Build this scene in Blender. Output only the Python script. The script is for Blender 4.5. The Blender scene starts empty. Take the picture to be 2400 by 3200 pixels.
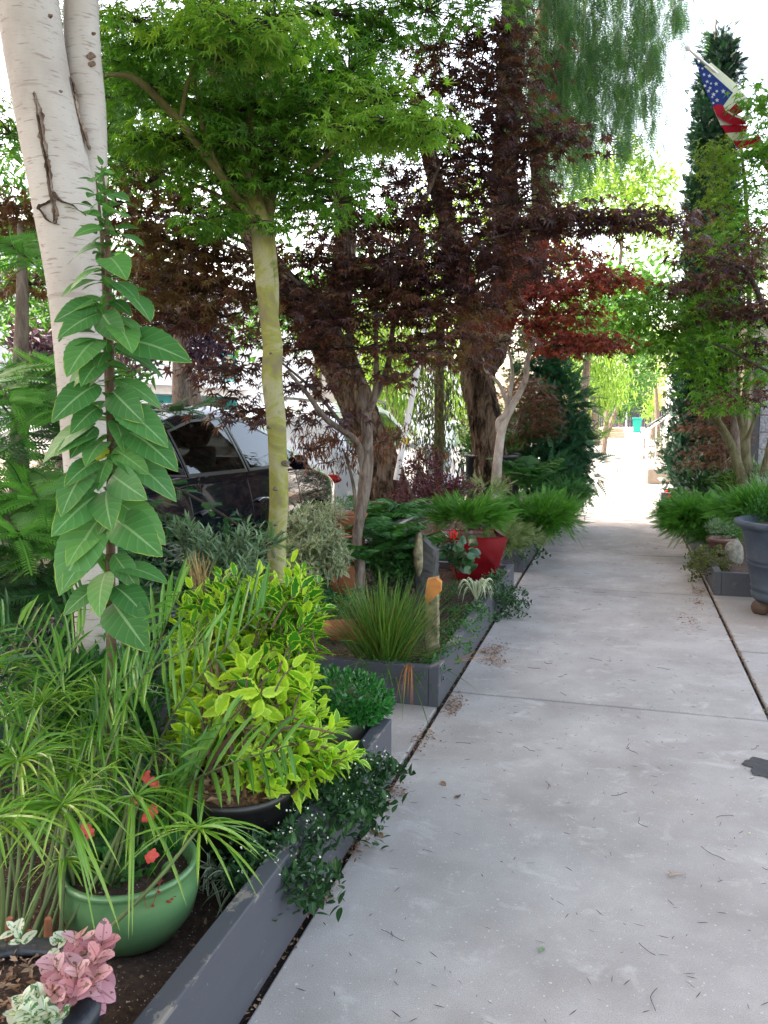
import bpy, math, random
import numpy as np
from mathutils import Vector, Matrix
R = math.radians
sc = bpy.context.scene
col = sc.collection
rng = np.random.default_rng(11)

# ------------------------------------------------------------------ camera, sky, sun, exposure
PITCH = math.atan(310/2600); YAW = R(16); EYE = 1.5
cd = bpy.data.cameras.new('camera'); cam = bpy.data.objects.new('camera', cd); col.objects.link(cam)
cam.location = (0, 0, EYE); cam.rotation_euler = (R(90)-PITCH, 0, YAW)
cd.sensor_fit = 'HORIZONTAL'; cd.sensor_width = 36; cd.lens = 36*2600/2400; cd.clip_start = .05; cd.clip_end = 1500
sc.camera = cam
SUN_EL = R(58); sv = Vector((-.97, .12, 0)).normalized()*math.cos(SUN_EL); sv.z = math.sin(SUN_EL)
w = bpy.data.worlds.new('World'); sc.world = w; w.use_nodes = True
nt = w.node_tree; bg = nt.nodes['Background']; sk = nt.nodes.new('ShaderNodeTexSky')
sk.sky_type = 'NISHITA'; sk.sun_disc = False; sk.sun_elevation = SUN_EL; sk.sun_rotation = math.atan2(sv.x, sv.y)
sk.air_density = 1.0; sk.dust_density = 3.0; sk.ozone_density = 1.0
hz = nt.nodes.new('ShaderNodeMix'); hz.data_type = 'RGBA'; hz.blend_type = 'MULTIPLY'; hz.inputs[0].default_value = 1; hz.inputs[7].default_value = (1.25, 1.0, .77, 1)  # hazy, warmer sky
nt.links.new(sk.outputs[0], hz.inputs[6]); nt.links.new(hz.outputs[2], bg.inputs[0]); bg.inputs[1].default_value = .15
sd = bpy.data.lights.new('sun', 'SUN'); sun = bpy.data.objects.new('sun', sd); col.objects.link(sun)
sd.energy = 3.0; sd.angle = R(.5); sd.color = (1, .95, .87)
sun.rotation_euler = sv.to_track_quat('Z', 'Y').to_euler()
sc.view_settings.view_transform = 'Standard'; sc.view_settings.look = 'None'; sc.view_settings.gamma = 1
sc.view_settings.exposure = 3.05
sc.cycles.max_bounces = 6; sc.cycles.transparent_max_bounces = 12; sc.cycles.diffuse_bounces = 4
sc.cycles.use_denoising = True
sc.cycles.sample_clamp_indirect = 6

# ------------------------------------------------------------------ photo pixel -> place
def ray(px, py):
    r = (px-1200)/2600; u = -(py-1600)/2600
    f = math.cos(PITCH)+u*math.sin(PITCH); z = -math.sin(PITCH)+u*math.cos(PITCH)
    return np.array((-math.sin(YAW)*f+math.cos(YAW)*r, math.cos(YAW)*f+math.sin(YAW)*r, z))
def P(px, py, t): return np.array((0, 0, EYE))+ray(px, py)*t
def G(px, py, z=0.): d = ray(px, py); return np.array((0, 0, EYE))+d*((z-EYE)/d[2])
def PATH(pts): return [P(*p[:3]) for p in pts]

# ------------------------------------------------------------------ objects
def tag(o, label=None, cat=None, group=None, kind=None):
    if label: o['label'] = label
    if cat: o['category'] = cat
    if group: o['group'] = group
    if kind: o['kind'] = kind
    return o
def thing(name, label, cat, loc=(0, 0, 0), group=None):
    o = bpy.data.objects.new(name, None); col.objects.link(o); o.location = Vector([float(c) for c in loc]); o.empty_display_size = .1
    return tag(o, label, cat, group)
def link(name, me, parent=None):
    o = bpy.data.objects.new(name, me); col.objects.link(o)
    if parent:
        o.parent = parent
        o.matrix_parent_inverse = Matrix.Translation(-parent.location)
    return o
class MB:
    def __init__(s): s.V = []; s.L = []; s.S = []; s.A = []; s.M = []; s.n = 0
    def add(s, V, F, A=None, m=0):
        V = np.asarray(V, float).reshape(-1, 3)
        if isinstance(F, np.ndarray):
            s.L.append((F+s.n).ravel()); s.S.append(np.full(len(F), F.shape[1])); s.M.append(np.full(len(F), m))
        else:
            s.L.append(np.array([i+s.n for f in F for i in f])); s.S.append(np.array([len(f) for f in F])); s.M.append(np.full(len(F), m))
        if A is None: A = np.tile((rng.random(), 0, 0, 1), (len(V), 1))
        s.V.append(V); s.A.append(A); s.n += len(V)
    def box(s, a, b, m=0, bev=0):
        x0, y0, z0 = a; x1, y1, z1 = b
        s.add([(x0,y0,z0),(x1,y0,z0),(x1,y1,z0),(x0,y1,z0),(x0,y0,z1),(x1,y0,z1),(x1,y1,z1),(x0,y1,z1)],
              [(3,2,1,0),(4,5,6,7),(0,1,5,4),(1,2,6,5),(2,3,7,6),(3,0,4,7)], None, m)
    def build(s, name, mats, parent=None, smooth=False, bevel=0):
        V = np.concatenate(s.V); L = np.concatenate(s.L).astype(np.int32); S = np.concatenate(s.S).astype(np.int32); A = np.concatenate(s.A)
        me = bpy.data.meshes.new(name)
        me.vertices.add(len(V)); me.vertices.foreach_set('co', V.astype(np.float32).ravel())
        me.loops.add(len(L)); me.loops.foreach_set('vertex_index', L)
        me.polygons.add(len(S)); me.polygons.foreach_set('loop_start', np.concatenate(([0], np.cumsum(S)[:-1])).astype(np.int32))
        at = me.attributes.new('lf', 'FLOAT_COLOR', 'POINT'); at.data.foreach_set('color', A.astype(np.float32).ravel())
        if not isinstance(mats, (list, tuple)): mats = [mats]
        for m in mats: me.materials.append(m)
        if len(mats) > 1: me.polygons.foreach_set('material_index', np.concatenate(s.M).astype(np.int32))
        me.update(calc_edges=True); me.validate()
        me.polygons.foreach_set('use_smooth', np.full(len(me.polygons), smooth))
        o = link(name, me, parent)
        if bevel:
            b = o.modifiers.new('bevel', 'BEVEL'); b.width = bevel; b.segments = 2; b.limit_method = 'ANGLE'; b.angle_limit = R(40)
        return o
def outward(o, c):
    me = o.data; n = len(me.polygons); N = np.empty(n*3); C_ = np.empty(n*3); me.polygons.foreach_get('normal', N); me.polygons.foreach_get('center', C_)
    bad = np.nonzero(((N.reshape(-1, 3))*(C_.reshape(-1, 3)-np.array(c))).sum(1) < 0)[0]
    for i in bad: me.polygons[int(i)].flip()
    me.update(); return o
def unit(v): v = np.asarray(v, float); return v/np.maximum(np.linalg.norm(v, axis=-1, keepdims=True), 1e-9)
def smoothpath(pts, k=6):
    p = np.asarray(pts, float); n = len(p)
    if n < 3: return np.array([p[0]+(p[-1]-p[0])*i/k for i in range(k+1)])
    out = []
    for i in range(n-1):
        a, b, c, d = p[max(i-1, 0)], p[i], p[i+1], p[min(i+2, n-1)]
        for j in range(k):
            t = j/k; out.append(.5*(2*b+(c-a)*t+(2*a-5*b+4*c-d)*t*t+(3*b-a-3*c+d)*t**3))
    out.append(p[-1]); return np.array(out)
def tube(mb, pts, rad, sides=8, k=5, rough=0, m=0, cap=True):
    pts = np.asarray(pts, float); rad = np.atleast_1d(np.asarray(rad, float))
    if len(rad) == 1: rad = np.full(len(pts), rad[0])
    q = smoothpath(np.column_stack((pts, rad)), k); c = q[:, :3]; r = np.maximum(q[:, 3], .0004)
    T = unit(np.gradient(c, axis=0)); ref = np.array((0, 1., .13)) if abs(T[0][2]) > .7 else np.array((0, 0, 1.))
    X = unit(np.cross(T, ref)); Y = np.cross(T, X)
    a = np.linspace(0, 2*math.pi, sides, endpoint=False)
    rr = r[:, None]*np.ones(sides)
    if rough:
        if rough > .04: a_ = a+.25*np.sin(np.arange(len(c))[:, None]*.21); rr = rr*(1+.055*np.abs(np.sin(9*a_))**.6+.035*np.abs(np.sin(15*a_+2+.8*np.sin(np.arange(len(c))[:, None]*.4)))-.05)
        ph = rng.random(6)*6
        zz = np.arange(len(c))[:, None]
        rr = rr*(1+rough*(np.sin(3*a+ph[0]+zz*.23)+.7*np.sin(7*a+ph[1]-zz*.17)+.5*rng.normal(size=rr.shape)))
    V = c[:, None]+rr[..., None]*(np.cos(a)[None, :, None]*X[:, None]+np.sin(a)[None, :, None]*Y[:, None])
    n = len(c); i = np.arange(n-1)[:, None]*sides; j = np.arange(sides)[None]; j2 = (j+1) % sides
    F = np.stack([i+j, i+j2, i+sides+j2, i+sides+j], -1).reshape(-1, 4)
    A = np.zeros((n*sides, 4)); A[:, 0] = rng.random(); A[:, 2] = np.repeat(np.linspace(0, 1, n), sides); A[:, 3] = 1
    mb.add(V.reshape(-1, 3), F, A, m)
    if cap: mb.add(V[-1], [tuple(range(sides))], None, m)
def lathe(mb, c, prof, sides=40, m=0, sx=1, sy=1, wob=0):
    a = np.linspace(0, 2*math.pi, sides, endpoint=False); V = []
    for r, z in prof:
        w = 1+wob*np.sin(3*a+z*9)
        V.append(np.column_stack((c[0]+r*sx*w*np.cos(a), c[1]+r*sy*w*np.sin(a), np.full(sides, c[2]+z))))
    V = np.concatenate(V); n = len(prof)
    i = np.arange(n-1)[:, None]*sides; j = np.arange(sides)[None]; j2 = (j+1) % sides
    mb.add(V, np.stack([i+j, i+j2, i+sides+j2, i+sides+j], -1).reshape(-1, 4), None, m)
def blob(mb, c, r, seed=0, nu=22, nv=14, amp=.2, m=0, flat=0):
    g = np.random.default_rng(seed); K = g.normal(size=(7, 3))*2.2; ph = g.random(7)*6
    u = np.linspace(0, 2*math.pi, nu, endpoint=False); v = np.linspace(0, math.pi, nv)
    D = np.array([(math.sin(b)*math.cos(a), math.sin(b)*math.sin(a), math.cos(b)) for b in v for a in u])
    s = 1+amp*np.sin(D@K.T+ph).mean(1)*2+amp*.12*g.normal(size=len(D))
    V = np.array(c)+D*s[:, None]*np.array(r)
    i = np.arange(nv-1)[:, None]*nu; j = np.arange(nu)[None]; j2 = (j+1) % nu
    mb.add(V, np.stack([i+j, i+nu+j, i+nu+j2, i+j2], -1).reshape(-1, 4), None, m)

# ------------------------------------------------------------------ leaf shapes: (verts, faces, attr(edge, along))
def T_leaf(w=.5, rows=5, fold=.2, curl=.25, serr=0, pk=.8, stalk=.0, blunt=.85):
    V = []; A = []; F = []
    if serr: rows = rows*2
    for i in range(rows+1):
        y = i/rows; h = w/2*math.sin(math.pi*min(max(y**pk, 0), 1))**blunt if 0 < i < rows else .004
        if serr and i % 2: h *= 1-serr
        yy = stalk+(1-stalk)*y
        for s in (-1, 0, 1):
            V.append((s*h, yy-(serr*.06 if s and i % 2 else 0), fold*h*abs(s)-curl*yy*yy)); A.append((abs(s), y))
    for i in range(rows):
        a = i*3; F += [(a, a+1, a+4, a+3), (a+1, a+2, a+5, a+4)]
    return np.array(V), F, np.array(A)
def T_rhomb(w=.5, curl=.15, p=.45): return np.array([(0, 0, 0), (w/2, p, .04), (0, 1, -curl), (-w/2, p, .04)]), [(0, 1, 2, 3)], np.array([(0, 0), (1, .5), (0, 1), (1, .5)])
def T_maple(n=7, nar=.42, notch=.33, droop=.22, fold=.0):
    V = [(0, .3, 0)]; A = [(0, .3)]; F = []
    an = np.linspace(-118, 118, n)
    le = np.array([.36+.34*math.cos(R(a*.75))**1.2 for a in an]); no = []
    for a, l in zip(an, le):
        V.append((l*math.sin(R(a)), .3+l*math.cos(R(a)), -droop*l*l*1.6)); A.append((1, 1))
    st = (an[1]-an[0])/2; na = [an[0]-st*1.1]+[a+st for a in an[:-1]]+[an[-1]+st*1.1]
    for a in na:
        q = notch*.62; V.append((q*math.sin(R(a)), .3+q*math.cos(R(a)), .035)); A.append((.6, .4))
    for i in range(n): F.append((0, 1+n+i, 1+i, 2+n+i))
    k = len(V); V += [(-.012, .3, 0), (-.012, 0, .03), (.012, 0, .03), (.012, .3, 0)]; A += [(0, .1)]*4; F.append((k, k+1, k+2, k+3))
    return np.array(V), F, np.array(A)
def T_pinn(pairs=12, ll=.22, lw=.05, ang=62, droop=.35, prof='mid', rach=.008):
    V = []; A = []; F = []
    def cz(y): return -droop*y*y
    for i in range(pairs):
        y = .1+.88*i/pairs; s = math.sin(math.pi*(.12+.86*i/pairs)**.8)**.7 if prof == 'mid' else (1-.9*i/pairs if prof == 'tri' else 1)
        for sd_ in (-1, 1):
            l = ll*s; dx = math.sin(R(ang))*sd_; dy = math.cos(R(ang)); k = len(V)
            px_, py_ = -dy, dx
            V += [(0, y, cz(y)), (dx*l*.45+px_*lw/2, y+dy*l*.45+py_*lw/2, cz(y)-.01), (dx*l, y+dy*l, cz(y)-.12*l), (dx*l*.45-px_*lw/2, y+dy*l*.45-py_*lw/2, cz(y)-.01)]
            A += [(0, y), (1, y), (.5, y), (1, y)]; F.append((k, k+1, k+2, k+3))
    for i in range(4):
        y0, y1 = i/4, (i+1)/4; k = len(V)
        V += [(-rach, y0, cz(y0)), (rach, y0, cz(y0)), (rach, y1, cz(y1)), (-rach, y1, cz(y1))]; A += [(0, 0)]*4; F.append((k, k+1, k+2, k+3))
    return np.array(V), F, np.array(A)
def inst(mb, tpl, pos, d, n, size, rnd=None, m=0):
    V, F, A = tpl; pos = np.asarray(pos, float); N = len(pos)
    if N == 0: return
    d = unit(d); side = unit(np.cross(d, n)); nn = np.cross(side, d)
    size = np.broadcast_to(np.asarray(size, float), (N,))
    W = pos[:, None]+size[:, None, None]*(V[None, :, 0, None]*side[:, None]+V[None, :, 1, None]*d[:, None]+V[None, :, 2, None]*nn[:, None])
    if rnd is None: rnd = rng.random(N)
    rnd = np.asarray(rnd, float); at = np.empty((N, len(V), 4)); at[..., 0] = rnd[:, None]; at[..., 1] = A[None, :, 0]; at[..., 2] = A[None, :, 1]; at[..., 3] = 1
    k = len(V); off = (np.arange(N)*k)[:, None, None]
    by = {}
    for f in F: by.setdefault(len(f), []).append(f)
    base = mb.n; first = True
    for q, fs in by.items():
        FF = (np.array(fs)[None]+off).reshape(-1, q)
        if first: mb.add(W.reshape(-1, 3), FF, at.reshape(-1, 4), m); first = False
        else: mb.L.append((FF+base).ravel()); mb.S.append(np.full(len(FF), q)); mb.M.append(np.full(len(FF), m))
def rvec(n, s=1.): return rng.normal(size=(n, 3))*s
def blades(mb, root, d, L, wd, droop, segs=5, rnd=None, m=0, stiff=2.0, taper=.6, nrm=None):
    root = np.asarray(root, float); N = len(root); d = unit(d)
    L = np.broadcast_to(np.asarray(L, float), (N,)); wd = np.broadcast_to(np.asarray(wd, float), (N,)); droop = np.broadcast_to(np.asarray(droop, float), (N,))
    sd_ = unit(np.cross(d, np.array((0, 0, 1.)) if nrm is None else nrm)+rvec(N, .25))
    s = np.linspace(0, 1, segs+1)
    C = root[:, None]+(L[:, None]*s)[..., None]*d[:, None]; C[..., 2] -= (droop*L)[:, None]*s**stiff
    pr = np.minimum(1, (1-s)*3)**taper*np.minimum(1, .35+s*4); pr[-1] = .03
    W = sd_[:, None]*(wd[:, None]*pr/2)[..., None]
    V = np.stack([C-W, C, C+W], 2); V[:, :, 1, 2] -= (wd[:, None]*pr*.25)
    k = (segs+1)*3; F = []
    for i in range(segs): F += [(i*3, i*3+1, i*3+4, i*3+3), (i*3+1, i*3+2, i*3+5, i*3+4)]
    if rnd is None: rnd = rng.random(N)
    at = np.zeros((N, segs+1, 3, 4)); at[..., 0] = rnd[:, None, None]; at[..., 1] = np.array((1, 0, 1)); at[..., 2] = s[None, :, None]; at[..., 3] = 1
    FF = (np.array(F)[None]+(np.arange(N)*k)[:, None, None]).reshape(-1, 4)
    mb.add(V.reshape(-1, 3), FF, at.reshape(-1, 4), m)
def inell(n, hollow=0.):
    v = unit(rvec(n)); r = rng.random(n)**(1/3); r = hollow+(1-hollow)*r; return v*r[:, None]
def pads(mb, plist, tpl, size, mode='maple', k=6, spread=.5, jit=.35, hollow=.3, rsh=0., tw=None, twr=.004):
    """plist: (centre, (rx,ry,rz), n leaves[, rnd offset]); leaves sit in small sprays round sub-centres; tw: MB for twigs"""
    for pd in plist:
        c, r, n = np.asarray(pd[0], float), np.asarray(pd[1], float), pd[2]
        ro = pd[3] if len(pd) > 3 else 0
        ns = max(1, int(n/k)); sub = inell(ns, hollow); S = c+sub*r
        if mode == 'maple':
            hr = np.linalg.norm(sub[:, :2], axis=1); S[:, 2] -= .35*r[2]*hr**2
        if tw is not None:
            for q in range(0, ns, max(1, ns//24)):
                mid = (c+S[q])/2+rvec(1, .05)[0]*r; tube(tw, [c-(0, 0, r[2]*.3), mid, S[q]], (twr, twr*.7, twr*.3), 4, 3, cap=False)
        idx = np.repeat(np.arange(ns), k); N = len(idx)
        off = rvec(N)*np.array((1, 1, .35 if mode == 'maple' else 1)); sp = size*spread*k**.5
        p = S[idx]+off*sp*.6
        out = (p-c)/r; z = np.array((0, 0, 1.))
        if mode == 'maple':
            d = unit(off*np.array((1, 1, .2)))+.5*unit(out*np.array((1, 1, 0))); d = unit(d); d[:, 2] = -.25-.5*rng.random(N)
            nn = z+rvec(N, jit)
        elif mode == 'hang': d = np.array((0, 0, -1.))+rvec(N, .3)+.25*out; nn = unit(out)+rvec(N, .5)+.3*z
        elif mode == 'up': d = z*.8+rvec(N, .4)+.6*out; nn = rvec(N)+.2*z
        elif mode == 'out': d = unit(out)+rvec(N, jit)+.15*z; nn = z+rvec(N, .5)
        else: d = rvec(N); nn = rvec(N)+.4*z
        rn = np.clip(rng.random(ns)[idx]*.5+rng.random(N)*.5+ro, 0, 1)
        inst(mb, tpl, p, d, nn, size*(.65+.6*rng.random(N)), rn)
def sprays(mb, tips, dirs, nl, size, tpl, gap=.2, open_=1.0, twist=2.4, shrink=.5, stem=None, sr=.003, rnd=None, lift=.2):
    """leaves set along a shoot that ends at tip"""
    tips = np.asarray(tips, float); dirs = unit(dirs)
    for q, (t, d) in enumerate(zip(tips, dirs)):
        a = unit(np.cross(d, (.3, .2, 1.))); b = np.cross(d, a); i = np.arange(nl); ph = i*twist+rng.random()*6
        pos = t-d*((nl-1-i)*gap*size)[:, None]
        o = np.cos(ph)[:, None]*a+np.sin(ph)[:, None]*b
        f = (i/(nl-1)); ld = unit(o*open_*(1-.65*f)[:, None]+d*(.35+.9*f)[:, None]+rvec(nl, .1))
        nn = d[None]*1.0+np.array((0, 0, .6))-o*lift+rvec(nl, .15)
        rn = (rng.random()*.5 if rnd is None else rnd*.5)+rng.random(nl)*.5
        inst(mb, tpl, pos, ld, nn, size*(1-shrink*f)*(.8+.4*rng.random(nl)), rn)
        if stem is not None: tube(stem, [pos[0]-d*size*.8-(0, 0, size*.3), pos[0], t], (sr*1.3, sr, sr*.5), 4, 2, cap=False)

# ------------------------------------------------------------------ materials
def newmat(name):
    m = bpy.data.materials.new(name); m.use_nodes = True; m.node_tree.nodes.clear(); n = m.node_tree.nodes; l = m.node_tree.links
    out = n.new('ShaderNodeOutputMaterial'); return m, n, l, out
def ramp(n, l, fac, cols, pos=None):
    r = n.new('ShaderNodeValToRGB'); e = r.color_ramp.elements
    while len(e) < len(cols): e.new(.5)
    for i, c in enumerate(cols): e[i].position = (i/(len(cols)-1) if pos is None else pos[i]); e[i].color = (*c, 1)
    l.new(fac, r.inputs[0]); return r.outputs[0]
def mixc(n, l, fac, a, b, mode='MIX'):
    m = n.new('ShaderNodeMix'); m.data_type = 'RGBA'; m.blend_type = mode
    if isinstance(fac, (int, float)): m.inputs[0].default_value = fac
    else: l.new(fac, m.inputs[0])
    for s, v in ((6, a), (7, b)):
        if isinstance(v, tuple): m.inputs[s].default_value = (*v, 1)
        else: l.new(v, m.inputs[s])
    return m.outputs[2]
def mth(n, l, op, a, b=0., c=None):
    m = n.new('ShaderNodeMath'); m.operation = op
    for s, v in enumerate((a, b, c)):
        if v is None: continue
        if isinstance(v, (int, float)): m.inputs[s].default_value = v
        else: l.new(v, m.inputs[s])
    return m.outputs[0]
def noise(n, l, scale, detail=4, rough=.55, stretch=None, coord='Object', dist=0):
    tc = n.new('ShaderNodeTexCoord'); v = tc.outputs[coord]
    if stretch:
        mp = n.new('ShaderNodeMapping'); mp.inputs[3].default_value = stretch; l.new(v, mp.inputs[0]); v = mp.outputs[0]
    t = n.new('ShaderNodeTexNoise'); t.inputs['Scale'].default_value = scale; t.inputs['Detail'].default_value = detail; t.inputs['Roughness'].default_value = rough; t.inputs['Distortion'].default_value = dist
    l.new(v, t.inputs[0]); return t.outputs[0]
def bump(n, l, h, s=.3, d=.01):
    b = n.new('ShaderNodeBump'); b.inputs[0].default_value = s; b.inputs[1].default_value = d; l.new(h, b.inputs['Height']); return b.outputs[0]
def leafmat(name, cols, trans=.3, rough=.45, spec=.35, lat=0, edgec=None, et=.75, vein=None, vt=.12, tipc=None, spots=None, sheen=1.25, pos=None):
    m, n, l, out = newmat(name)
    a = n.new('ShaderNodeAttribute'); a.attribute_name = 'lf'; s = n.new('ShaderNodeSeparateColor'); l.new(a.outputs['Color'], s.inputs[0])
    c = ramp(n, l, s.outputs[0], cols, pos)
    nz = noise(n, l, 9, 3)
    c = mixc(n, l, mth(n, l, 'MULTIPLY', nz, .35), c, tuple(x*.45 for x in cols[0]))
    if edgec:
        e = mth(n, l, 'ADD', s.outputs[1], mth(n, l, 'MULTIPLY', mth(n, l, 'SUBTRACT', noise(n, l, 60, 2), .5), 1.2))
        f = mth(n, l, 'MULTIPLY', mth(n, l, 'GREATER_THAN', e, et), .9); c = mixc(n, l, f, c, edgec)
    if tipc: c = mixc(n, l, mth(n, l, 'MULTIPLY', mth(n, l, 'GREATER_THAN', mth(n, l, 'ADD', s.outputs[1], mth(n, l, 'MULTIPLY', s.outputs[2], .7)), 1.5), .7), c, tipc)
    if lat:
        fr = mth(n, l, 'FRACT', mth(n, l, 'SUBTRACT', mth(n, l, 'MULTIPLY', s.outputs[2], 8.), mth(n, l, 'MULTIPLY', s.outputs[1], 1.5)))
        c = mixc(n, l, mth(n, l, 'MULTIPLY', mth(n, l, 'LESS_THAN', fr, .12), .12), c, vein); c = mixc(n, l, mth(n, l, 'MULTIPLY', fr, .22), c, tuple(x*.5 for x in cols[0]))
    if vein: c = mixc(n, l, mth(n, l, 'MULTIPLY', mth(n, l, 'LESS_THAN', s.outputs[1], vt), .6), c, vein)
    if spots: c = mixc(n, l, mth(n, l, 'GREATER_THAN', noise(n, l, spots[0], 2), spots[1]), c, spots[2])
    p = n.new('ShaderNodeBsdfPrincipled'); l.new(c, p.inputs['Base Color']); p.inputs['Roughness'].default_value = rough; p.inputs['Specular IOR Level'].default_value = spec
    t = n.new('ShaderNodeBsdfTranslucent'); l.new(mixc(n, l, 1., c, (sheen*1.05, sheen*1.15, sheen*.6), 'MULTIPLY'), t.inputs[0])
    x = n.new('ShaderNodeMixShader'); x.inputs[0].default_value = trans; l.new(p.outputs[0], x.inputs[1]); l.new(t.outputs[0], x.inputs[2]); l.new(x.outputs[0], out.inputs[0])
    return m
def plain(name, c, rough=.6, metal=0, coat=0, spec=.5, var=.25, vs=8, bmp=0, bs=60, stretch=None, c2=None):
    m, n, l, out = newmat(name); p = n.new('ShaderNodeBsdfPrincipled'); l.new(p.outputs[0], out.inputs[0])
    b = c2 if c2 else tuple(x*(1-var*2 if var < .5 else .1) for x in c)
    f = ramp(n, l, noise(n, l, vs, 5, .6, stretch), [(0, 0, 0), (1, 1, 1)], (.35, .7))
    l.new(mixc(n, l, f, c, b), p.inputs['Base Color'])
    p.inputs['Roughness'].default_value = rough; p.inputs['Metallic'].default_value = metal; p.inputs['Coat Weight'].default_value = coat; p.inputs['Coat Roughness'].default_value = .03; p.inputs['Specular IOR Level'].default_value = spec
    if bmp: l.new(bump(n, l, noise(n, l, bs, 4, .6, stretch), bmp, .01), p.inputs['Normal'])
    return m
def concrete(name, base=(.405, .385, .368), dark=(.27, .25, .235), stain=(.33, .25, .185), st=.62):
    m, n, l, out = newmat(name); p = n.new('ShaderNodeBsdfPrincipled'); l.new(p.outputs[0], out.inputs[0])
    c = mixc(n, l, ramp(n, l, noise(n, l, 2.2, 6, .62), [(0,)*3, (1,)*3], (.33, .7)), base, dark)
    c = mixc(n, l, ramp(n, l, noise(n, l, 1.1, 5, .6, (1, .8, 1)), [(0,)*3, (.4,)*3], (st-.05, st+.16)), c, stain)
    c = mixc(n, l, ramp(n, l, noise(n, l, 5.5, 5, .7, (1, 1.3, 1), dist=.6), [(0,)*3, (.5,)*3], (.56, .68)), c, tuple(min(x*1.28, .9) for x in base))
    c = mixc(n, l, ramp(n, l, noise(n, l, 300, 3, .7), [(0,)*3, (.75,)*3], (.52, .68)), c, tuple(x*.6 for x in dark))
    c = mixc(n, l, ramp(n, l, noise(n, l, 90, 2, .5, (1, 1, 3)), [(0,)*3, (.8,)*3], (.67, .72)), c, (.55, .54, .52))
    l.new(c, p.inputs['Base Color']); p.inputs['Roughness'].default_value = .85; p.inputs['Specular IOR Level'].default_value = .3
    l.new(bump(n, l, noise(n, l, 240, 2, .6), .35, .002), p.inputs['Normal']); return m
def bark(name, cols, scale=8, stretch=(1, 1, .25), depth=.03, st=1., kind='fiss', pos=None):
    m, n, l, out = newmat(name); p = n.new('ShaderNodeBsdfPrincipled'); l.new(p.outputs[0], out.inputs[0])
    a = noise(n, l, scale, 6, .65, stretch, dist=.8); l.new(ramp(n, l, a, cols, pos or [.3+.4*i/(len(cols)-1) for i in range(len(cols))]), p.inputs['Base Color'])
    p.inputs['Roughness'].default_value = .9; p.inputs['Specular IOR Level'].default_value = .15
    l.new(bump(n, l, a, st, depth), p.inputs['Normal']); return m

M = {}
M['concrete'] = concrete('sidewalk concrete')
M['concrete_side'] = concrete('verge concrete', (.38, .37, .36), (.29, .27, .255), (.25, .165, .105), .52)
M['dirt'] = plain('joint dirt', (.035, .026, .02), .95, var=.3, vs=60, bmp=.8, bs=120)
M['asphalt'] = plain('asphalt', (.055, .055, .058), .9, var=.2, vs=30, bmp=.4, bs=200)
def soilmat():
    m, n, l, out = newmat('potting soil'); p = n.new('ShaderNodeBsdfPrincipled'); l.new(p.outputs[0], out.inputs[0])
    c = ramp(n, l, noise(n, l, 55, 6, .7), [(.02, .011, .007), (.06, .032, .02), (.11, .065, .042)], (.3, .5, .75))
    c = mixc(n, l, ramp(n, l, noise(n, l, 140, 1, .4), [(0,)*3, (1,)*3], (.70, .73)), c, (.5, .45, .4))
    l.new(c, p.inputs['Base Color']); p.inputs['Roughness'].default_value = .95
    l.new(bump(n, l, noise(n, l, 60, 6, .7), 1, .03), p.inputs['Normal']); return m
M['soil'] = soilmat()
def paintwood():
    m, n, l, out = newmat('grey painted board'); p = n.new('ShaderNodeBsdfPrincipled'); l.new(p.outputs[0], out.inputs[0])
    c = mixc(n, l, noise(n, l, 4, 4, .6, (6, 1, 6)), (.052, .055, .068), (.066, .070, .086))
    geo = n.new('ShaderNodeNewGeometry'); sx = n.new('ShaderNodeSeparateXYZ'); l.new(geo.outputs['Pointiness'], sx.inputs[0])
    wear = ramp(n, l, noise(n, l, 7, 6, .72, (1, .35, 1.5)), [(0,)*3, (1,)*3], (.66, .69))
    gz = n.new('ShaderNodeTexCoord'); sg = n.new('ShaderNodeSeparateXYZ'); l.new(gz.outputs['Generated'], sg.inputs[0])
    edge = mth(n, l, 'MULTIPLY', mth(n, l, 'GREATER_THAN', sg.outputs[2], .955), ramp(n, l, noise(n, l, 9, 6, .75, (1, .5, 1)), [(0,)*3, (1,)*3], (.54, .57)))
    wear = mth(n, l, 'MAXIMUM', wear, edge)
    c = mixc(n, l, mth(n, l, 'MULTIPLY', wear, .8), c, (.21, .19, .165))
    c = mixc(n, l, ramp(n, l, noise(n, l, 45, 3, .6), [(0,)*3, (.7,)*3], (.7, .76)), c, (.3, .3, .3))
    l.new(c, p.inputs['Base Color']); p.inputs['Roughness'].default_value = .55
    l.new(bump(n, l, noise(n, l, 30, 4, .6, (1, .2, 1)), .25, .004), p.inputs['Normal']); return m
M['board'] = paintwood()
def birch():
    m, n, l, out = newmat('pale smooth bark'); p = n.new('ShaderNodeBsdfPrincipled'); l.new(p.outputs[0], out.inputs[0])
    c = ramp(n, l, noise(n, l, 3.5, 5, .6, (1, 1, .7)), [(.29, .25, .22), (.39, .35, .31), (.46, .43, .39)], (.3, .5, .7))
    c = mixc(n, l, ramp(n, l, noise(n, l, 16, 3, .5, (1, 1, 7)), [(0,)*3, (.75,)*3], (.6, .68)), c, (.22, .17, .14))
    c = mixc(n, l, ramp(n, l, noise(n, l, 2.2, 2, .5, (1, 1, 9), dist=.3), [(0,)*3, (.6,)*3], (.68, .72)), c, (.26, .21, .18))
    c = mixc(n, l, ramp(n, l, noise(n, l, 45, 2, .5, (1, 1, 3)), [(0,)*3, (.6,)*3], (.66, .72)), c, (.28, .22, .18))
    l.new(c, p.inputs['Base Color']); p.inputs['Roughness'].default_value = .7
    l.new(bump(n, l, noise(n, l, 20, 4, .6, (1, 1, 6)), .35, .006), p.inputs['Normal']); return m
M['birch'] = birch()
M['scar'] = bark('cracked scar bark', [(.05, .03, .02), (.2, .14, .1), (.38, .31, .25)], 30, (1, 1, .6), .02)
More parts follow.
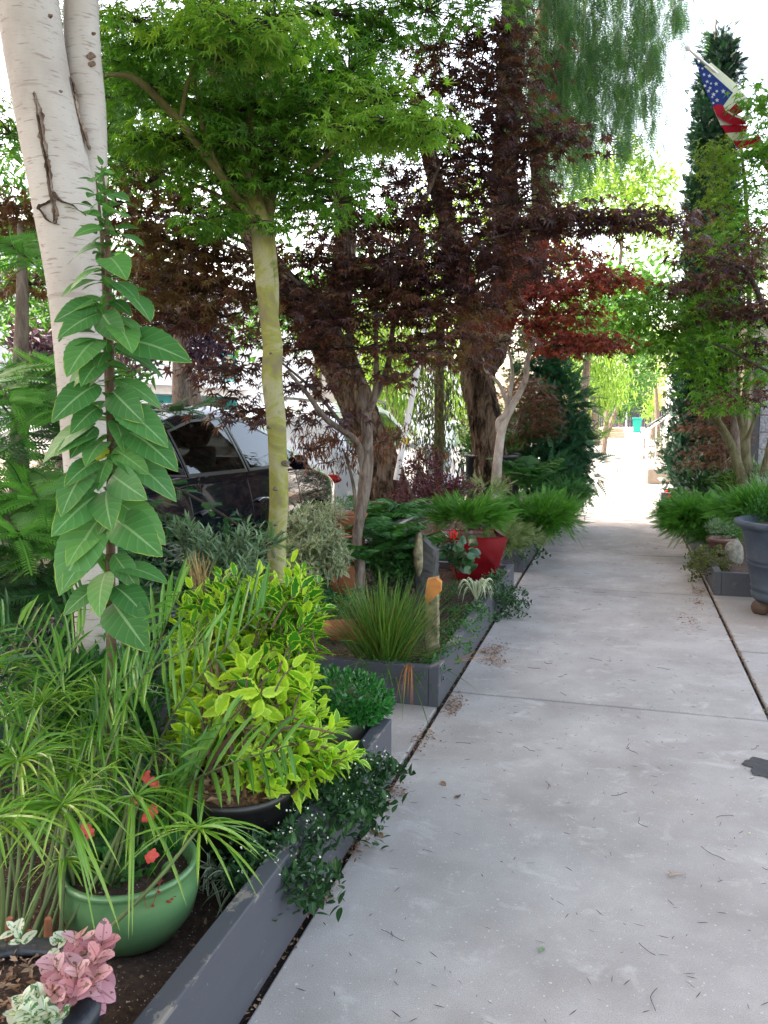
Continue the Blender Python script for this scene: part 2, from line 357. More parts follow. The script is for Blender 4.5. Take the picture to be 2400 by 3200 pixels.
M['rough'] = bark('deep furrowed brown bark', [(.012, .008, .006), (.065, .042, .028), (.16, .11, .075), (.25, .18, .13)], 15, (1, 1, .28), .08, 1, pos=(.36, .46, .54, .68))
M['peppertop'] = bark('pale furrowed bark', [(.1, .06, .035), (.3, .21, .13), (.5, .4, .28)], 12, (1, 1, .2), .04)
M['ygbark'] = bark('yellow green striped bark', [(.17, .13, .10), (.20, .18, .08), (.24, .24, .06), (.31, .29, .17), (.15, .17, .04)], 3.4, (1, 1, 1.3), .006, .6, pos=(.34, .43, .5, .58, .66))
M['ygtop'] = bark('green maple limb bark', [(.06, .06, .02), (.14, .13, .05), (.2, .18, .09)], 8, (1, 1, .3), .01)
M['greybark'] = bark('grey brown maple bark', [(.06, .045, .035), (.14, .11, .09), (.24, .20, .17)], 26, (1, 1, .3), .01, .6)
M['palebark'] = bark('pale grey maple bark', [(.2, .165, .14), (.36, .31, .27), (.46, .41, .37)], 14, (1, 1, .5), .008, .4)
M['olivebark'] = bark('olive maple bark', [(.05, .045, .02), (.12, .11, .06), (.2, .185, .12)], 14, (1, 1, .4), .008, .5)
M['darktwig'] = plain('dark twig', (.045, .032, .022), .8)
M['greenstem'] = plain('green stem', (.12, .17, .05), .6)
M['woodstem'] = plain('brown stem', (.13, .08, .045), .8)

# ------------------------------------------------------------------ ground, road, pavements
mb = MB(); mb.box((-400, -60, -.6), (400, 700, -.14)); tag(mb.build('ground', M['dirt']), kind='structure')
mb = MB(); mb.add([(-11.6, -60, -.136), (-2.75, -60, -.136), (-2.75, 690, -.136), (-11.6, 690, -.136)], [(0, 1, 2, 3)]); tag(mb.build('road', M['asphalt']), kind='structure')
mb = MB(); mb.box((-2.74, -20, -.139), (-2.60, 120, .0)); mb.box((-11.76, -20, -.139), (-11.62, 120, .0)); tag(mb.build('kerb', M['concrete_side'], bevel=.012), kind='structure')
mb = MB(); mb.box((-2.59, -20, -.138), (3.4, 120, -.03)); tag(mb.build('verge_soil', M['dirt']), kind='structure')
mb = MB()
js = [-6, -3.4, -1.5, 1.4, 4.3, 7.21, 9.12, 12.03, 13.9, 16.8, 18.7, 21.6, 23.5, 26.4, 28.3, 31.2, 33.1, 36, 40, 44, 48, 52, 56, 60, 64, 70, 80, 95]
for a, b in zip(js, js[1:]):
    if 13 < a < 40: mb.box((-.85, a+.009, -.029), (-.13, b-.009, rng.normal()*.0012)); mb.box((-.118, a+.009, -.029), (.73, b-.009, rng.normal()*.0012))
    else: mb.box((-.85, a+.010, -.029), (.73, b-.010, rng.normal()*.001))
tag(mb.build('sidewalk', M['concrete'], bevel=.006), kind='structure')
mb = MB()
for a, b in [(-6, -1.5), (-1.5, 3.3), (3.3, 5.55), (5.56, 7.3), (7.3, 9.2), (9.21, 12), (12.01, 14.8), (14.8, 18), (18.01, 22), (22.01, 28), (28.01, 36), (36.01, 60), (60.01, 95)]:
    mb.box((.752, a+.006, -.029), (3.38, b-.006, .001+rng.normal()*.001))
for a, b in [(3.14, 4.06), (7.06, 7.82), (11.4, 14.2), (14.21, 17), (17.01, 21), (21.01, 27), (27.01, 40), (40.01, 95)]:
    mb.box((-2.585, a+.006, -.029), (-.878, b-.006, .001+rng.normal()*.001))
tag(mb.build('pavement_edge', M['concrete_side'], bevel=.006), kind='structure')
mb = MB(); mb.box((-14.2, -20, -.138), (-11.77, 120, 0)); tag(mb.build('opposite_pavement', M['concrete_side']), kind='structure')
# dark patch of tar at the right edge of the path
c = G(2412, 2408, .004); a = np.linspace(0, 6.283, 40, endpoint=False); rr = 1+.16*np.sin(3*a+1)+.1*np.sin(7*a)+.06*np.sin(13*a)
mb = MB(); mb.add(np.column_stack((c[0]+.02+.13*rr*np.cos(a), c[1]+.02+.10*rr*np.sin(a), np.full(40, .0045))), [tuple(range(40))]); tag(mb.build('tar_patch', M['asphalt']), 'dark ragged tar patch on the right edge of the concrete path', 'tar patch')

# ------------------------------------------------------------------ planter boxes
M['bolt'] = plain('painted bolt', (.1, .105, .125), .4)
def hexbolt(mb, c, ax, r=.016):
    c = np.array(c, float); ax = np.array(ax, float); u = unit(np.cross(ax, (0, 0, 1.))); v = np.array((0, 0, 1.))
    for rad, o0, o1, sd_ in ((r*1.6, .0, .003, 20), (r*.8, .003, .012, 6)):
        a = np.linspace(0, 6.283, sd_, endpoint=False); ring = np.cos(a)[:, None]*u*rad+np.sin(a)[:, None]*v*rad
        V = np.concatenate((c+ring+ax*o0, c+ring+ax*o1)); F = [(i, (i+1) % sd_, sd_+(i+1) % sd_, sd_+i) for i in range(sd_)]+[tuple(range(sd_, 2*sd_))]
        mb.add(V, F)
def planter(xp, xo, y0, y1, h, label, bolts, ends=(1, 1), soilh=None, base=0.):
    t = thing('planter_box', label, 'planter box', ((xp+xo)/2, (y0+y1)/2, 0), 'grey timber planter boxes along the path')
    s = 1 if xo > xp else -1; th = .055*s
    mb = MB(); mb.box((min(xp, xp+th), y0, base), (max(xp, xp+th), y1, base+h)); mb.build('side_board', M['board'], t, bevel=.004)
    if ends[0]: mb = MB(); mb.box((min(xp+th*1.02, xo), y0+.003, base), (max(xp+th*1.02, xo), y0+.055, base+h-.004)); mb.build('end_board', M['board'], t, bevel=.004)
    if ends[1]: mb = MB(); mb.box((min(xp+th*1.02, xo), y1-.055, base), (max(xp+th*1.02, xo), y1-.003, base+h-.004)); mb.build('end_board', M['board'], t, bevel=.004)
    mb = MB(); mb.box((min(xo, xo-th), y0+.06, base), (max(xo, xo-th), y1-.06, base+h-.002)); mb.build('side_board', M['board'], t, bevel=.004)
    for bx in bolts:
        mb = MB()
        if bx[0] == 'e': hexbolt(mb, (xp+s*bx[1], y0+.003, bx[2]), (0, -1, 0))
        elif bx[0] == 'x': hexbolt(mb, (xp-s*.0, bx[1], bx[2]), (-s, 0, 0))
        mb.build('bolt', M['bolt'], t)
    sh = soilh or h*.62
    nx, ny = 30, max(20, int((y1-y0)*14)); X = np.linspace(min(xp, xo)+.05, max(xp, xo)-.05, nx); Y = np.linspace(y0+.05, y1-.05, ny)
    g = np.array([(x, y, base+sh+.012*math.sin(9*x+4*y)+.01*math.sin(17*y-5*x)+rng.normal()*.005) for y in Y for x in X])
    i = np.arange(ny-1)[:, None]*nx; j = np.arange(nx-1)[None]
    mb = MB(); mb.add(g, np.stack([i+j, i+j+1, i+nx+j+1, i+nx+j], -1).reshape(-1, 4)); mb.build('soil', M['soil'], t, smooth=True)
    return t
planter(-.865, -2.5, -1.2, 3.13, .27, 'long grey timber planter nearest the camera, with worn paint along its top edge', [('x', 3.02, .17), ('x', 2.98, .1)], soilh=.13)
planter(-.865, -2.5, 4.03, 7.06, .213, 'grey timber planter with the tall grass clump, a hex bolt on its front end', [('e', .2, .095), ('x', 4.12, .13)])
planter(-.865, -2.5, 7.8, 11.2, .22, 'grey timber planter with the feathery light green shrub, third along the left of the path', [('e', .22, .11)])
planter(.76, 2.6, 7.24, 11.3, .2, 'grey timber planter beside the big blue-grey pot, with a round bolt on its end', [('e', .16, .095)], soilh=.12)
planter(.60, 1.5, 13.7, 14.5, .26, 'small grey timber planter with red flowers below the tall dark cypress', [], soilh=.2)

# ------------------------------------------------------------------ leaf materials and templates
L = {}
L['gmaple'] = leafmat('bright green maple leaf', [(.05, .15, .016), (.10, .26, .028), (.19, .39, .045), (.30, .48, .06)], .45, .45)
L['gmaple2'] = leafmat('chartreuse maple leaf', [(.06, .16, .018), (.16, .26, .03), (.30, .36, .05)], .42, .5)
L['mmaple'] = leafmat('dark maroon maple leaf', [(.035, .018, .024), (.075, .034, .038), (.15, .055, .036), (.17, .11, .04)], .42, .42, pos=(0, .4, .75, 1))
L['rmaple'] = leafmat('red maple leaf', [(.10, .025, .02), (.28, .05, .035), (.5, .10, .05)], .4, .5)
L['rust'] = leafmat('rusty lace maple leaf', [(.06, .022, .015), (.14, .05, .026), (.24, .11, .05)], .35)
L['plum'] = leafmat('purple plum leaf', [(.03, .012, .03), (.07, .03, .06), (.16, .1, .15)], .25, .35)
L['birchleaf'] = leafmat('canopy leaf', [(.03, .08, .015), (.05, .12, .02), (.08, .17, .03)], .3)
L['pepper'] = leafmat('pepper tree leaf', [(.04, .11, .05), (.07, .17, .06), (.13, .26, .08)], .4)
L['big'] = leafmat('big soft leaf', [(.05, .17, .04), (.085, .25, .06), (.14, .34, .075)], .3, .5, .35, lat=1, tipc=(.34, .42, .06), vein=(.28, .42, .2), vt=.06)
L['yellowleaf'] = leafmat('yellow leaf', [(.4, .42, .05), (.5, .5, .06), (.5, .5, .06)], .4)
L['lime'] = leafmat('lime variegated leaf', [(.035, .17, .012), (.08, .30, .02), (.36, .58, .03), (.5, .70, .04)], .35, .45, .3, edgec=(.50, .68, .07), et=.60, pos=(0, .2, .5, 1))
L['limedark'] = leafmat('green leaf with lime margin', [(.02, .13, .012), (.04, .20, .015), (.09, .32, .02), (.40, .60, .03)], .3, .4, .4, edgec=(.46, .64, .06), et=.72, pos=(0, .4, .8, 1))
L['dark'] = leafmat('dark glossy leaf', [(.012, .045, .016), (.022, .075, .022), (.045, .13, .035)], .15, .35, .5)
L['vine'] = leafmat('trailing vine leaf', [(.012, .042, .018), (.025, .08, .028), (.06, .15, .04)], .2, .35, .5, vein=(.1, .2, .08), vt=.08)
L['jade'] = leafmat('fleshy green leaf', [(.02, .12, .025), (.035, .19, .03), (.06, .27, .05)], .12, .22, .6)
L['fern'] = leafmat('fern leaf', [(.02, .08, .02), (.04, .15, .03), (.08, .24, .045)], .3)
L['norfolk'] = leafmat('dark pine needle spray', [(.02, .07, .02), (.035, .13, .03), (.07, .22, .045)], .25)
L['norfolklit'] = leafmat('lit pine needle spray', [(.05, .18, .025), (.09, .28, .035), (.14, .38, .055)], .35)  # lit copy of the needle colour, brightness painted in
L['palm'] = leafmat('palm leaflet', [(.05, .16, .02), (.10, .27, .03), (.2, .38, .05)], .35, .3, .5, vein=(.2, .35, .1), vt=.1)
L['papyrus'] = leafmat('strappy umbrella leaf', [(.08, .22, .02), (.17, .36, .035), (.3, .44, .05)], .35, .28, .6, vein=(.3, .45, .12), vt=.1, tipc=(.5, .38, .04))
L['grass'] = leafmat('tall grass blade', [(.04, .10, .015), (.08, .18, .025), (.15, .26, .04), (.30, .2, .05)], .3, .4, pos=(0, .5, .9, 1))
L['tan'] = leafmat('dry grass blade', [(.28, .17, .06), (.45, .3, .12), (.6, .45, .22)], .2)
L['red_straw'] = leafmat('orange dry blade', [(.3, .1, .03), (.45, .17, .06), (.5, .26, .12)], .2)
L['stripe'] = leafmat('white striped blade', [(.5, .52, .38), (.62, .64, .5), (.7, .72, .58)], .3, .4, vein=(.06, .18, .05), vt=.3)
L['stripe2'] = leafmat('green blade with pale margins', [(.4, .46, .32), (.5, .55, .4), (.6, .62, .5)], .3, .4, vein=(.03, .11, .03), vt=.55)
L['silver'] = leafmat('narrow silvery leaf', [(.10, .18, .10), (.17, .27, .15), (.25, .36, .2)], .2)
L['varieg'] = leafmat('cream edged small leaf', [(.06, .12, .04), (.12, .2, .07), (.2, .28, .11)], .2, .4, edgec=(.5, .52, .34), et=.6)
L['loro'] = leafmat('small burgundy leaf', [(.035, .008, .014), (.08, .014, .024), (.2, .06, .07)], .25)
L['feather'] = leafmat('feathery needle', [(.035, .13, .014), (.065, .21, .022), (.11, .3, .035)], .3)
L['feather2'] = leafmat('pale feathery needle', [(.08, .15, .04), (.2, .27, .1), (.42, .45, .25)], .25)
L['bluecyp'] = leafmat('blue green cypress spray', [(.016, .07, .038), (.035, .13, .06), (.08, .22, .10)], .2)
L['cypress'] = leafmat('dark column cypress spray', [(.006, .03, .016), (.012, .05, .026), (.025, .085, .04)], .1)
L['lime_far'] = leafmat('sunlit pale leaf', [(.07, .16, .02), (.14, .26, .035), (.26, .38, .07)], .4)
L['green_far'] = leafmat('sunlit green leaf', [(.03, .1, .02), (.06, .16, .03), (.11, .24, .05)], .35)
L['bamboo'] = leafmat('climber leaf', [(.04, .07, .015), (.09, .12, .03), (.2, .16, .06)], .3)
L['pink'] = leafmat('pink speckled leaf', [(.42, .17, .22), (.55, .29, .34), (.62, .42, .46)], .3, .4, .35, edgec=(.22, .05, .07), et=1.02, vein=(.22, .07, .09), vt=.1, spots=(90, .62, (.16, .1, .07)))
L['white'] = leafmat('white speckled leaf', [(.5, .56, .42), (.62, .66, .54), (.7, .72, .62)], .3, .4, .35, vein=(.1, .25, .09), vt=.14, spots=(80, .57, (.08, .2, .07)))
L['coral'] = leafmat('coral petal', [(.75, .09, .08), (.85, .13, .11), (.9, .2, .16)], .3, .5, sheen=1)
L['red'] = leafmat('red petal', [(.6, .01, .015), (.7, .015, .02), (.75, .02, .02)], .25, .5, sheen=1)
L['budwhite'] = leafmat('white bud', [(.6, .62, .5), (.7, .7, .6), (.75, .75, .65)], .1)
L['drybrown'] = leafmat('dry fallen leaf', [(.13, .07, .04), (.26, .15, .09), (.4, .28, .19)], .15)

K = dict(mapl=T_maple(7), maple5=T_maple(5, notch=.3), lace=T_maple(7, notch=.16), oval=T_leaf(.5, 5), oval2=T_leaf(.55, 3, curl=.3), big=T_leaf(.60, 9, .14, .62, .05, pk=.9, stalk=.1, blunt=.75),
         lime=T_leaf(.50, 6, .2, .35, .13, pk=.85), rh=T_rhomb(.5), rhn=T_rhomb(.18, .2), rhm=T_rhomb(.32, .2), needle=T_rhomb(.07, .1),
         pepper=T_pinn(8, .26, .05, 55, .4, 'mid', rach=.006), pepbig=T_pinn(7, .32, .11, 60, .3, 'mid'), fern=T_pinn(20, .2, .045, 72, .5, 'mid'), ferntri=T_pinn(20, .3, .05, 72, .45, 'tri'),
         norf=T_pinn(16, .15, .034, 48, .25, 'x', rach=.014), spray=T_pinn(7, .4, .12, 45, .25, 'tri', rach=.02), feath=T_pinn(9, .3, .035, 32, .12, 'tri', rach=.012),
         narrow=T_leaf(.2, 4, .1, .35), jade=T_leaf(.42, 3, -.1, -.1, pk=1.25), round=T_leaf(.8, 7, .12, .25, .02, pk=.8, blunt=.6), petal=T_leaf(.8, 4, .12, .3, pk=1.15, blunt=.6), lanc=T_leaf(.3, 5, .12, .3))

# ------------------------------------------------------------------ helpers for trees
def tree(name, label, cat, base, limbs, barkmat, group=None, rough=0, sides=10, trunkname='trunk', k=5):
    t = thing(name, label, cat, base, group); mb = MB()
    for i, (pts, rad) in enumerate(limbs): tube(mb, pts, rad, sides if i == 0 else max(6, sides-2), k, rough)
    mb.build(trunkname, barkmat, t, smooth=True); return t
def crown(t, plist, mat, tpl, size, name='crown', twm=None, **kw):
    mb = MB(); tw = MB() if twm else None
    pads(mb, plist, tpl, size, tw=tw, **kw); mb.build(name, mat, t)
    if tw and tw.n > 1500: tw.build('twigs', twm, t)
def PP(px, py, t, rx, rz, n, ry=None, ro=0):
    """pad at pixel, half sizes in pixels"""
    s = t/2600; return (P(px, py, t), (rx*s, (ry or rx)*s, rz*s), n, ro)

# --- white-barked tree at the left, two stems
t = tree('white_bark_tree', 'smooth pale-barked tree with twin stems and a long black scar, at the left', 'tree', G(335, 2450, .15),
  [(PATH([(345, 2620, 2.95), (325, 2300, 2.95), (300, 1850, 2.95), (272, 1350, 2.95), (245, 950, 2.95), (205, 650, 2.95), (130, 280, 2.95), (85, 0, 2.95), (40, -350, 3.0), (-40, -900, 3.2)]), [.085, .075, .078, .088, .098, .11, .105, .105, .1, .09]),
   (PATH([(275, 740, 3.02), (285, 560, 3.04), (275, 350, 3.05), (258, 150, 3.06), (255, -80, 3.08), (270, -500, 3.2)]), [.045, .055, .064, .064, .06, .055])], M['birch'], sides=40, k=9)
mb = MB(); tube(mb, PATH([(252, 560, 2.99), (300, 470, 3.0), (330, 420, 3.05)][:2]), .02, 6)
def on_trunk(px, py, t=2.95, r=.11, push=.003):
    """front point of the trunk surface near a pixel"""
    return P(px, py, t-r-push)
def scar(parent, pts, wid, tt, nm='bark_scar', thick=.006):
    q = smoothpath([(*P(x, y, tt(y)),) for x, y in pts], 8); n = len(q); mb = MB(); ww = np.interp(np.linspace(0, 1, n), np.linspace(0, 1, len(wid)), wid)
    rt = np.array((math.cos(YAW), math.sin(YAW), 0)); fw = np.array((-math.sin(YAW), math.cos(YAW), 0)); V = []
    for i in range(n):
        j = 1+.3*rng.normal(); j2 = 1+.3*rng.normal()
        V += [q[i]-rt*ww[i]*j+fw*.008, q[i]-rt*ww[i]*.5-fw*thick*abs(j), q[i]+rt*ww[i]*.1+fw*.002, q[i]+rt*ww[i]*.55-fw*thick*abs(j2), q[i]+rt*ww[i]*j2+fw*.008]
    F = [(i*5+k, i*5+k+1, i*5+k+6, i*5+k+5) for i in range(n-1) for k in range(4)]
    mb.add(V, F); return mb.build(nm, M['scar'], parent)
scar(t, [(108, 288), (122, 350), (135, 450), (150, 520), (158, 590), (172, 660), (172, 700)], [.004, .013, .011, .010, .010, .012, .003], lambda y: 2.95-.098-.013*min(1, max(0, (y-250)/200)), thick=.012)
scar(t, [(168, 600), (160, 628), (125, 642), (118, 655)], [.002, .010, .006, .002], lambda y: 2.95-.112, thick=.009)
scar(t, [(172, 600), (185, 625), (225, 640), (242, 655)], [.002, .010, .006, .002], lambda y: 2.95-.112, thick=.009)
scar(t, [(118, 645), (135, 670), (150, 690), (185, 702)], [.001, .005, .005, .001], lambda y: 2.95-.112, thick=.009)
scar(t, [(222, 240), (232, 280), (240, 350), (262, 420), (280, 470)], [.002, .006, .007, .009, .004], lambda y: 2.955, thick=.009)
for (x, y, a, b) in [(158, 50, 8, .006), (285, 175, 7, .012), (288, 200, 7, .010), (190, 285, 3, .004), (292, 105, 5, .006)]:
    mb = MB(); blob(mb, P(x, y, (2.95-.10 if x < 215 else 3.06-.062)), (b*1.5, .006, b), seed=x, amp=.25); mb.build('knot', M['scar'], t, smooth=True)
# crown out over the frame (throws the shade on the beds)
cl = []
for i in range(125): cl.append((np.array((-6.4+rng.random()*7.4, -3.8+rng.random()*8.6, 5.2+rng.random()*2.6)), (1.1, 1.1, .6), 380))
for i in range(24): cl.append((np.array((-5.4+rng.random()*3.2, 1.2+rng.random()*2.2, 5.6+rng.random()*1.6)), (1.0, 1.0, .5), 420))  # extra unseen pads added to close sun gaps over the near path
crown(t, cl, L['birchleaf'], T_rhomb(.75), .14, mode='rand', spread=.8, hollow=.1)
mb = MB()
for e in [(-2.5, .5, 6), (-1, 3, 6.3), (0, .5, 6.5), (-3.5, 2.5, 6.4), (-2, -1.5, 6.2)]: tube(mb, [P(60, -300, 3), (P(60, -300, 3)+np.array(e))/2+(0, 0, .4), e], (.07, .05, .02), 6)
mb.build('limb', M['birch'], t, smooth=True)

# --- rough barked pepper trees by the kerb
def hang_strands(mb, items, tpl, size, step=.1, den=2):
    """items: (top xyz, length)"""
    pp = []; dd = []; nn = []
    for top, ln in items:
        n = int(ln/step)*den; s = np.sort(rng.random(n))*ln; sway = rvec(1, .12)[0]*np.array((1, 1, 0))
        c = top[None]+np.stack([sway[0]*s+.03*np.sin(s*4), sway[1]*s+.03*np.cos(s*5), -s], 1)
        o = rvec(n)*np.array((1, 1, .15)); pp.append(c); dd.append(unit(o)*.75+np.array((0, 0, -.85))); nn.append(unit(o)+np.array((0, 0, .7))+rvec(n, .3))
    pp = np.concatenate(pp); inst(mb, tpl, pp, np.concatenate(dd), np.concatenate(nn), size*(.6+.6*rng.random(len(pp))))
tB = tree('pepper_tree', 'massive rough-barked weeping pepper tree, its trunk upright before the round black tub', 'tree', G(1535, 1560, 0),
  [(PATH([(1545, 1580, 10), (1535, 1470, 10), (1512, 1300, 10), (1495, 1180, 10), (1515, 1090, 10.0), (1570, 960, 10.1), (1595, 820, 10.2), (1575, 600, 10.3), (1590, 330, 10.6), (1605, 60, 11), (1600, -300, 11.4), (1640, -900, 12)]), [.24, .205, .19, .20, .25, .20, .18, .16, .155, .15, .13, .1]),
   (PATH([(1495, 1130, 10), (1475, 1040, 10), (1465, 940, 9.9), (1430, 800, 9.6), (1370, 600, 9.2), (1300, 300, 8.8)]), [.17, .15, .13, .11, .09, .07]),
   (PATH([(1575, 980, 10.2), (1665, 860, 10.5), (1690, 650, 10.8), (1680, 400, 11), (1690, 100, 11.5), (1780, -300, 12)]), [.13, .125, .12, .115, .1, .08])], M['rough'], group='rough-barked pepper trees at the kerb', rough=.045, sides=72, k=14)
bot = [(1600, 300), (1660, 400), (1700, 540), (1760, 640), (1800, 580), (1850, 540), (1900, 560), (1930, 600), (1960, 430), (2010, 470), (2060, 280), (2090, 160), (2130, 40)]
it = []
for i in range(190):
    px = 1590+rng.random()**.9*545; b = np.interp(px, [p[0] for p in bot], [p[1] for p in bot])*(.45+.6*rng.random()**.6); tt = 9.5+rng.random()*3
    top = P(px, min(b-60, -330+rng.random()*500), tt); z1 = P(px, b, tt)[2]
    it.append((top, max(.3, top[2]-z1)))
for i in range(60):
    px = -100+rng.random()*1500; tt = 10+rng.random()*3; top = P(px, -200, tt); z1 = P(px, 200+300*rng.random(), tt)[2]; it.append((top, max(.3, top[2]-z1)))
mb = MB(); hang_strands(mb, it, K['pepper'], .26, den=2); mb.build('weeping_foliage', L['pepper'], tB)
mb = MB()
for top, ln in it[::2]: tube(mb, [top+(0, 0, .2), top-(0, 0, ln*.5), top-(0, 0, ln)], (.006, .004, .002), 3, 2, cap=False)
mb.build('twigs', M['greenstem'], tB)
cl = []
for i in range(165):
    x = -8.0+rng.random()*8.5; y = 3.0+rng.random()*9.0; z = 7.2+.24*max(0, y-5)+rng.random()*2.2
    cl.append((np.array((x, y, z)), (1.4, 1.1, .6), 330))
for i in range(40): cl.append((np.array((-6.2+rng.random()*3.4, 5.8+rng.random()*3.4, 7.4+rng.random()*1.2)), (1.2, 1.1, .5), 330))  # extra unseen pads added to stop sun spots on the path
for i in range(60): cl.append((np.array((-9.4+rng.random()*4, 4.5+rng.random()*7.0, 8.0+rng.random()*1.4)), (1.3, 1.1, .5), 300))  # more unseen pads, added to keep sun off the leaning trunk
crown(tB, cl, L['birchleaf'], T_rhomb(.7), .2, mode='rand', spread=.7, hollow=.1)
tA = tree('pepper_tree', 'rough-barked tree leaning left between the black car and the dark maroon maple', 'tree', G(1230, 1570, 0),
  [(PATH([(1235, 1590, 8.3), (1205, 1500, 8.3), (1165, 1390, 8.3), (1110, 1250, 8.2), (1050, 1120, 8.1), (985, 1010, 8.0), (900, 900, 7.9), (800, 760, 7.8), (720, 560, 7.8), (680, 250, 7.8), (640, -200, 8)]), [.24, .195, .175, .17, .175, .155, .13, .11, .10, .09, .08]),
   (PATH([(1000, 1030, 8), (1060, 900, 8.2), (1080, 740, 8.4), (1050, 500, 8.6)]), [.15, .12, .10, .07])], M['rough'], group='rough-barked pepper trees at the kerb', rough=.045, sides=72, k=14)
it = []
for i in range(70):
    px = 250+rng.random()*1000; tt = 8+rng.random()*2; top = P(px, -60+200*rng.random(), tt); z1 = P(px, 250+330*rng.random(), tt)[2]; it.append((top, max(.2, top[2]-z1)))
mb = MB(); hang_strands(mb, it, K['pepper'], .24, den=2); mb.build('weeping_foliage', L['pepper'], tA)

# --- green maple
t = tree('green_maple', 'young bright green maple with a yellow-green striped trunk before the black car', 'tree', P(868, 1850, 4.5),
  [(PATH([(868, 1860, 4.5), (865, 1700, 4.5), (872, 1560, 4.5), (868, 1420, 4.5), (862, 1300, 4.5), (850, 1180, 4.5), (852, 1080, 4.5), (835, 950, 4.5), (822, 820, 4.5), (812, 700, 4.5), (775, 560, 4.45), (740, 400, 4.3)]), [.054, .050, .052, .05, .053, .056, .054, .05, .052, .054, .04, .025]),
   (PATH([(845, 1050, 4.53), (848, 900, 4.55), (838, 760, 4.56), (835, 600, 4.6), (835, 400, 4.6), (850, 100, 4.7)]), [.04, .042, .042, .036, .03, .02])], M['ygbark'], sides=24, k=10)
mb = MB()
for pts, r in [([(822, 720, 4.5), (700, 560, 4.3), (560, 380, 4), (430, 250, 3.8), (330, 235, 3.7)], [.03, .022, .02, .016, .008]),
               ([(820, 700, 4.5), (790, 500, 4.4), (780, 250, 4.2), (770, 50, 4)], [.03, .022, .018, .01]), ([(838, 640, 4.6), (900, 480, 4.5), (960, 300, 4.4), (1020, 120, 4.4)], [.028, .02, .016, .01]),
               ([(838, 600, 4.6), (960, 540, 4.4), (1100, 430, 4.2), (1260, 400, 4)], [.02, .014, .01, .005]), ([(830, 740, 4.5), (700, 620, 4.6), (560, 560, 4.6)], [.018, .012, .006]),
               ([(700, 560, 4.3), (640, 420, 4.1), (600, 200, 3.9)], [.014, .012, .006]), ([(900, 480, 4.5), (880, 300, 4.6), (900, 50, 4.7)], [.016, .013, .008]), ([(560, 380, 4), (590, 250, 3.9), (640, 120, 3.7)], [.012, .01, .005])]:
    tube(mb, PATH(pts), r, 7, 5, .03)
mb.build('limb', M['ygtop'], t, smooth=True)
for (x, y, r) in [(892, 1448, .018), (860, 1528, .014), (838, 1335, .010), (846, 1105, .008), (862, 1640, .008)]:
    mb = MB(); blob(mb, P(x, y, 4.452), (r*1.2, .012, r*.8), seed=int(y), amp=.3); blob(mb, P(x, y, 4.441), (r*.5, .006, r*.4), seed=3, amp=.3); mb.build('knot', M['greybark'], t, smooth=True)
g = []
for x, y, tt, rx, rz, n in [(760, 90, 3.5, 170, 50, 330), (640, 60, 3.6, 130, 55, 200), (860, 60, 3.9, 140, 70, 200), (900, 160, 3.9, 130, 60, 180), (700, 180, 3.7, 160, 60, 220), (560, 120, 3.8, 130, 70, 180), (430, 60, 3.9, 110, 60, 130), (420, 150, 3.9, 90, 50, 110),
    (390, 200, 4.0, 80, 40, 90), (480, 260, 4.0, 120, 60, 170), (1180, 300, 4.0, 150, 50, 200), (1250, 380, 3.9, 130, 45, 230), (1130, 400, 4.0, 150, 50, 220), (1330, 420, 3.9, 80, 30, 90), (1020, 330, 4.2, 150, 70, 230), (1090, 210, 4.3, 160, 80, 240), (1000, 240, 4.3, 120, 60, 150),
    (880, 330, 4.4, 160, 80, 260), (760, 330, 4.3, 170, 70, 260), (640, 320, 4.2, 140, 70, 190), (560, 430, 4.2, 150, 50, 240), (430, 430, 4.2, 100, 50, 150), (650, 460, 4.3, 150, 60, 250), (780, 440, 4.2, 170, 60, 260), (900, 460, 4.4, 140, 70, 210), (1010, 460, 4.4, 110, 60, 150),
    (960, 560, 4.4, 120, 50, 150), (1050, 620, 4.4, 110, 50, 130), (700, 560, 4.4, 150, 60, 240), (650, 680, 4.3, 90, 50, 140), (760, 660, 4.6, 110, 55, 150), (840, 560, 4.6, 140, 80, 220), (810, 690, 4.35, 60, 30, 60), (1050, 680, 4.4, 60, 30, 50), (940, 640, 4.8, 110, 60, 130),
    (30, 400, 3.9, 60, 90, 90), (-20, 340, 4.1, 60, 90, 50), (1000, 30, 4.8, 200, 80, 300), (1180, 60, 5.0, 150, 80, 220), (1330, 20, 5.0, 160, 60, 200), (1480, 10, 5.2, 130, 30, 110), (800, -40, 4.2, 260, 70, 300), (1150, 130, 5.0, 110, 50, 100), (350, 300, 4.5, 60, 50, 50)]:
    g.append(PP(x, y, tt, rx, rz*.7, int(n*.75), ro=.35 if (x, y) in [(760, 90), (1180, 300), (1250, 380), (1330, 420), (860, 60), (640, 60), (1130, 400), (430, 60), (560, 430)] else -.12))  # listed pads get lighter leaf colour for top light, the others darker
for i in range(26): g.append(PP(330+rng.random()*900, 20+rng.random()*520, 4.6+rng.random()*.5, 120, 50, 80, ro=-.3))  # inner pads coloured darker, interior shade put into the leaf colour
crown(t, g, L['gmaple'], K['mapl'], .080, twm=M['darktwig'], k=5, spread=.6, twr=.005)

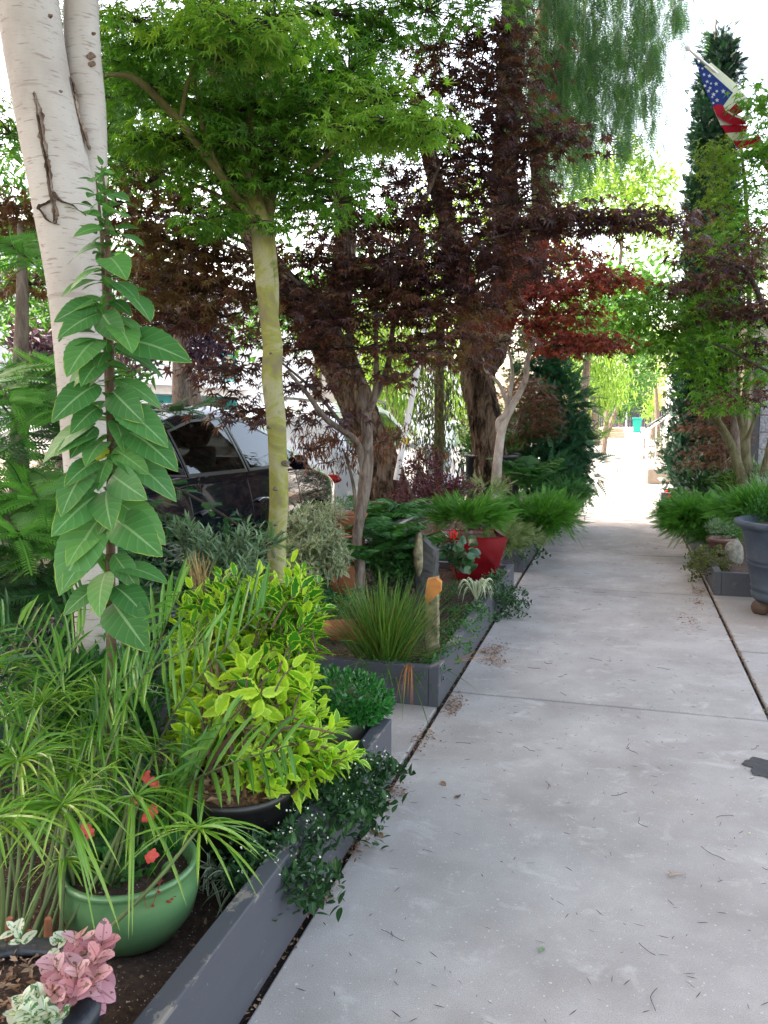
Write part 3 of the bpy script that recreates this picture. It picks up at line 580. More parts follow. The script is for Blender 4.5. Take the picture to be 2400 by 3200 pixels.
# --- dark red maples
def limbs(sp): return [(PATH(p), r) for p, r in sp]
t = tree('red_maple', 'many-stemmed dark maroon maple rising from the planter with the grass clump', 'tree', P(1120, 1890, 5.7), limbs([
  ([(1118, 1900, 5.7), (1125, 1780, 5.7), (1115, 1690, 5.7), (1128, 1600, 5.7), (1142, 1500, 5.7), (1148, 1400, 5.7), (1145, 1290, 5.7)], [.044, .036, .035, .038, .048, .040, .036]),
  ([(1140, 1500, 5.7), (1128, 1420, 5.68), (1105, 1370, 5.6), (1020, 1310, 5.4), (960, 1230, 5.3), (900, 1160, 5.2)], [.03, .026, .022, .02, .015, .01]),
  ([(1145, 1300, 5.7), (1115, 1150, 5.7), (1090, 1040, 5.7), (1095, 850, 5.7), (1085, 700, 5.7), (1075, 560, 5.7)], [.026, .023, .019, .014, .010, .005]),
  ([(1150, 1290, 5.7), (1210, 1150, 5.8), (1230, 1000, 5.9), (1250, 800, 5.9), (1270, 640, 6)], [.026, .022, .018, .014, .006]),
  ([(1150, 1290, 5.7), (1175, 1200, 5.6), (1175, 1000, 5.6), (1185, 800, 5.6)], [.02, .018, .014, .006]),
  ([(1200, 1190, 5.8), (1270, 1180, 5.7), (1330, 1110, 5.6), (1380, 1060, 5.5)], [.014, .012, .009, .004]),
  ([(1100, 1100, 5.7), (1010, 960, 5.6), (900, 850, 5.5), (700, 760, 5.4), (560, 720, 5.2)], [.02, .016, .013, .009, .005]),
  ([(1230, 1010, 5.9), (1330, 870, 5.8), (1450, 780, 5.7), (1640, 720, 5.6), (1900, 700, 5.5)], [.018, .015, .012, .009, .004]),
  ([(1250, 820, 5.9), (1340, 600, 5.9), (1420, 400, 5.9), (1480, 200, 6)], [.014, .012, .009, .005]),
  ([(1110, 1380, 5.6), (1000, 1240, 5.5), (900, 1150, 5.5), (750, 1030, 5.4)], [.014, .011, .008, .005]),
  ([(1040, 980, 5.6), (800, 780, 5.3), (600, 700, 5.1), (400, 650, 4.8)], [.013, .011, .008, .004])]), M['greybark'], sides=12, k=7, rough=.03)
g = []
for x, y, tt, rx, rz, n in [(1480, 130, 5.9, 150, 60, 170), (1560, 80, 5.9, 100, 50, 90), (1600, 150, 5.9, 90, 50, 90), (1400, 250, 6.0, 130, 70, 150), (1520, 280, 6.0, 110, 60, 120), (1620, 250, 5.9, 80, 40, 60), (1330, 140, 6.1, 80, 60, 60),
    (1430, 400, 6.0, 160, 60, 190), (1590, 380, 5.9, 140, 45, 150), (1700, 400, 5.8, 110, 35, 110), (1780, 430, 5.7, 70, 30, 60), (1660, 470, 5.8, 110, 35, 100), (1520, 500, 6.0, 130, 60, 150), (1370, 520, 6.0, 120, 70, 130), (1460, 600, 6.0, 150, 60, 170),
    (1330, 650, 6.0, 130, 60, 150), (1610, 620, 5.9, 140, 50, 150), (1530, 720, 5.8, 160, 55, 210), (1680, 690, 5.6, 130, 45, 170), (1790, 680, 5.5, 100, 35, 110), (1900, 680, 5.4, 110, 28, 120), (2010, 670, 5.3, 100, 25, 100), (2100, 690, 5.2, 60, 20, 40),
    (1400, 780, 5.5, 170, 60, 300), (1560, 820, 5.5, 160, 50, 240), (1300, 850, 5.5, 160, 60, 260), (1180, 800, 5.6, 150, 70, 220), (1080, 860, 5.6, 160, 70, 230), (980, 800, 5.6, 130, 60, 150), (1200, 950, 5.6, 160, 60, 220), (1040, 1000, 5.6, 140, 60, 180),
    (920, 920, 5.5, 130, 60, 160), (960, 1080, 5.6, 120, 50, 130), (840, 1050, 5.5, 80, 40, 70), (720, 1150, 5.4, 110, 40, 110), (780, 1280, 5.4, 110, 30, 80), (700, 1240, 5.3, 60, 20, 30), (950, 1200, 5.5, 90, 40, 70), (1000, 1290, 5.5, 90, 30, 60), (1320, 960, 5.6, 140, 50, 180), (1400, 1050, 5.6, 150, 40, 170), (1290, 1090, 5.5, 120, 35, 110),
    (1140, 680, 5.8, 130, 60, 140), (1030, 700, 5.8, 110, 50, 90), (1230, 700, 5.9, 100, 60, 90), (1110, 560, 5.8, 90, 60, 60), (560, 760, 5.0, 150, 50, 190), (420, 700, 4.9, 120, 50, 150), (330, 620, 4.8, 90, 40, 90), (460, 560, 5.0, 120, 60, 130), (600, 650, 5.1, 120, 60, 130), (700, 800, 5.2, 140, 60, 180), (620, 900, 5.2, 150, 55, 200), (480, 860, 5.1, 140, 50, 160), (700, 980, 5.3, 110, 45, 110), (560, 1000, 5.3, 120, 40, 90),
    (800, 900, 5.4, 110, 50, 100), (420, 960, 5.2, 120, 40, 110), (100, 880, 5.0, 110, 35, 110), (30, 640, 4.9, 110, 50, 170), (90, 720, 4.9, 80, 30, 80), (1250, 560, 6.1, 120, 70, 80), (1280, 380, 6.2, 80, 80, 60), (1450, 900, 5.5, 120, 45, 150), (1080, 1140, 5.6, 100, 35, 60), (1220, 1180, 5.5, 90, 25, 50), (1560, 200, 5.9, 110, 60, 90), (1600, 330, 5.9, 100, 60, 90), (1580, 560, 5.9, 110, 60, 90), (1500, 950, 6.0, 120, 60, 120), (1560, 1060, 6.2, 80, 40, 60), (1060, 950, 5.6, 100, 60, 80), (1130, 1080, 5.6, 90, 40, 60), (1440, 1120, 6, 90, 35, 60), (1220, 860, 5.6, 90, 50, 70)]:
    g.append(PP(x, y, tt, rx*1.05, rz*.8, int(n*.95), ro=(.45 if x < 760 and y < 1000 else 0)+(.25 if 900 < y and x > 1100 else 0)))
crown(t, g, L['mmaple'], K['mapl'], .100, twm=M['darktwig'], k=4, spread=.8, twr=.005)
t = tree('red_maple', 'slender pale-trunked red maple in front of the upright rough trunk', 'tree', P(1550, 1580, 8.6), limbs([
  ([(1550, 1600, 8.6), (1552, 1480, 8.6), (1560, 1400, 8.6), (1572, 1330, 8.6), (1600, 1270, 8.6), (1640, 1190, 8.6), (1655, 1100, 8.6), (1720, 980, 8.5), (1800, 900, 8.4)], [.062, .052, .046, .044, .036, .03, .024, .015, .008]),
  ([(1565, 1370, 8.6), (1556, 1320, 8.6), (1580, 1290, 8.55), (1595, 1220, 8.5), (1600, 1150, 8.5), (1580, 1050, 8.5)], [.03, .028, .026, .023, .018, .010]),
  ([(1588, 1270, 8.55), (1560, 1200, 8.5), (1520, 1160, 8.4), (1510, 1120, 8.4)], [.022, .019, .015, .009]),
  ([(1655, 1100, 8.6), (1640, 980, 8.6), (1650, 850, 8.6)], [.02, .016, .008])]), M['palebark'], sides=12, k=7, rough=.02)
g = []
for x, y, tt, rx, rz, n in [(1740, 890, 8.0, 150, 45, 420), (1850, 870, 8.0, 110, 40, 300), (1930, 870, 8.0, 70, 30, 130), (1640, 920, 8.0, 130, 45, 380), (1760, 980, 8.1, 130, 40, 330), (1850, 1060, 8.0, 110, 30, 260), (1760, 1070, 8.0, 90, 40, 220), (1900, 1080, 8.0, 60, 15, 70),
    (1550, 860, 8.4, 130, 60, 330), (1530, 980, 8.4, 90, 60, 240), (1660, 780, 8.2, 140, 50, 330), (1780, 800, 8.1, 120, 40, 260), (1660, 1010, 8.2, 90, 45, 220)]: g.append(PP(x, y, tt, rx, rz, int(n*1.2)))
crown(t, g, L['rmaple'], K['maple5'], .085, twm=M['darktwig'], k=6, spread=.6)
t = tree('lace_maple', 'low dome of rusty lace-leaf maple beside the blue-green weeping cypress', 'tree', P(1600, 1500, 10.6), limbs([([(1600, 1510, 10.6), (1610, 1380, 10.6), (1640, 1260, 10.5)], [.04, .035, .02])]), M['greybark'])
g = [PP(x, y, 10.3, rx, rz, n, rx*.8) for x, y, rx, rz, n in [(1600, 1200, 60, 35, 230), (1660, 1210, 70, 45, 336), (1700, 1260, 55, 50, 280), (1640, 1290, 80, 50, 336), (1690, 1330, 60, 35, 210), (1570, 1260, 50, 60, 210), (1600, 1360, 60, 40, 175), (1480, 1270, 50, 60, 140), (1590, 1400, 50, 40, 98)]]
crown(t, g, L['rust'], K['lace'], .085, k=6, spread=.6)
t = tree('lace_maple', 'small lace-leaf maple growing from the terracotta bowl', 'tree', P(1115, 1610, 6.0), limbs([([(1115, 1625, 6.0), (1105, 1520, 6.0), (1085, 1440, 6.0), (1070, 1400, 6)], [.016, .013, .010, .006])]), M['greybark'])
g = [PP(x, y, tt, rx, rz, n) for x, y, tt, rx, rz, n in [(980, 1400, 6.0, 70, 22, 200), (1050, 1370, 6.0, 80, 30, 260), (1110, 1410, 6.0, 70, 35, 220), (1020, 1440, 6.0, 50, 25, 100), (1170, 1380, 6.1, 60, 35, 140), (1240, 1360, 6.2, 50, 50, 140), (950, 1360, 6, 40, 15, 60)]]
crown(t, g, L['rust'], K['rhn'], .06, mode='hang', k=8, twm=M['darktwig'])

# ------------------------------------------------------------------ right-hand trees
t = tree('green_maple', 'green maple with two arching grey-olive limbs rising right of the path, by the dark bowl', 'tree', P(2335, 1590, 9.0), limbs([
  ([(2345, 1600, 9), (2335, 1560, 9), (2318, 1490, 9), (2280, 1380, 9), (2230, 1300, 8.9), (2190, 1220, 8.8), (2160, 1140, 8.7), (2110, 1090, 8.6), (2040, 1020, 8.5)], [.085, .07, .055, .045, .042, .036, .03, .02, .01]),
  ([(2345, 1600, 9), (2345, 1520, 9.02), (2330, 1420, 9.05), (2325, 1330, 9.1), (2330, 1230, 9.1), (2345, 1100, 9.1), (2340, 900, 9.1), (2330, 600, 9.1), (2300, 350, 9)], [.075, .06, .05, .045, .038, .032, .026, .02, .01]),
  ([(2320, 1340, 9.1), (2305, 1260, 9), (2310, 1180, 9)], [.035, .03, .02]), ([(2335, 1370, 9), (2365, 1290, 8.9), (2380, 1200, 8.8)], [.022, .016, .008]),
  ([(2260, 1340, 8.9), (2200, 1230, 8.9), (2180, 1120, 8.9)], [.03, .024, .014]), ([(2350, 1590, 9), (2390, 1450, 8.8), (2420, 1300, 8.6)], [.05, .03, .02])]), M['olivebark'], sides=12, k=7, rough=.02)
g = [PP(x, y, tt, rx, rz, n) for x, y, tt, rx, rz, n in [(2080, 980, 8.3, 120, 35, 230), (1990, 940, 8.3, 70, 25, 90), (2160, 1040, 8.3, 120, 40, 260), (2070, 1060, 8.3, 110, 35, 220), (2230, 1090, 8.4, 110, 45, 240), (2130, 1130, 8.4, 70, 35, 120), (2320, 1080, 8.5, 110, 60, 230), (2260, 1000, 8.5, 120, 45, 210), (2350, 970, 8.5, 100, 50, 160),
    (2210, 1210, 8.5, 55, 25, 80), (2260, 1260, 8.5, 60, 22, 90), (2240, 1180, 8.5, 60, 25, 80), (2180, 920, 8.5, 110, 40, 170), (2380, 1150, 8.5, 80, 60, 140), (2300, 880, 8.6, 110, 50, 170), (2000, 880, 8.4, 60, 25, 60), (1960, 1010, 8.6, 60, 25, 70), (2120, 900, 8.5, 70, 30, 80),
    (2350, 700, 8.7, 90, 70, 190), (2390, 560, 8.6, 60, 60, 110), (2375, 455, 8.4, 45, 35, 150), (2375, 290, 8.4, 50, 45, 170), (2390, 380, 8.6, 50, 40, 80), (2330, 620, 8.8, 70, 50, 120), (2380, 800, 8.6, 70, 60, 130), (2250, 780, 8.7, 90, 50, 110), (2400, 480, 8.6, 60, 40, 100)]]
crown(t, g, L['gmaple'], K['maple5'], .105, k=6, spread=.6)
t = tree('golden_maple', 'yellow-green maple billowing over the dark cypress below the flag', 'tree', P(2300, 1560, 9.6), limbs([([(2310, 1570, 9.6), (2290, 1200, 9.6), (2270, 900, 9.5), (2250, 600, 9.4)], [.05, .045, .035, .015])]), M['greybark'])
g = [PP(x, y, tt, rx, rz, n) for x, y, tt, rx, rz, n in [(2235, 465, 9, 60, 40, 230), (2250, 510, 9, 75, 45, 300), (2250, 620, 9, 45, 35, 130), (2230, 590, 9, 50, 30, 110), (2320, 420, 8.8, 35, 20, 70), (2240, 700, 9, 60, 35, 150), (2290, 760, 9, 70, 45, 150), (2230, 800, 9, 50, 30, 80), (2180, 720, 9, 40, 25, 60)]]
crown(t, g, L['gmaple2'], K['maple5'], .07, k=6, spread=.6)
t = tree('red_maple', 'dusky purple maple reaching in from the right edge above the stone bowl', 'tree', P(2420, 1560, 8.2), limbs([([(2500, 1500, 8.0), (2480, 1200, 8.0), (2400, 1000, 8), (2330, 850, 8), (2200, 800, 8)], [.05, .04, .03, .02, .008]), ([(2480, 1200, 8), (2380, 1150, 8), (2250, 1080, 8), (2150, 1060, 8)], [.02, .014, .01, .005])]), M['darktwig'])
g = [PP(x, y, tt, rx, rz, n) for x, y, tt, rx, rz, n in [(2230, 790, 8, 90, 30, 110), (2330, 840, 8, 110, 40, 170), (2200, 880, 8, 90, 30, 110), (2130, 900, 8, 60, 20, 60), (2360, 950, 8, 100, 40, 150), (2250, 960, 8, 90, 35, 110), (2380, 720, 8, 60, 50, 90), (2190, 650, 8, 50, 18, 40), (2380, 1100, 8, 70, 50, 90), (2370, 1230, 8, 60, 50, 70), (2330, 980, 8.2, 80, 40, 80), (2170, 740, 8.1, 60, 20, 40), (2130, 1010, 8.1, 50, 18, 30)]]
crown(t, g, L['mmaple'], K['maple5'], .105, k=6, spread=.7, rsh=.3)
t = tree('lace_maple', 'rust and green lace-leaf maple in the wide dark bowl before the cypress', 'tree', P(2250, 1530, 10), limbs([([(2265, 1540, 10), (2262, 1450, 10), (2250, 1360, 10), (2240, 1280, 10)], [.04, .035, .03, .015]), ([(2270, 1480, 10), (2285, 1420, 10), (2300, 1350, 10)], [.025, .02, .012])]), M['greybark'])
g = [PP(x, y, 9.9, rx, rz, n) for x, y, rx, rz, n in [(2200, 1330, 60, 20, 220), (2170, 1325, 45, 14, 130), (2230, 1290, 70, 30, 260), (2190, 1400, 60, 22, 240), (2230, 1380, 70, 30, 280), (2180, 1450, 55, 22, 200), (2270, 1330, 60, 35, 240), (2250, 1440, 50, 30, 160), (2220, 1240, 60, 30, 180), (2280, 1250, 60, 35, 180)]]
crown(t, [(a_, b_, int(n_*.55), r_) for a_, b_, n_, r_ in g], L['rust'], K['lace'], .085, k=8)

# --- tall dark cypress
cx = P(2190, 1500, 12.6); c0 = np.array((cx[0], cx[1], 0))
t = tree('column_cypress', 'very tall dark narrow cypress column on the right, under the flag', 'tree', c0, [([c0, c0+(0, 0, 3), P(2235, 100, 12.6)+(0, 0, .2)], [.1, .07, .01])], M['greybark'])
prof = [(1540, 2070, 2330), (1480, 2082, 2350), (1400, 2095, 2350), (1290, 2085, 2345), (1180, 2100, 2330), (1060, 2120, 2330), (960, 2125, 2320), (860, 2130, 2300), (740, 2150, 2310), (640, 2150, 2300), (560, 2155, 2290), (500, 2170, 2280), (430, 2185, 2275), (340, 2190, 2262), (260, 2215, 2270), (210, 2238, 2290), (170, 2232, 2262), (120, 2245, 2258)]
cl = []
for i in range(len(prof)-1):
    y0, a0, b0 = prof[i]; y1, a1, b1 = prof[i+1]; nn = max(2, int((y0-y1)/22))
    for j in range(nn):
        f = j/nn; y = y0+(y1-y0)*f; a = a0+(a1-a0)*f; b = b0+(b1-b0)*f; r_ = (b-a)/2
        for q in range(3): cl.append(PP((a+b)/2+(rng.random()-.5)*r_*1.0, y+rng.normal()*8, 12.6+rng.normal()*.12, r_*.5, 20, int(46+r_*2.1)))
crown(t, cl, L['cypress'], K['spray'], .125, mode='up', k=6, spread=.5, hollow=.4)

# --- blue-green weeping cypress left of the path
c0 = P(1740, 1560, 11.2); c0[2] = 0
t = tree('weeping_cypress', 'dense blue-green weeping cypress bush spilling over the left side of the path', 'tree', c0, [([c0, P(1750, 1300, 11.2), P(1730, 1090, 11.2)], [.08, .05, .01])], M['greybark'])
cl = [PP(x, y, tt, rx, rz, n) for x, y, tt, rx, rz, n in [(1685, 1120, 11.2, 51, 60, 260), (1665, 1170, 11.2, 42, 50, 200), (1725, 1200, 11.2, 55, 60, 300), (1755, 1270, 11.1, 55, 60, 330), (1705, 1300, 11.0, 59, 60, 330), (1765, 1350, 11.0, 51, 60, 330), (1695, 1400, 10.8, 68, 60, 400), (1765, 1430, 10.9, 51, 60, 360), (1805, 1400, 11.1, 25, 60, 160), (1725, 1490, 10.6, 68, 50, 380), (1795, 1480, 10.8, 34, 35, 160), (1765, 1530, 10.6, 38, 25, 160), (1645, 1440, 10.7, 51, 60, 220), (1655, 1520, 10.5, 59, 40, 200)]]
mb = MB()
pads(mb, cl, T_pinn(9, .34, .09, 48, .45, 'tri', rach=.02), .21, mode='out', k=4, jit=.5, hollow=.55, spread=.35)
mb.build('crown', L['bluecyp'], t)

# --- climber covered post + trees behind, distant trees
def bushy(name, label, cat, base, plist, mat, tpl, size, mode='rand', group=None, stem=None, **kw):
    t = thing(name, label, cat, base, group); crown(t, plist, mat, tpl, size, name='foliage', **kw, mode=mode)
    if stem:
        mb = MB()
        for p, r in stem: tube(mb, p, r, 7)
        mb.build('stem', M['woodstem'], t, smooth=True)
    return t
b = P(1370, 1500, 9.4); b[2] = 0
bushy('climber_column', 'tall narrow column of olive climber foliage between the two rough trunks', 'climbing plant', b, [PP(x, y, 9.4, rx, rz, n) for x, y, rx, rz, n in
    [(1375, 1090, 60, 30, 170), (1370, 1160, 60, 40, 260), (1375, 1230, 65, 40, 300), (1355, 1300, 75, 45, 330), (1375, 1370, 75, 40, 320), (1360, 1430, 80, 40, 260), (1390, 1020, 70, 40, 160)]], L['bamboo'], K['rhn'], .10, mode='hang', stem=[([b, P(1375, 1000, 9.4)], [.06, .05])], k=6)

def far_tree(label, px0, Y, z0, zt, crowns, mat, tpl, size, trunk=M['greybark'], r=.14, n=None, group='sunlit street trees far along the path'):
    # px0: pixel of the trunk, Y: distance along the path axis (depth)
    b = P(px0, 1290, Y); b[2] = 0; top = P(crowns[0][0], crowns[0][1], Y)
    t = tree('street_tree', label, 'tree', b, [([b, (b+top)/2*(1, 1, 1)+(0, 0, .0), top], [r, r*.8, r*.3])], trunk, group)
    crown(t, [PP(x, y, Y+rng.normal()*.8, rx, rz, nn_, None, ro) for x, y, rx, rz, nn_, ro in crowns], mat, tpl, size, mode='hang' if tpl is K['rhn'] else 'rand', k=6, spread=.6); return t
far_tree('leaning dark-trunked tree with feathery bright green foliage, far left of the path', 1868, 27, 0, 5, [(1850, 1160, 60, 60, 600, 0), (1900, 1200, 60, 50, 600, .2), (1860, 1225, 50, 40, 400, 0), (1830, 1230, 50, 60, 500, 0), (1800, 1130, 60, 60, 450, 0), (1840, 1060, 70, 50, 450, 0), (1900, 1110, 50, 50, 350, .1)], L['lime_far'], K['rhn'], .3)
far_tree('round dense green tree hanging over the far end of the path', 1884, 38, 0, 6, [(1960, 1200, 60, 50, 700, 0), (2000, 1160, 50, 50, 600, 0), (1950, 1140, 60, 40, 500, 0), (1980, 1235, 50, 30, 400, 0), (2010, 1200, 30, 40, 300, 0), (1920, 1225, 50, 35, 350, 0), (1990, 1090, 50, 40, 350, .2), (1920, 1060, 70, 50, 400, .2)], L['green_far'], K['rh'], .2)
far_tree('tall airy pale green tree above the far path, left of the cypress', 1890, 30, 0, 12, [(1960, 560, 110, 60, 500, .3), (1900, 640, 120, 60, 450, .3), (2040, 600, 80, 70, 350, .3), (1990, 700, 90, 50, 300, .3), (1850, 540, 90, 60, 300, .3), (2060, 690, 60, 50, 200, .3), (1800, 640, 80, 60, 250, .3), (1950, 480, 80, 40, 130, .2), (2080, 760, 50, 60, 120, .2), (1960, 800, 60, 50, 80, 0)], L['lime_far'], K['rh'], .26, r=.1)
far_tree('broad green street tree arching over the path beyond the red maple', 1810, 22, 0, 8, [(1850, 960, 120, 50, 700, .1), (1760, 1000, 100, 60, 500, .1), (1950, 940, 80, 50, 500, .2), (1930, 1020, 100, 40, 500, .2), (1830, 1060, 100, 40, 450, 0), (1980, 1060, 70, 30, 250, .1), (1700, 1050, 90, 50, 300, 0), (2020, 880, 70, 50, 250, .2), (1890, 880, 100, 40, 250, .2)], L['green_far'], K['rh'], .22)
far_tree('golden shrubby tree by the far white house on the right', 2060, 42, 0, 5, [(2050, 1180, 30, 30, 200, .4), (2030, 1110, 40, 40, 180, .4), (2070, 1130, 35, 40, 220, .3), (2060, 1060, 40, 40, 150, .3)], L['lime_far'], K['rh'], .25)
far_tree('yellow-green hedge-like tree beside the far stairs', 2044, 46, 0, 3, [(2042, 1270, 14, 28, 260, .6), (2048, 1240, 14, 20, 160, .6), (2030, 1290, 12, 25, 140, 0)], L['lime_far'], K['rh'], .2)
far_tree('dark green tree closing the end of the path', 1975, 95, 0, 3, [(1975, 1270, 35, 18, 500, 0), (2010, 1262, 25, 14, 300, 0), (1930, 1262, 30, 22, 400, 0), (1900, 1270, 30, 25, 300, 0)], L['dark'], K['rh'], .5)
far_tree('olive-brown tree beside the brown bin', 1945, 58, 0, 4, [(1935, 1285, 24, 20, 350, 0), (1955, 1265, 20, 16, 220, 0)], L['green_far'], K['rh'], .3)
# trees across the street
far_tree('purple plum tree overhanging the street left of the white house', 560, 10.5, 0, 5, [(560, 760, 130, 80, 500, 0), (600, 900, 130, 80, 600, 0), (560, 1020, 120, 70, 600, 0), (640, 1080, 80, 60, 500, 0), (600, 1150, 40, 30, 130, 0), (480, 900, 110, 90, 500, 0), (420, 1080, 90, 70, 300, 0)], L['plum'], K['rh'], .11, group='trees across the street')
far_tree('light green tree across the street at the left edge', 60, 13, 0, 5, [(60, 960, 120, 70, 500, .3), (120, 1060, 90, 70, 450, .4), (30, 860, 120, 60, 400, .3), (190, 1100, 60, 60, 200, .3), (380, 1150, 80, 80, 350, .3), (300, 1040, 80, 80, 300, .3), (40, 500, 120, 90, 300, 0), (30, 620, 110, 90, 250, 0), (420, 480, 150, 70, 250, 0)], L['green_far'], K['rhm'], .2, group='trees across the street')
far_tree('tall dark green tree behind the plum tree across the street', 700, 15, 0, 9, [(300, 300, 200, 90, 400, 0), (550, 250, 200, 90, 450, 0), (800, 350, 180, 90, 400, 0), (700, 520, 170, 80, 350, .1), (480, 560, 160, 80, 350, .1), (900, 250, 160, 90, 300, 0), (1050, 420, 100, 70, 120, .1), (420, 820, 120, 80, 300, .1), (860, 720, 80, 60, 100, .1)], L['green_far'], K['rh'], .2, group='trees across the street')
far_tree('dark green tree beyond the white people carrier, behind the maroon maple crown', 980, 20, 0, 7, [(1000, 900, 100, 60, 300, 0), (1150, 850, 100, 60, 300, 0), (1300, 900, 100, 60, 300, 0), (1000, 1040, 90, 50, 280, 0), (860, 960, 80, 60, 240, 0), (1120, 960, 90, 50, 260, 0), (760, 1040, 60, 40, 140, 0)], L['green_far'], K['rh'], .24, group='trees across the street')
far_tree('dark plum tree at the left behind the light green one', 160, 12.5, 0, 4, [(150, 1090, 70, 40, 350, 0), (90, 1070, 60, 30, 200, 0)], L['plum'], K['rh'], .13, group='trees across the street')
far_tree('weeping willow-like green tree seen between the rough trunks', 1330, 17, 0, 6, [(1150, 1050, 80, 90, 450, .3), (1180, 1190, 80, 60, 450, .3), (1250, 1120, 80, 90, 500, .2), (1440, 1120, 60, 90, 300, .2), (1450, 1240, 40, 80, 250, .2), (1330, 1000, 120, 70, 400, .2), (1240, 1250, 60, 30, 200, .1)], L['lime_far'], K['rhn'], .28, group='trees across the street')
far_tree('pale airy tree glowing behind the dark maple crown', 1420, 19, 0, 8, [(1300, 700, 110, 80, 250, .3), (1450, 650, 110, 90, 300, .4), (1600, 700, 110, 90, 300, .4), (1700, 800, 100, 70, 250, .3), (1380, 860, 110, 70, 300, .3)], L['lime_far'], K['rh'], .2, group='trees across the street')

# ------------------------------------------------------------------ vehicles
M['black'] = plain('black glossy paint', (.005, .007, .014), .10, 0, .8, .5, .05)
M['whitecar'] = plain('white glossy paint', (.72, .73, .74), .15, 0, 1, .5, .02)
M['silver'] = plain('blue silver paint', (.35, .40, .48), .2, .3, 1, .5, .05)
M['tyre'] = plain('tyre rubber', (.015, .015, .016), .8, var=.2)
M['rim'] = plain('alloy rim', (.35, .35, .36), .25, 1, var=.1)
M['trim'] = plain('black trim', (.01, .01, .011), .35, var=.1)
M['chrome'] = plain('chrome', (.7, .7, .72), .1, 1, var=.05)
M['lampred'] = plain('red lamp lens', (.35, .01, .01), .15, coat=1, var=.1)
M['lampclear'] = plain('clear lamp lens', (.6, .62, .65), .08, coat=1, var=.1)
M['inner'] = plain('dark cabin', (.02, .02, .022), .8, var=.2)
def glassmat():
    m, n, l, out = newmat('tinted car glass'); g = n.new('ShaderNodeBsdfGlossy'); g.inputs['Roughness'].default_value = .02; g.inputs[0].default_value = (.8, .85, .9, 1)
    t = n.new('ShaderNodeBsdfTransparent'); t.inputs[0].default_value = (.38, .45, .44, 1); f = n.new('ShaderNodeFresnel'); f.inputs[0].default_value = 1.45
    x = n.new('ShaderNodeMixShader'); l.new(mth(n, l, 'ADD', f.outputs[0], .01), x.inputs[0]); l.new(t.outputs[0], x.inputs[1]); l.new(g.outputs[0], x.inputs[2]); l.new(x.outputs[0], out.inputs[0]); return m
M['glass'] = glassmat()
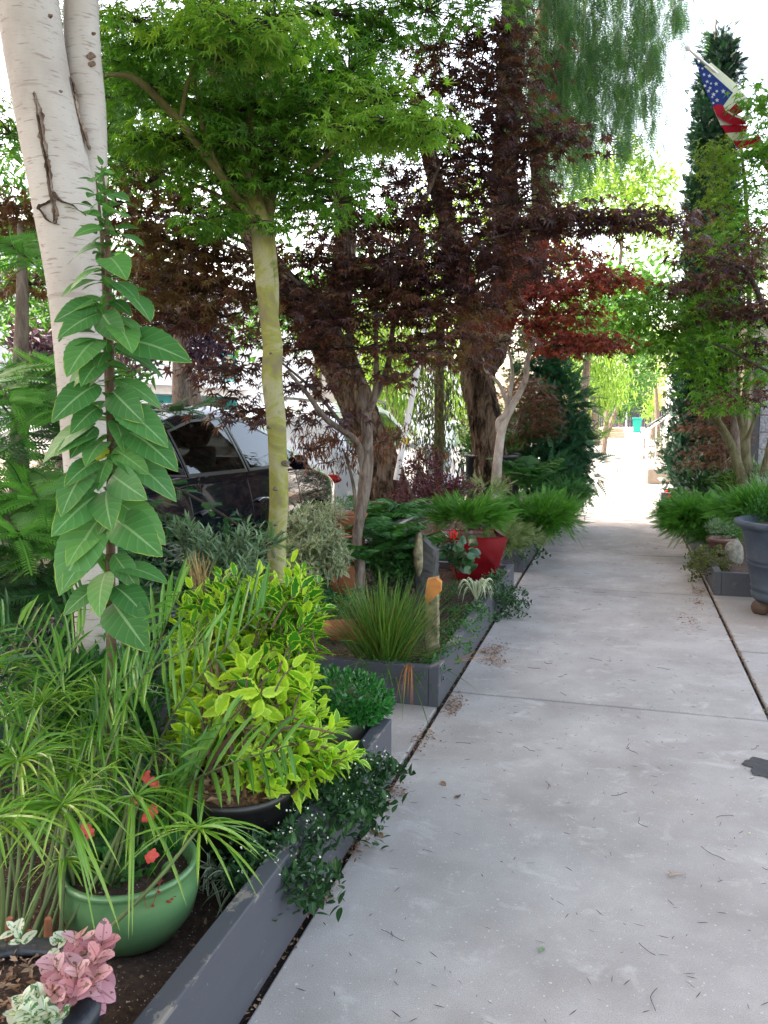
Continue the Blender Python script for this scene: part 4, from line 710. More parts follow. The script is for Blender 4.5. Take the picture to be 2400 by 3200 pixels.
def vehicle(name, label, cat, x_near, y0, L_, W, roof, belt, paint, win, wheels, group='vehicles parked at the kerb', rack=False, zg=-.13, flip=False, seams=(), wr=.35, mirror=None):
    """side nearest the path at x_near; y0 rear bumper, +y front"""
    t = thing(name, label, cat, (x_near-W/2, y0+L_/2, zg), group); cx_ = x_near-W/2
    ry, rz = zip(*roof)
    yy = lambda y: y0+(L_-y if flip else y)
    def zr(y): return np.interp(y, ry, rz)
    def zb(y):
        z = .26+0*y
        for wy in wheels: d = np.abs(y-wy); z = np.where(d < wr+.07, np.maximum(z, np.sqrt(np.maximum((wr+.07)**2-d**2, 0))+wr-.02), z)
        return z
    def hw(y, z):
        e = np.abs(y-L_/2)/(L_/2); wp = W/2*(1-.20*e**14-.02*e**3); bl = np.interp(y, *zip(*belt))
        lo = 1-.05*((z-.62)/.4)**2
        up = .965-.30*np.clip((z-bl)/.55, 0, 1.2)**1.15
        s = np.clip((z-bl+.03)/.06, 0, 1); return wp*(lo*(1-s)+up*s)
    ny, nz, nr = 150, 44, 12; Y = np.linspace(0, L_, ny); V = []
    for y in Y:
        zt = float(zr(y)); z0_ = float(zb(y)); z0_ = min(z0_, zt-.1); rows = []
        for f in np.linspace(0, 1, nz): z = z0_+(zt-.07-z0_)*f; rows.append((float(hw(y, z)), z))
        xe, ze = rows[-1]
        for f in np.linspace(0, 1, nr+1)[1:]: a = f*math.pi/2; rows.append((xe*(1-f)**.9 if f > .35 else xe*(1-.17*f-.55*f*f), ze+.07*math.sin(min(1, f*2.2)*math.pi/2)+.035*math.sin(a)))
        V.append(rows)
    V = np.array(V); na = V.shape[1]
    wins = [np.array(q, float) for q in win]
    def inside(y, z):
        for q in wins:
            c = False; n_ = len(q)
            for i in range(n_):
                (a, b), (c2, d) = q[i], q[(i+1) % n_]
                if (b > z) != (d > z) and y < (c2-a)*(z-b)/(d-b)+a: c = not c
            if c: return True
        return False
    mb = MB()
    for s in (1, -1):
        G_ = np.stack([cx_+s*V[..., 0], np.repeat(np.array([yy(y) for y in Y])[:, None], na, 1), zg+V[..., 1]], -1).reshape(-1, 3); F = []
        for i in range(ny-1):
            for j in range(na-1):
                if j < nz-1 and inside((Y[i]+Y[i+1])/2, (V[i, j, 1]+V[i+1, j+1, 1])/2): continue
                F.append((i*na+j, (i+1)*na+j, (i+1)*na+j+1, i*na+j+1))
        mb.add(G_, F)
    for i in (0, ny-1):
        r = V[i]; mb.add(np.concatenate([np.column_stack((cx_+r[:, 0], np.full(na, yy(Y[i])), zg+r[:, 1])), np.column_stack((cx_-r[::-1, 0], np.full(na, yy(Y[i])), zg+r[::-1, 1]))]), [tuple(range(2*na))])
    outward(mb.build('body', paint, t, smooth=True), (cx_, y0+L_/2, zg+.7))
    def side_pts(q, s, off): return np.array([(cx_+s*(float(hw(y, z))+off), yy(y), zg+z) for y, z in q])
    def dens(q, k=6):
        q = [tuple(a) for a in q]; o = []
        for a, b in zip(q, q[1:]+q[:1]):
            for i in range(k): o.append((a[0]+(b[0]-a[0])*i/k, a[1]+(b[1]-a[1])*i/k))
        return o
    for s in (1, -1):
        for q in wins:
            d = dens(q); c = np.mean(q, 0); mb = MB(); rings = [side_pts([(c[0]+(y-c[0])*f, c[1]+(z-c[1])*f) for y, z in d], s, .002) for f in (1.02, .66, .33)]+[side_pts([tuple(c)], s, .002)]
            VV = np.concatenate(rings); n_ = len(d); F = []
            for r_ in range(2): F += [(r_*n_+i, r_*n_+(i+1) % n_, (r_+1)*n_+(i+1) % n_, (r_+1)*n_+i) for i in range(n_)]
            F += [(2*n_+i, 2*n_+(i+1) % n_, 3*n_) for i in range(n_)]; mb.add(VV, F); wo = outward(mb.build('window', M['glass'], t, smooth=True), (cx_, y0+L_/2, zg+.7))
            mb = MB(); o_ = side_pts([(c[0]+(y-c[0])*1.05, c[1]+(z-c[1])*1.09) for y, z in d], s, .006); i_ = side_pts([(c[0]+(y-c[0])*.985, c[1]+(z-c[1])*.97) for y, z in d], s, .006)
            mb.add(np.concatenate((o_, i_)), [(i, (i+1) % n_, n_+(i+1) % n_, n_+i) for i in range(n_)]); mb.build('window_frame', M['trim'], wo)
    for s in (1,):
        for si, (y, za, zc) in enumerate(seams):
            mb = MB(); pts = [side_pts([(y+.02*math.sin(f*3), za+(zc-za)*f)], s, .002)[0] for f in np.linspace(0, 1, 12)]; tube(mb, pts, .0035, 4, 1, cap=False); mb.build('door_seam', M['trim'], t)
            if si < 2:
                mb = MB(); hy = y+.19 if not flip else y-.19; q = side_pts([(hy-.11, .86), (hy, .875), (hy+.11, .87)], s, .028); tube(mb, q, [.012, .017, .012], 8, 4); blob(mb, side_pts([(hy, .855)], s, .0)[0], (.006, .075, .035), seed=2, amp=.02); mb.build('door_handle', paint, t, smooth=True)
    for wy in wheels:
        for s in (1, -1):
            wx = cx_+s*(W/2-.12); c = np.array((wx, yy(wy), zg+wr)); mb = MB()
            prof = [(.24, -.1), (.33, -.1), (wr-.012, -.085), (wr, -.05), (wr, .05), (wr-.012, .085), (.33, .1), (.24, .1)]; a = np.linspace(0, 6.2832, 40, endpoint=False)
            V_ = np.concatenate([np.column_stack((np.full(40, c[0]+s*h), c[1]+r*np.cos(a), c[2]+r*np.sin(a))) for r, h in prof])
            mb.add(V_, [(i*40+j, i*40+(j+1) % 40, (i+1)*40+(j+1) % 40, (i+1)*40+j) for i in range(7) for j in range(40)]); wo = mb.build('wheel', M['tyre'], t, smooth=True)
            mb = MB()
            V_ = np.concatenate([np.column_stack((np.full(40, c[0]+s*h), c[1]+r*np.cos(a), c[2]+r*np.sin(a))) for r, h in [(.245, .09), (.225, .085), (.215, .0), (.06, .0)]])
            mb.add(V_, [(i*40+j, i*40+(j+1) % 40, (i+1)*40+(j+1) % 40, (i+1)*40+j) for i in range(3) for j in range(40)])
            for k in range(5):
                a0 = k*6.2832/5; d = np.array((0, math.cos(a0), math.sin(a0))); tube(mb, [c+d*.03+(s*.06, 0, 0), c+d*.22+(s*.075, 0, 0)], [.035, .022], 6, 2)
            mb.build('rim', M['rim'], wo, smooth=True)
    mb = MB(); mb.box((cx_-W*.38, min(yy(.6), yy(L_-1.2)), zg+.3), (cx_+W*.38, max(yy(.6), yy(L_-1.2)), zg+.75))
    for y in (1.35, 2.45):
        if y < L_-1.6:
            for s in (-.35, .35):
                mb.box((cx_+s-.22, yy(y)-.07, zg+.75), (cx_+s+.22, yy(y)+.07, zg+1.15)); mb.box((cx_+s-.12, yy(y)-.05, zg+1.15), (cx_+s+.12, yy(y)+.05, zg+1.33))
    mb.build('seats', M['inner'], t, bevel=.03)
    if rack:
        for s in (-.52, .52):
            mb = MB(); tube(mb, [(cx_+s*W*.55, yy(1.0), zg+float(zr(1.0))+.0), (cx_+s*W*.55, yy(1.3), zg+float(zr(1.3))+.09), (cx_+s*W*.55, yy(2.9), zg+float(zr(2.9))+.09), (cx_+s*W*.55, yy(3.1), zg+float(zr(3.1)))], .02, 8); mb.build('roof_rail', M['trim'], t, smooth=True)
    if mirror:
        for s in (1, -1):
            mb = MB(); p = side_pts([mirror], s, .11)[0]; blob(mb, p, (.1, .06, .075), seed=1, amp=.03); tube(mb, [p-(s*.14, 0, .02), p], .018, 6, 2); mb.build('wing_mirror', paint, t, smooth=True)
    # lamps and plates at both ends
    for yb, mt_, nm in ((.02, M['lampred'], 'tail_lamp'), (L_-.02, M['lampclear'], 'headlight')):
        for s in (1, -1):
            z = .80 if nm == 'tail_lamp' else .68; q = np.array((cx_+s*(float(hw(yb if yb > 1 else .12, z))*.86), yy(yb), zg+z)); mb = MB(); blob(mb, q, (.14, .05, .06), seed=4, amp=.05); mb.build(nm, mt_, t, smooth=True)
    return t
vehicle('parked_car', 'glossy black crossover with dark tinted side windows, parked behind the green maple', 'car', -3.05, 4.35, 4.75, 1.92,
  [(0, .55), (.04, .95), (.15, 1.12), (.5, 1.33), (.95, 1.52), (1.5, 1.64), (2.1, 1.68), (2.6, 1.64), (3.05, 1.5), (3.5, 1.25), (3.75, 1.12), (4.2, 1.02), (4.55, .88), (4.7, .72), (4.75, .5)], [(0, 1.05), (1.2, 1.12), (3.5, 1.08), (4.75, .95)], M['black'],
  [[(.72, 1.20), (.95, 1.40), (1.15, 1.48), (1.15, 1.17)], [(1.20, 1.17), (1.20, 1.49), (1.6, 1.56), (2.12, 1.58), (2.16, 1.15)], [(2.24, 1.15), (2.2, 1.58), (2.55, 1.55), (2.95, 1.42), (3.3, 1.24), (3.36, 1.14)]], (.93, 3.78), seams=[(1.17, .5, 1.13), (2.2, .35, 1.13), (3.3, .35, 1.1)], mirror=(3.12, 1.16))
van = [(0, .55), (.03, 1.2), (.2, 1.55), (.7, 1.74), (2.5, 1.78), (3.2, 1.66), (3.8, 1.25), (4.0, 1.15), (4.5, 1.0), (4.8, .75), (4.85, .5)]
vwin = [[(.35, 1.15), (.45, 1.5), (1.1, 1.6), (1.15, 1.1)], [(1.22, 1.1), (1.2, 1.6), (2.2, 1.64), (2.25, 1.1)], [(2.32, 1.1), (2.28, 1.64), (2.9, 1.6), (3.6, 1.2), (3.6, 1.1)]]
vehicle('parked_van', 'white people carrier with black roof rails, parked ahead of the black crossover', 'van', -3.3, 9.9, 4.85, 1.9, van, [(0, 1.05), (4.85, .98)], M['whitecar'], vwin, (.9, 3.85), rack=True, seams=[(1.17, .4, 1.08), (2.25, .4, 1.08)], mirror=(3.3, 1.12))
vehicle('parked_car', 'pale blue-silver car seen past the white pole between the rough trunks', 'car', -3.1, 15.6, 4.6, 1.8,
  [(0, .6), (.04, .95), (.6, 1.08), (1.0, 1.3), (1.4, 1.43), (2.4, 1.45), (3.1, 1.12), (3.5, 1.0), (4.3, .85), (4.6, .55)], [(0, .95), (4.6, .9)], M['silver'],
  [[(1.05, 1.02), (1.35, 1.34), (1.85, 1.37), (1.88, 1.0)], [(1.95, 1.0), (1.93, 1.37), (2.4, 1.37), (3.0, 1.02)]], (.85, 3.75), wr=.32, seams=[(1.9, .35, .98)])
vehicle('parked_car', 'white car across the street behind the pine branches at the left', 'car', -9.3, 5.2, 4.6, 1.8,
  [(0, .6), (.04, .95), (.6, 1.08), (1.0, 1.3), (1.4, 1.43), (2.4, 1.45), (3.1, 1.12), (3.5, 1.0), (4.3, .85), (4.6, .55)], [(0, .95), (4.6, .9)], M['whitecar'],
  [[(1.05, 1.02), (1.35, 1.34), (1.85, 1.37), (1.88, 1.0)], [(1.95, 1.0), (1.93, 1.37), (2.4, 1.37), (3.0, 1.02)]], (.85, 3.75), wr=.32, seams=[(1.9, .35, .98)])

# ------------------------------------------------------------------ houses
M['stucco'] = plain('white stucco', (.80, .78, .77), .85, var=.06, vs=3, bmp=.2)
M['lavender'] = plain('pale grey siding', (.62, .62, .66), .8, var=.06)
M['beige'] = plain('beige stucco', (.42, .36, .29), .85, var=.1, bmp=.2)
M['turq'] = plain('turquoise paint', (.06, .46, .46), .6, var=.1)
M['roofm'] = plain('grey roof', (.14, .13, .13), .9)
M['pane'] = plain('dark window pane', (.02, .025, .03), .06, spec=.8, var=.1)
M['blind'] = plain('venetian slats', (.5, .5, .53), .6, var=.05)
M['frame'] = plain('dark frame', (.025, .03, .04), .4)
M['tanstep'] = plain('tan concrete step', (.34, .28, .22), .85, var=.15, bmp=.3)
M['iron'] = plain('dark blue grey iron', (.05, .06, .075), .5)
M['whiteiron'] = plain('white painted iron', (.78, .76, .74), .5, var=.05)
def wallbox(t, a, b, mat, nm='wall'): mb = MB(); mb.box(a, b); return mb.build(nm, mat, t)
# white house across the street, facade x=-14.2
t = thing('house', 'white stucco house across the street with slatted windows and a turquoise garage recess', 'house', (-17, 24, 0))
gy0, gy1 = 23.3, 29.2; fx = -14.2
wallbox(t, (-20, 10, 0), (fx, gy0, 5.8), M['stucco']); wallbox(t, (-20, gy1, 0), (fx, 38, 5.8), M['stucco']); wallbox(t, (-20, gy0+.002, 2.1), (fx-.002, gy1-.002, 5.798), M['stucco'])
wallbox(t, (-16.2, gy0+.01, 0), (-16.0, gy1-.01, 2.09), M['turq'], 'garage_door'); wallbox(t, (fx-.9, gy0+.001, 0), (fx-.01, gy0+.08, 2.095), M['turq'], 'recess_wall'); wallbox(t, (fx-.9, gy1-.08, 0), (fx-.01, gy1-.001, 2.095), M['turq'], 'recess_wall')
wallbox(t, (fx+.002, gy0-2.5, 2.35), (fx+.5, gy1+.8, 2.5), M['stucco'], 'ledge')
wallbox(t, (-20.3, 9.7, 5.801), (fx+.3, 38.3, 6.0), M['roofm'], 'roof')
def win_x(t, x, y0, y1, z0, z1, s=1, slats=True, mat=None):
    mb = MB()
    for a, b in (((y0-.07, z0-.07), (y1+.07, z0)), ((y0-.07, z1), (y1+.07, z1+.07)), ((y0-.07, z0+.001), (y0, z1-.001)), ((y1, z0+.001), (y1+.07, z1-.001))): mb.box((min(x, x+s*.06), a[0], a[1]), (max(x, x+s*.06), b[0], b[1]))
    f = mb.build('window', mat or M['lavender'], t)
    mb = MB(); mb.box((min(x+s*.003, x+s*.01), y0, z0), (max(x+s*.003, x+s*.01), y1, z1)); mb.build('pane', M['pane'], f)
    if slats:
        mb = MB(); n = int((z1-z0)/.12)
        for i in range(n): z = z0+.03+i*.12; mb.box((min(x+s*.012, x+s*.05), y0+.01, z), (max(x+s*.012, x+s*.05), y1-.01, z+.07))
        mb.build('blind', M['blind'], f)
def yx(px, X):
    d = ray(px, 1290); return d[1]*X/d[0]
win_x(t, fx, yx(640, fx), yx(678, fx), 2.9, 4.5); win_x(t, fx, yx(700, fx), yx(725, fx), 3.9, 5.3)
win_x(t, fx, yx(702, fx), yx(735, fx), 2.75, 3.6, slats=False, mat=M['turq']); win_x(t, fx, 15, 16.4, 2.8, 4.3); win_x(t, fx, 11.5, 13, 2.8, 4.3)
# neighbours across the street
for i, (a, b, h, m, lb) in enumerate([(38.6, 52, 6.5, 'beige', 'beige house beyond the white one across the street'), (-4, 9.4, 6.2, 'lavender', 'pale grey house across the street behind the left-hand pine'), (52.6, 80, 5.5, 'stucco', 'far white house at the end of the opposite side of the street')]):
    t = thing('house', lb, 'house', (-17, (a+b)/2, 0)); wallbox(t, (-20, a, 0), (fx, b, h), M[m]); wallbox(t, (-20.3, a-.2, h+.001), (fx+.3, b+.2, h+.25), M['roofm'], 'roof')
    for k in range(3): y = a+2+k*4; win_x(t, fx, y, y+1.3, 3.2, 4.7); win_x(t, fx, y, y+1.3, .9, 2.2)
# right side: low beige garage block behind the maples, with a dark-framed window of blocks
t = thing('house', 'beige low house front with a black-framed block window, behind the maples at the right edge', 'house', (3, 14, 0))
wallbox(t, (1.56, 12.5, 0), (4.4, 13.6, 2.75), M['beige']); wallbox(t, (1.50, 12.44, 2.751), (4.5, 13.7, 2.86), M['roofm'], 'roof')
mb = MB(); mb.box((1.70, 12.44, .05), (1.78, 12.499, 2.25)); mb.box((3.2, 12.44, .05), (3.28, 12.499, 2.25)); mb.box((1.781, 12.44, 2.17), (3.199, 12.499, 2.25)); f = mb.build('window', M['frame'], t)
mb = MB()
for r_ in range(9):
    for c_ in range(4): mb.box((1.79+c_*.35, 12.465, .08+r_*.232), (2.125+c_*.35, 12.497, .298+r_*.232))
mb.build('pane', plain('mottled glass block', (.10, .11, .14), .25, var=.4, vs=40, c2=(.3, .32, .36)), f, bevel=.008)
def rhouse(lb, x, a, b, h, mat):
    t = thing('house', lb, 'house', (x+3, (a+b)/2, 0)); wallbox(t, (x, a, 0), (x+6, b, h), mat); wallbox(t, (x-.3, a-.15, h+.001), (x+6.2, b+.15, h+.22), M['roofm'], 'roof')
    for k in range(int((b-a)/4)): y = a+1.2+k*4; win_x(t, x, y, y+1.3, 1.6, 3.1, -1); win_x(t, x, y, y+1.3, 4, 5.2, -1, slats=False)
    return t
rhouse('white row house behind the stair railings on the right', 3.0, 20, 29, 5.0, M['stucco'])
rhouse('pale grey row house next along on the right of the path', 2.6, 29.4, 40, 4.6, M['lavender'])
rhouse('farther white row house on the right of the path', 2.7, 40.4, 60, 5.0, M['stucco'])
# stairs, railings
def stair(lb, x0, x1, y0, y1, n, mat, rise=.17):
    t = thing('front_steps', lb, 'steps', (x0, (y0+y1)/2, 0)); mb = MB()
    for i in range(n): mb.box((x0+i*(x1-x0)/n+.001*i, y0+.001*i, .002+0), (x1+.3, y1-.001*i, (i+1)*rise))
    mb.build('treads', mat, t, bevel=.01); return t
stair('tan concrete front steps beside the path, where the white railing starts', .78, 2.9, 19.3, 21.0, 6, M['tanstep'])
mb = MB(); mb.box((.52, 18.5, .002), (1.6, 19.25, .32)); tt_ = thing('garden_wall', 'low tan concrete kerb wall at the foot of the steps', 'wall', (.9, 18.9, 0)); mb.build('wall', M['tanstep'], tt_, bevel=.01); mb = MB(); mb.box((.95, 18.6, .321), (1.6, 19.2, .75)); mb.build('cap_block', M['tanstep'], tt_, bevel=.01)
stair('grey concrete front steps farther along, with the dark railing', .9, 2.6, 30, 31.4, 6, M['concrete_side'])
def railing(lb, x0, x1, y, z0, slope, mat, h=.95, n=10, lean=0., curl=False):
    t = thing('stair_railing', lb, 'railing', (x0, y, z0), 'stair railings on the right of the path')
    mb = MB(); pts = [(x0+(x1-x0)*f, y, z0+h+slope*(x1-x0)*f) for f in np.linspace(0, 1, 6)]
    if curl: pts = [(x0-.02, y, z0+h-.22), (x0-.09, y, z0+h-.1)]+pts
    tube(mb, pts, .022, 8, 4); mb.build('handrail', mat, t, smooth=True)
    mb = MB(); tube(mb, [(x0+.05, y, z0+.1), (x1, y, z0+.1+slope*(x1-x0))], .014, 6, 2); mb.build('bottom_rail', mat, t, smooth=True)
    for i in range(n+1):
        f = i/n; x = x0+(x1-x0)*f; mb = MB(); tube(mb, [(x, y, z0+slope*(x1-x0)*f*(1 if i else 1)), (x, y, z0+h+slope*(x1-x0)*f)], .02 if i in (0, n) else .011, 6, 2); mb.build('baluster', mat, t, smooth=True)
railing('white iron stair railing with a curled end, on the tan steps', .52, 2.4, 19.4, .18, .72, M['whiteiron'], n=11, curl=True)
railing('dark iron stair railing just beyond the white one', .66, 1.9, 28.4, .02, .73, M['iron'], n=7, h=.98)
railing('thin dark railing beside the green bin, on the grey steps', .85, 2.4, 33, .1, .55, M['iron'], n=6)
bushy('dry_shrub', 'tan and olive shrub growing behind the white stair railing', 'shrub', (1.2, 21.6, .2), [PP(2075, 1400, 20.6, 40, 45, 500), PP(2100, 1350, 20.8, 40, 40, 300)], L['bamboo'], K['rhn'], .12)
# far details
def wheelie(lb, px, y, col_, h=1.05, flag=True):
    b = P(px, 1290, y); b[2] = 0; t = thing('wheeled_bin', lb, 'bin', b, 'wheeled bins far down the path'); mat = plain('bin plastic '+lb[:6], col_, .5, var=.1)
    mb = MB(); w0, w1 = .24, .31; z = [(w0, .08), (w1, h*.9)]; V = []
    for w_, zz in z: V += [(b[0]-w_, b[1]-w_, zz), (b[0]+w_, b[1]-w_, zz), (b[0]+w_, b[1]+w_, zz), (b[0]-w_, b[1]+w_, zz)]
    mb.add(V, [(3, 2, 1, 0), (4, 5, 6, 7), (0, 1, 5, 4), (1, 2, 6, 5), (2, 3, 7, 6), (3, 0, 4, 7)]); mb.build('body', mat, t, bevel=.02)
    mb = MB(); mb.box((b[0]-.35, b[1]-.36, h*.9+.001), (b[0]+.35, b[1]+.33, h)); mb.build('lid', mat, t, bevel=.02)
    for s in (-1, 1):
        mb = MB(); tube(mb, [(b[0]+s*.25, b[1]+.2, .1), (b[0]+s*.31, b[1]+.2, .1)], .1, 14, 2); mb.build('wheel', M['tyre'], t)
wheelie('turquoise-green wheeled bin standing at the right of the far path', 1992, 60, (.0, .36, .28), 1.15)
wheelie('brown-grey wheeled bin standing at the left of the far path', 1914, 60, (.10, .08, .08), 1.05)
mb = MB(); b = P(1932, 1290, 52); mb.box((b[0]-.5, 51.5, 0), (b[0]+.45, 52.4, .35)); mb.box((b[0]-.4, 51.6, .351), (b[0]+.35, 52.3, .62)); tag(mb.build('wooden_crate', M['tanstep'], bevel=.03), 'low stack of tan timbers beside the brown bin', 'crate')
b = P(1958, 1290, 60); t = thing('street_lamp', 'thin grey pole standing at the far end of the path', 'pole', (b[0], b[1], 0)); mb = MB(); tube(mb, [(b[0], b[1], 0), (b[0], b[1], 3.2)], .05, 8, 2); mb.build('pole', M['lavender'], t)
mb = MB(); tube(mb, [(b[0], b[1], 3.2), (b[0], b[1], 3.35)], .12, 10, 2); mb.build('lamp_head', M['iron'], t)
t = thing('fence', 'dark fence across the end of the street', 'fence', (0, 92, 0)); mb = MB()
for i in range(70): mb.box((-8+i*.24, 92, 0), (-8+i*.24+.2, 92.05, 2.2))
mb.build('boards', M['frame'], t); mb = MB(); mb.box((-8, 92.051, .5), (8.8, 92.1, .6)); mb.box((-8, 92.051, 1.7), (8.8, 92.1, 1.8)); mb.build('rail', M['frame'], t)
# square planter with grasses, far left of the path
b = (-1.05, 28.3, 0); t = thing('planter_tub', 'pale square concrete tub holding spiky grasses, far left of the sunlit path', 'planter', b)
mb = MB(); mb.box((-1.5, 27.9, .0), (-.72, 28.7, .45)); mb.build('tub', M['stucco'], t, bevel=.01); mb = MB(); mb.box((-1.45, 27.95, .451), (-.77, 28.65, .47)); mb.build('soil', M['soil'], t)
t = thing('grass_plant', 'spiky green and tan grasses in the pale tub, far left of the path', 'grass', (-1.1, 28.3, .47)); mb = MB(); n = 260
blades(mb, np.array((-1.1, 28.3, .45))+rvec(n, .14)*(1, 1, 0), np.array((0, 0, 1.))+rvec(n, .45)*(1, 1, 0), 1.0+.6*rng.random(n), .03, .35+.3*rng.random(n)); mb.build('blades', L['grass'], t)
mb = MB(); n = 90; blades(mb, np.array((-1.3, 28.9, .3))+rvec(n, .15)*(1, 1, 0), np.array((0, 0, 1.))+rvec(n, .15)*(1, 1, 0), 1.5+.9*rng.random(n), .025, .1); mb.build('dry_stalks', L['tan'], t)
# overhead wires
for i, (a, b_) in enumerate([((-20, 34, 10.2), (30, 40, 11.2)), ((-20, 30, 10.9), (30, 44, 12.4))]):
    mb = MB(); a = np.array(a, float); b_ = np.array(b_, float); tube(mb, [a+(b_-a)*f-(0, 0, 1.2*4*f*(1-f)) for f in np.linspace(0, 1, 9)], .02, 5, 3); tag(mb.build('overhead_wire', M['trim']), ['lower dark overhead wire crossing above the far path', 'upper dark overhead wire crossing above the far path'][i], 'wire')

# ------------------------------------------------------------------ flag on its pole
M['flagblue'] = leafmat('flag blue', [(.025, .05, .22), (.03, .06, .25), (.03, .06, .25)], .35, .7, .1, sheen=1)
M['flagred'] = leafmat('flag red', [(.40, .012, .03), (.45, .015, .04), (.45, .015, .04)], .3, .7, .1, sheen=1)
M['flagwhite'] = leafmat('flag white', [(.72, .72, .74), (.78, .78, .80), (.78, .78, .80)], .5, .7, .1, sheen=1)
t = thing('flag', 'stars and stripes flag hanging in folds from a white pole at the upper right', 'flag', P(2300, 300, 8.8))
mb = MB(); tube(mb, [P(2150, 152, 8.6), P(2290, 270, 8.8), P(2460, 415, 9.1)], .013, 8, 4); blob(mb, P(2150, 151, 8.59), (.028, .028, .028), 1, 12, 8, .02); mb.build('pole', M['whiteiron'], t, smooth=True)
cloth = MB()
def patch(pts, m, dz=0., wav=0.):
    """closed outline of one coloured area, in photo pixels with its own distance"""
    pts = [(x, y, (8.7+dz+(p_[0] if p_ else 0))) for x, y, *p_ in pts]; V = [P(x, y, z) for x, y, z in pts]
    cloth.add(V, [tuple(range(len(V)))], None, m)
patch([(2168, 180), (2290, 290), (2258, 332), (2235, 326), (2228, 333), (2205, 285), (2190, 240)], 0)
patch([(2200, 208), (2222, 196), (2300, 262), (2345, 325), (2330, 345), (2290, 289)], 2, .02)
patch([(2290, 290), (2330, 345), (2310, 352), (2276, 346), (2260, 331)], 2, .01)
patch([(2276, 347), (2300, 322), (2320, 350), (2298, 362)], 1, -.005)
patch([(2228, 333), (2240, 326), (2258, 329), (2268, 348), (2290, 362), (2330, 378), (2332, 390), (2290, 390), (2262, 378), (2240, 362)], 1, -.02)
patch([(2258, 331), (2276, 347), (2300, 362), (2345, 366), (2332, 380), (2290, 364), (2268, 350)], 2, -.012)
patch([(2228, 335), (2240, 363), (2262, 379), (2290, 390), (2252, 392), (2240, 365)], 2, .0)
patch([(2240, 364), (2290, 390), (2340, 392), (2330, 412), (2268, 416), (2252, 390)], 1, .005); patch([(2240, 364), (2252, 391), (2286, 391)], 2, -.002)
patch([(2268, 416), (2330, 412), (2340, 438), (2290, 440)], 2, .005); patch([(2290, 440), (2340, 438), (2370, 420), (2385, 445), (2350, 462), (2306, 466)], 1, .01)
patch([(2350, 462), (2400, 440), (2420, 470), (2372, 492)], 2, .01); patch([(2372, 492), (2420, 462), (2440, 560), (2392, 532)], 1, 0); patch([(2378, 496), (2400, 480), (2402, 510), (2384, 512)], 2, -.01)
co = cloth.build('cloth', [M['flagblue'], M['flagred'], M['flagwhite']], t); sm = co.modifiers.new('thickness', 'SOLIDIFY'); sm.thickness = .003
mb = MB()
for sx, sy, r_, a0 in [(2183, 195, 4.5, .2), (2182, 212, 5, .1), (2195, 214, 5, .4), (2200, 233, 6, .1), (2217, 237, 7, 0), (2210, 255, 6.5, .1), (2222, 261, 5, .5), (2238, 262, 7.5, .1), (2203, 268, 6, .3), (2219, 275, 6.5, .2), (2214, 284, 6.5, .1), (2240, 285, 6, .6), (2260, 285, 8, 0), (2230, 295, 7.5, .1), (2241, 313, 7.5, .1), (2226, 303, 5, .5), (2229, 322, 5, .3)]:
    c = P(sx, sy, 8.68); u_ = P(sx+1, sy, 8.68)-c; v_ = P(sx, sy-1, 8.68)-c; V = []
    for k in range(10): a = a0+math.pi/2+k*math.pi/5; r2 = r_*(1 if k % 2 == 0 else .42); V.append(c+u_*r2*math.cos(a)+v_*r2*math.sin(a))
    V.append(c); mb.add(V, [(k, (k+1) % 10, 10) for k in range(10)])
mb.build('stars', M['flagwhite'], t)

# ------------------------------------------------------------------ pots
M['greenglaze'] = plain('green glazed pot', (.075, .18, .075), .3, coat=.3, var=.15, vs=5, c2=(.13, .25, .10))
M['blackpot'] = plain('dark blue black pot', (.018, .024, .034), .45, var=.3, vs=12, bmp=.3)
M['bluepot'] = plain('weathered blue grey pot', (.022, .033, .055), .6, vs=6, c2=(.055, .075, .10), bmp=.4, bs=20)
M['plasticpot'] = plain('black plastic pot', (.012, .012, .013), .35, var=.1)
M['creampot'] = plain('cream pot', (.34, .35, .27), .5, var=.15)
M['redpot'] = plain('red glazed pot', (.22, .008, .012), .18, coat=.6, var=.3, vs=3)
M['terra'] = plain('terracotta', (.36, .13, .06), .75, var=.2, vs=9, bmp=.2)
M['brownpot'] = plain('brown glazed pot', (.15, .075, .06), .35, coat=.3, var=.2)
M['darkbowl'] = plain('dark green bowl', (.035, .05, .04), .55, var=.2)
M['barkchips'] = plain('bark chips', (.22, .10, .055), .9, vs=45, c2=(.06, .03, .02), bmp=1, bs=50)
M['stone'] = plain('grey stone', (.13, .13, .125), .8, vs=9, c2=(.2, .2, .19), bmp=.5, bs=25)
M['stonedark'] = plain('dark slate stone', (.028, .029, .033), .7, vs=7, c2=(.075, .072, .066), bmp=.5, bs=20)
M['mossstone'] = plain('mossy tan stone', (.30, .25, .15), .9, vs=22, c2=(.06, .06, .03), bmp=.6, bs=40)
M['orangestone'] = plain('orange cut stone face', (.55, .22, .05), .8, vs=18, c2=(.35, .13, .04), bmp=.4, bs=60)
M['graniterock'] = plain('pale speckled rock', (.26, .25, .21), .9, vs=30, c2=(.10, .10, .08), bmp=.7, bs=40)
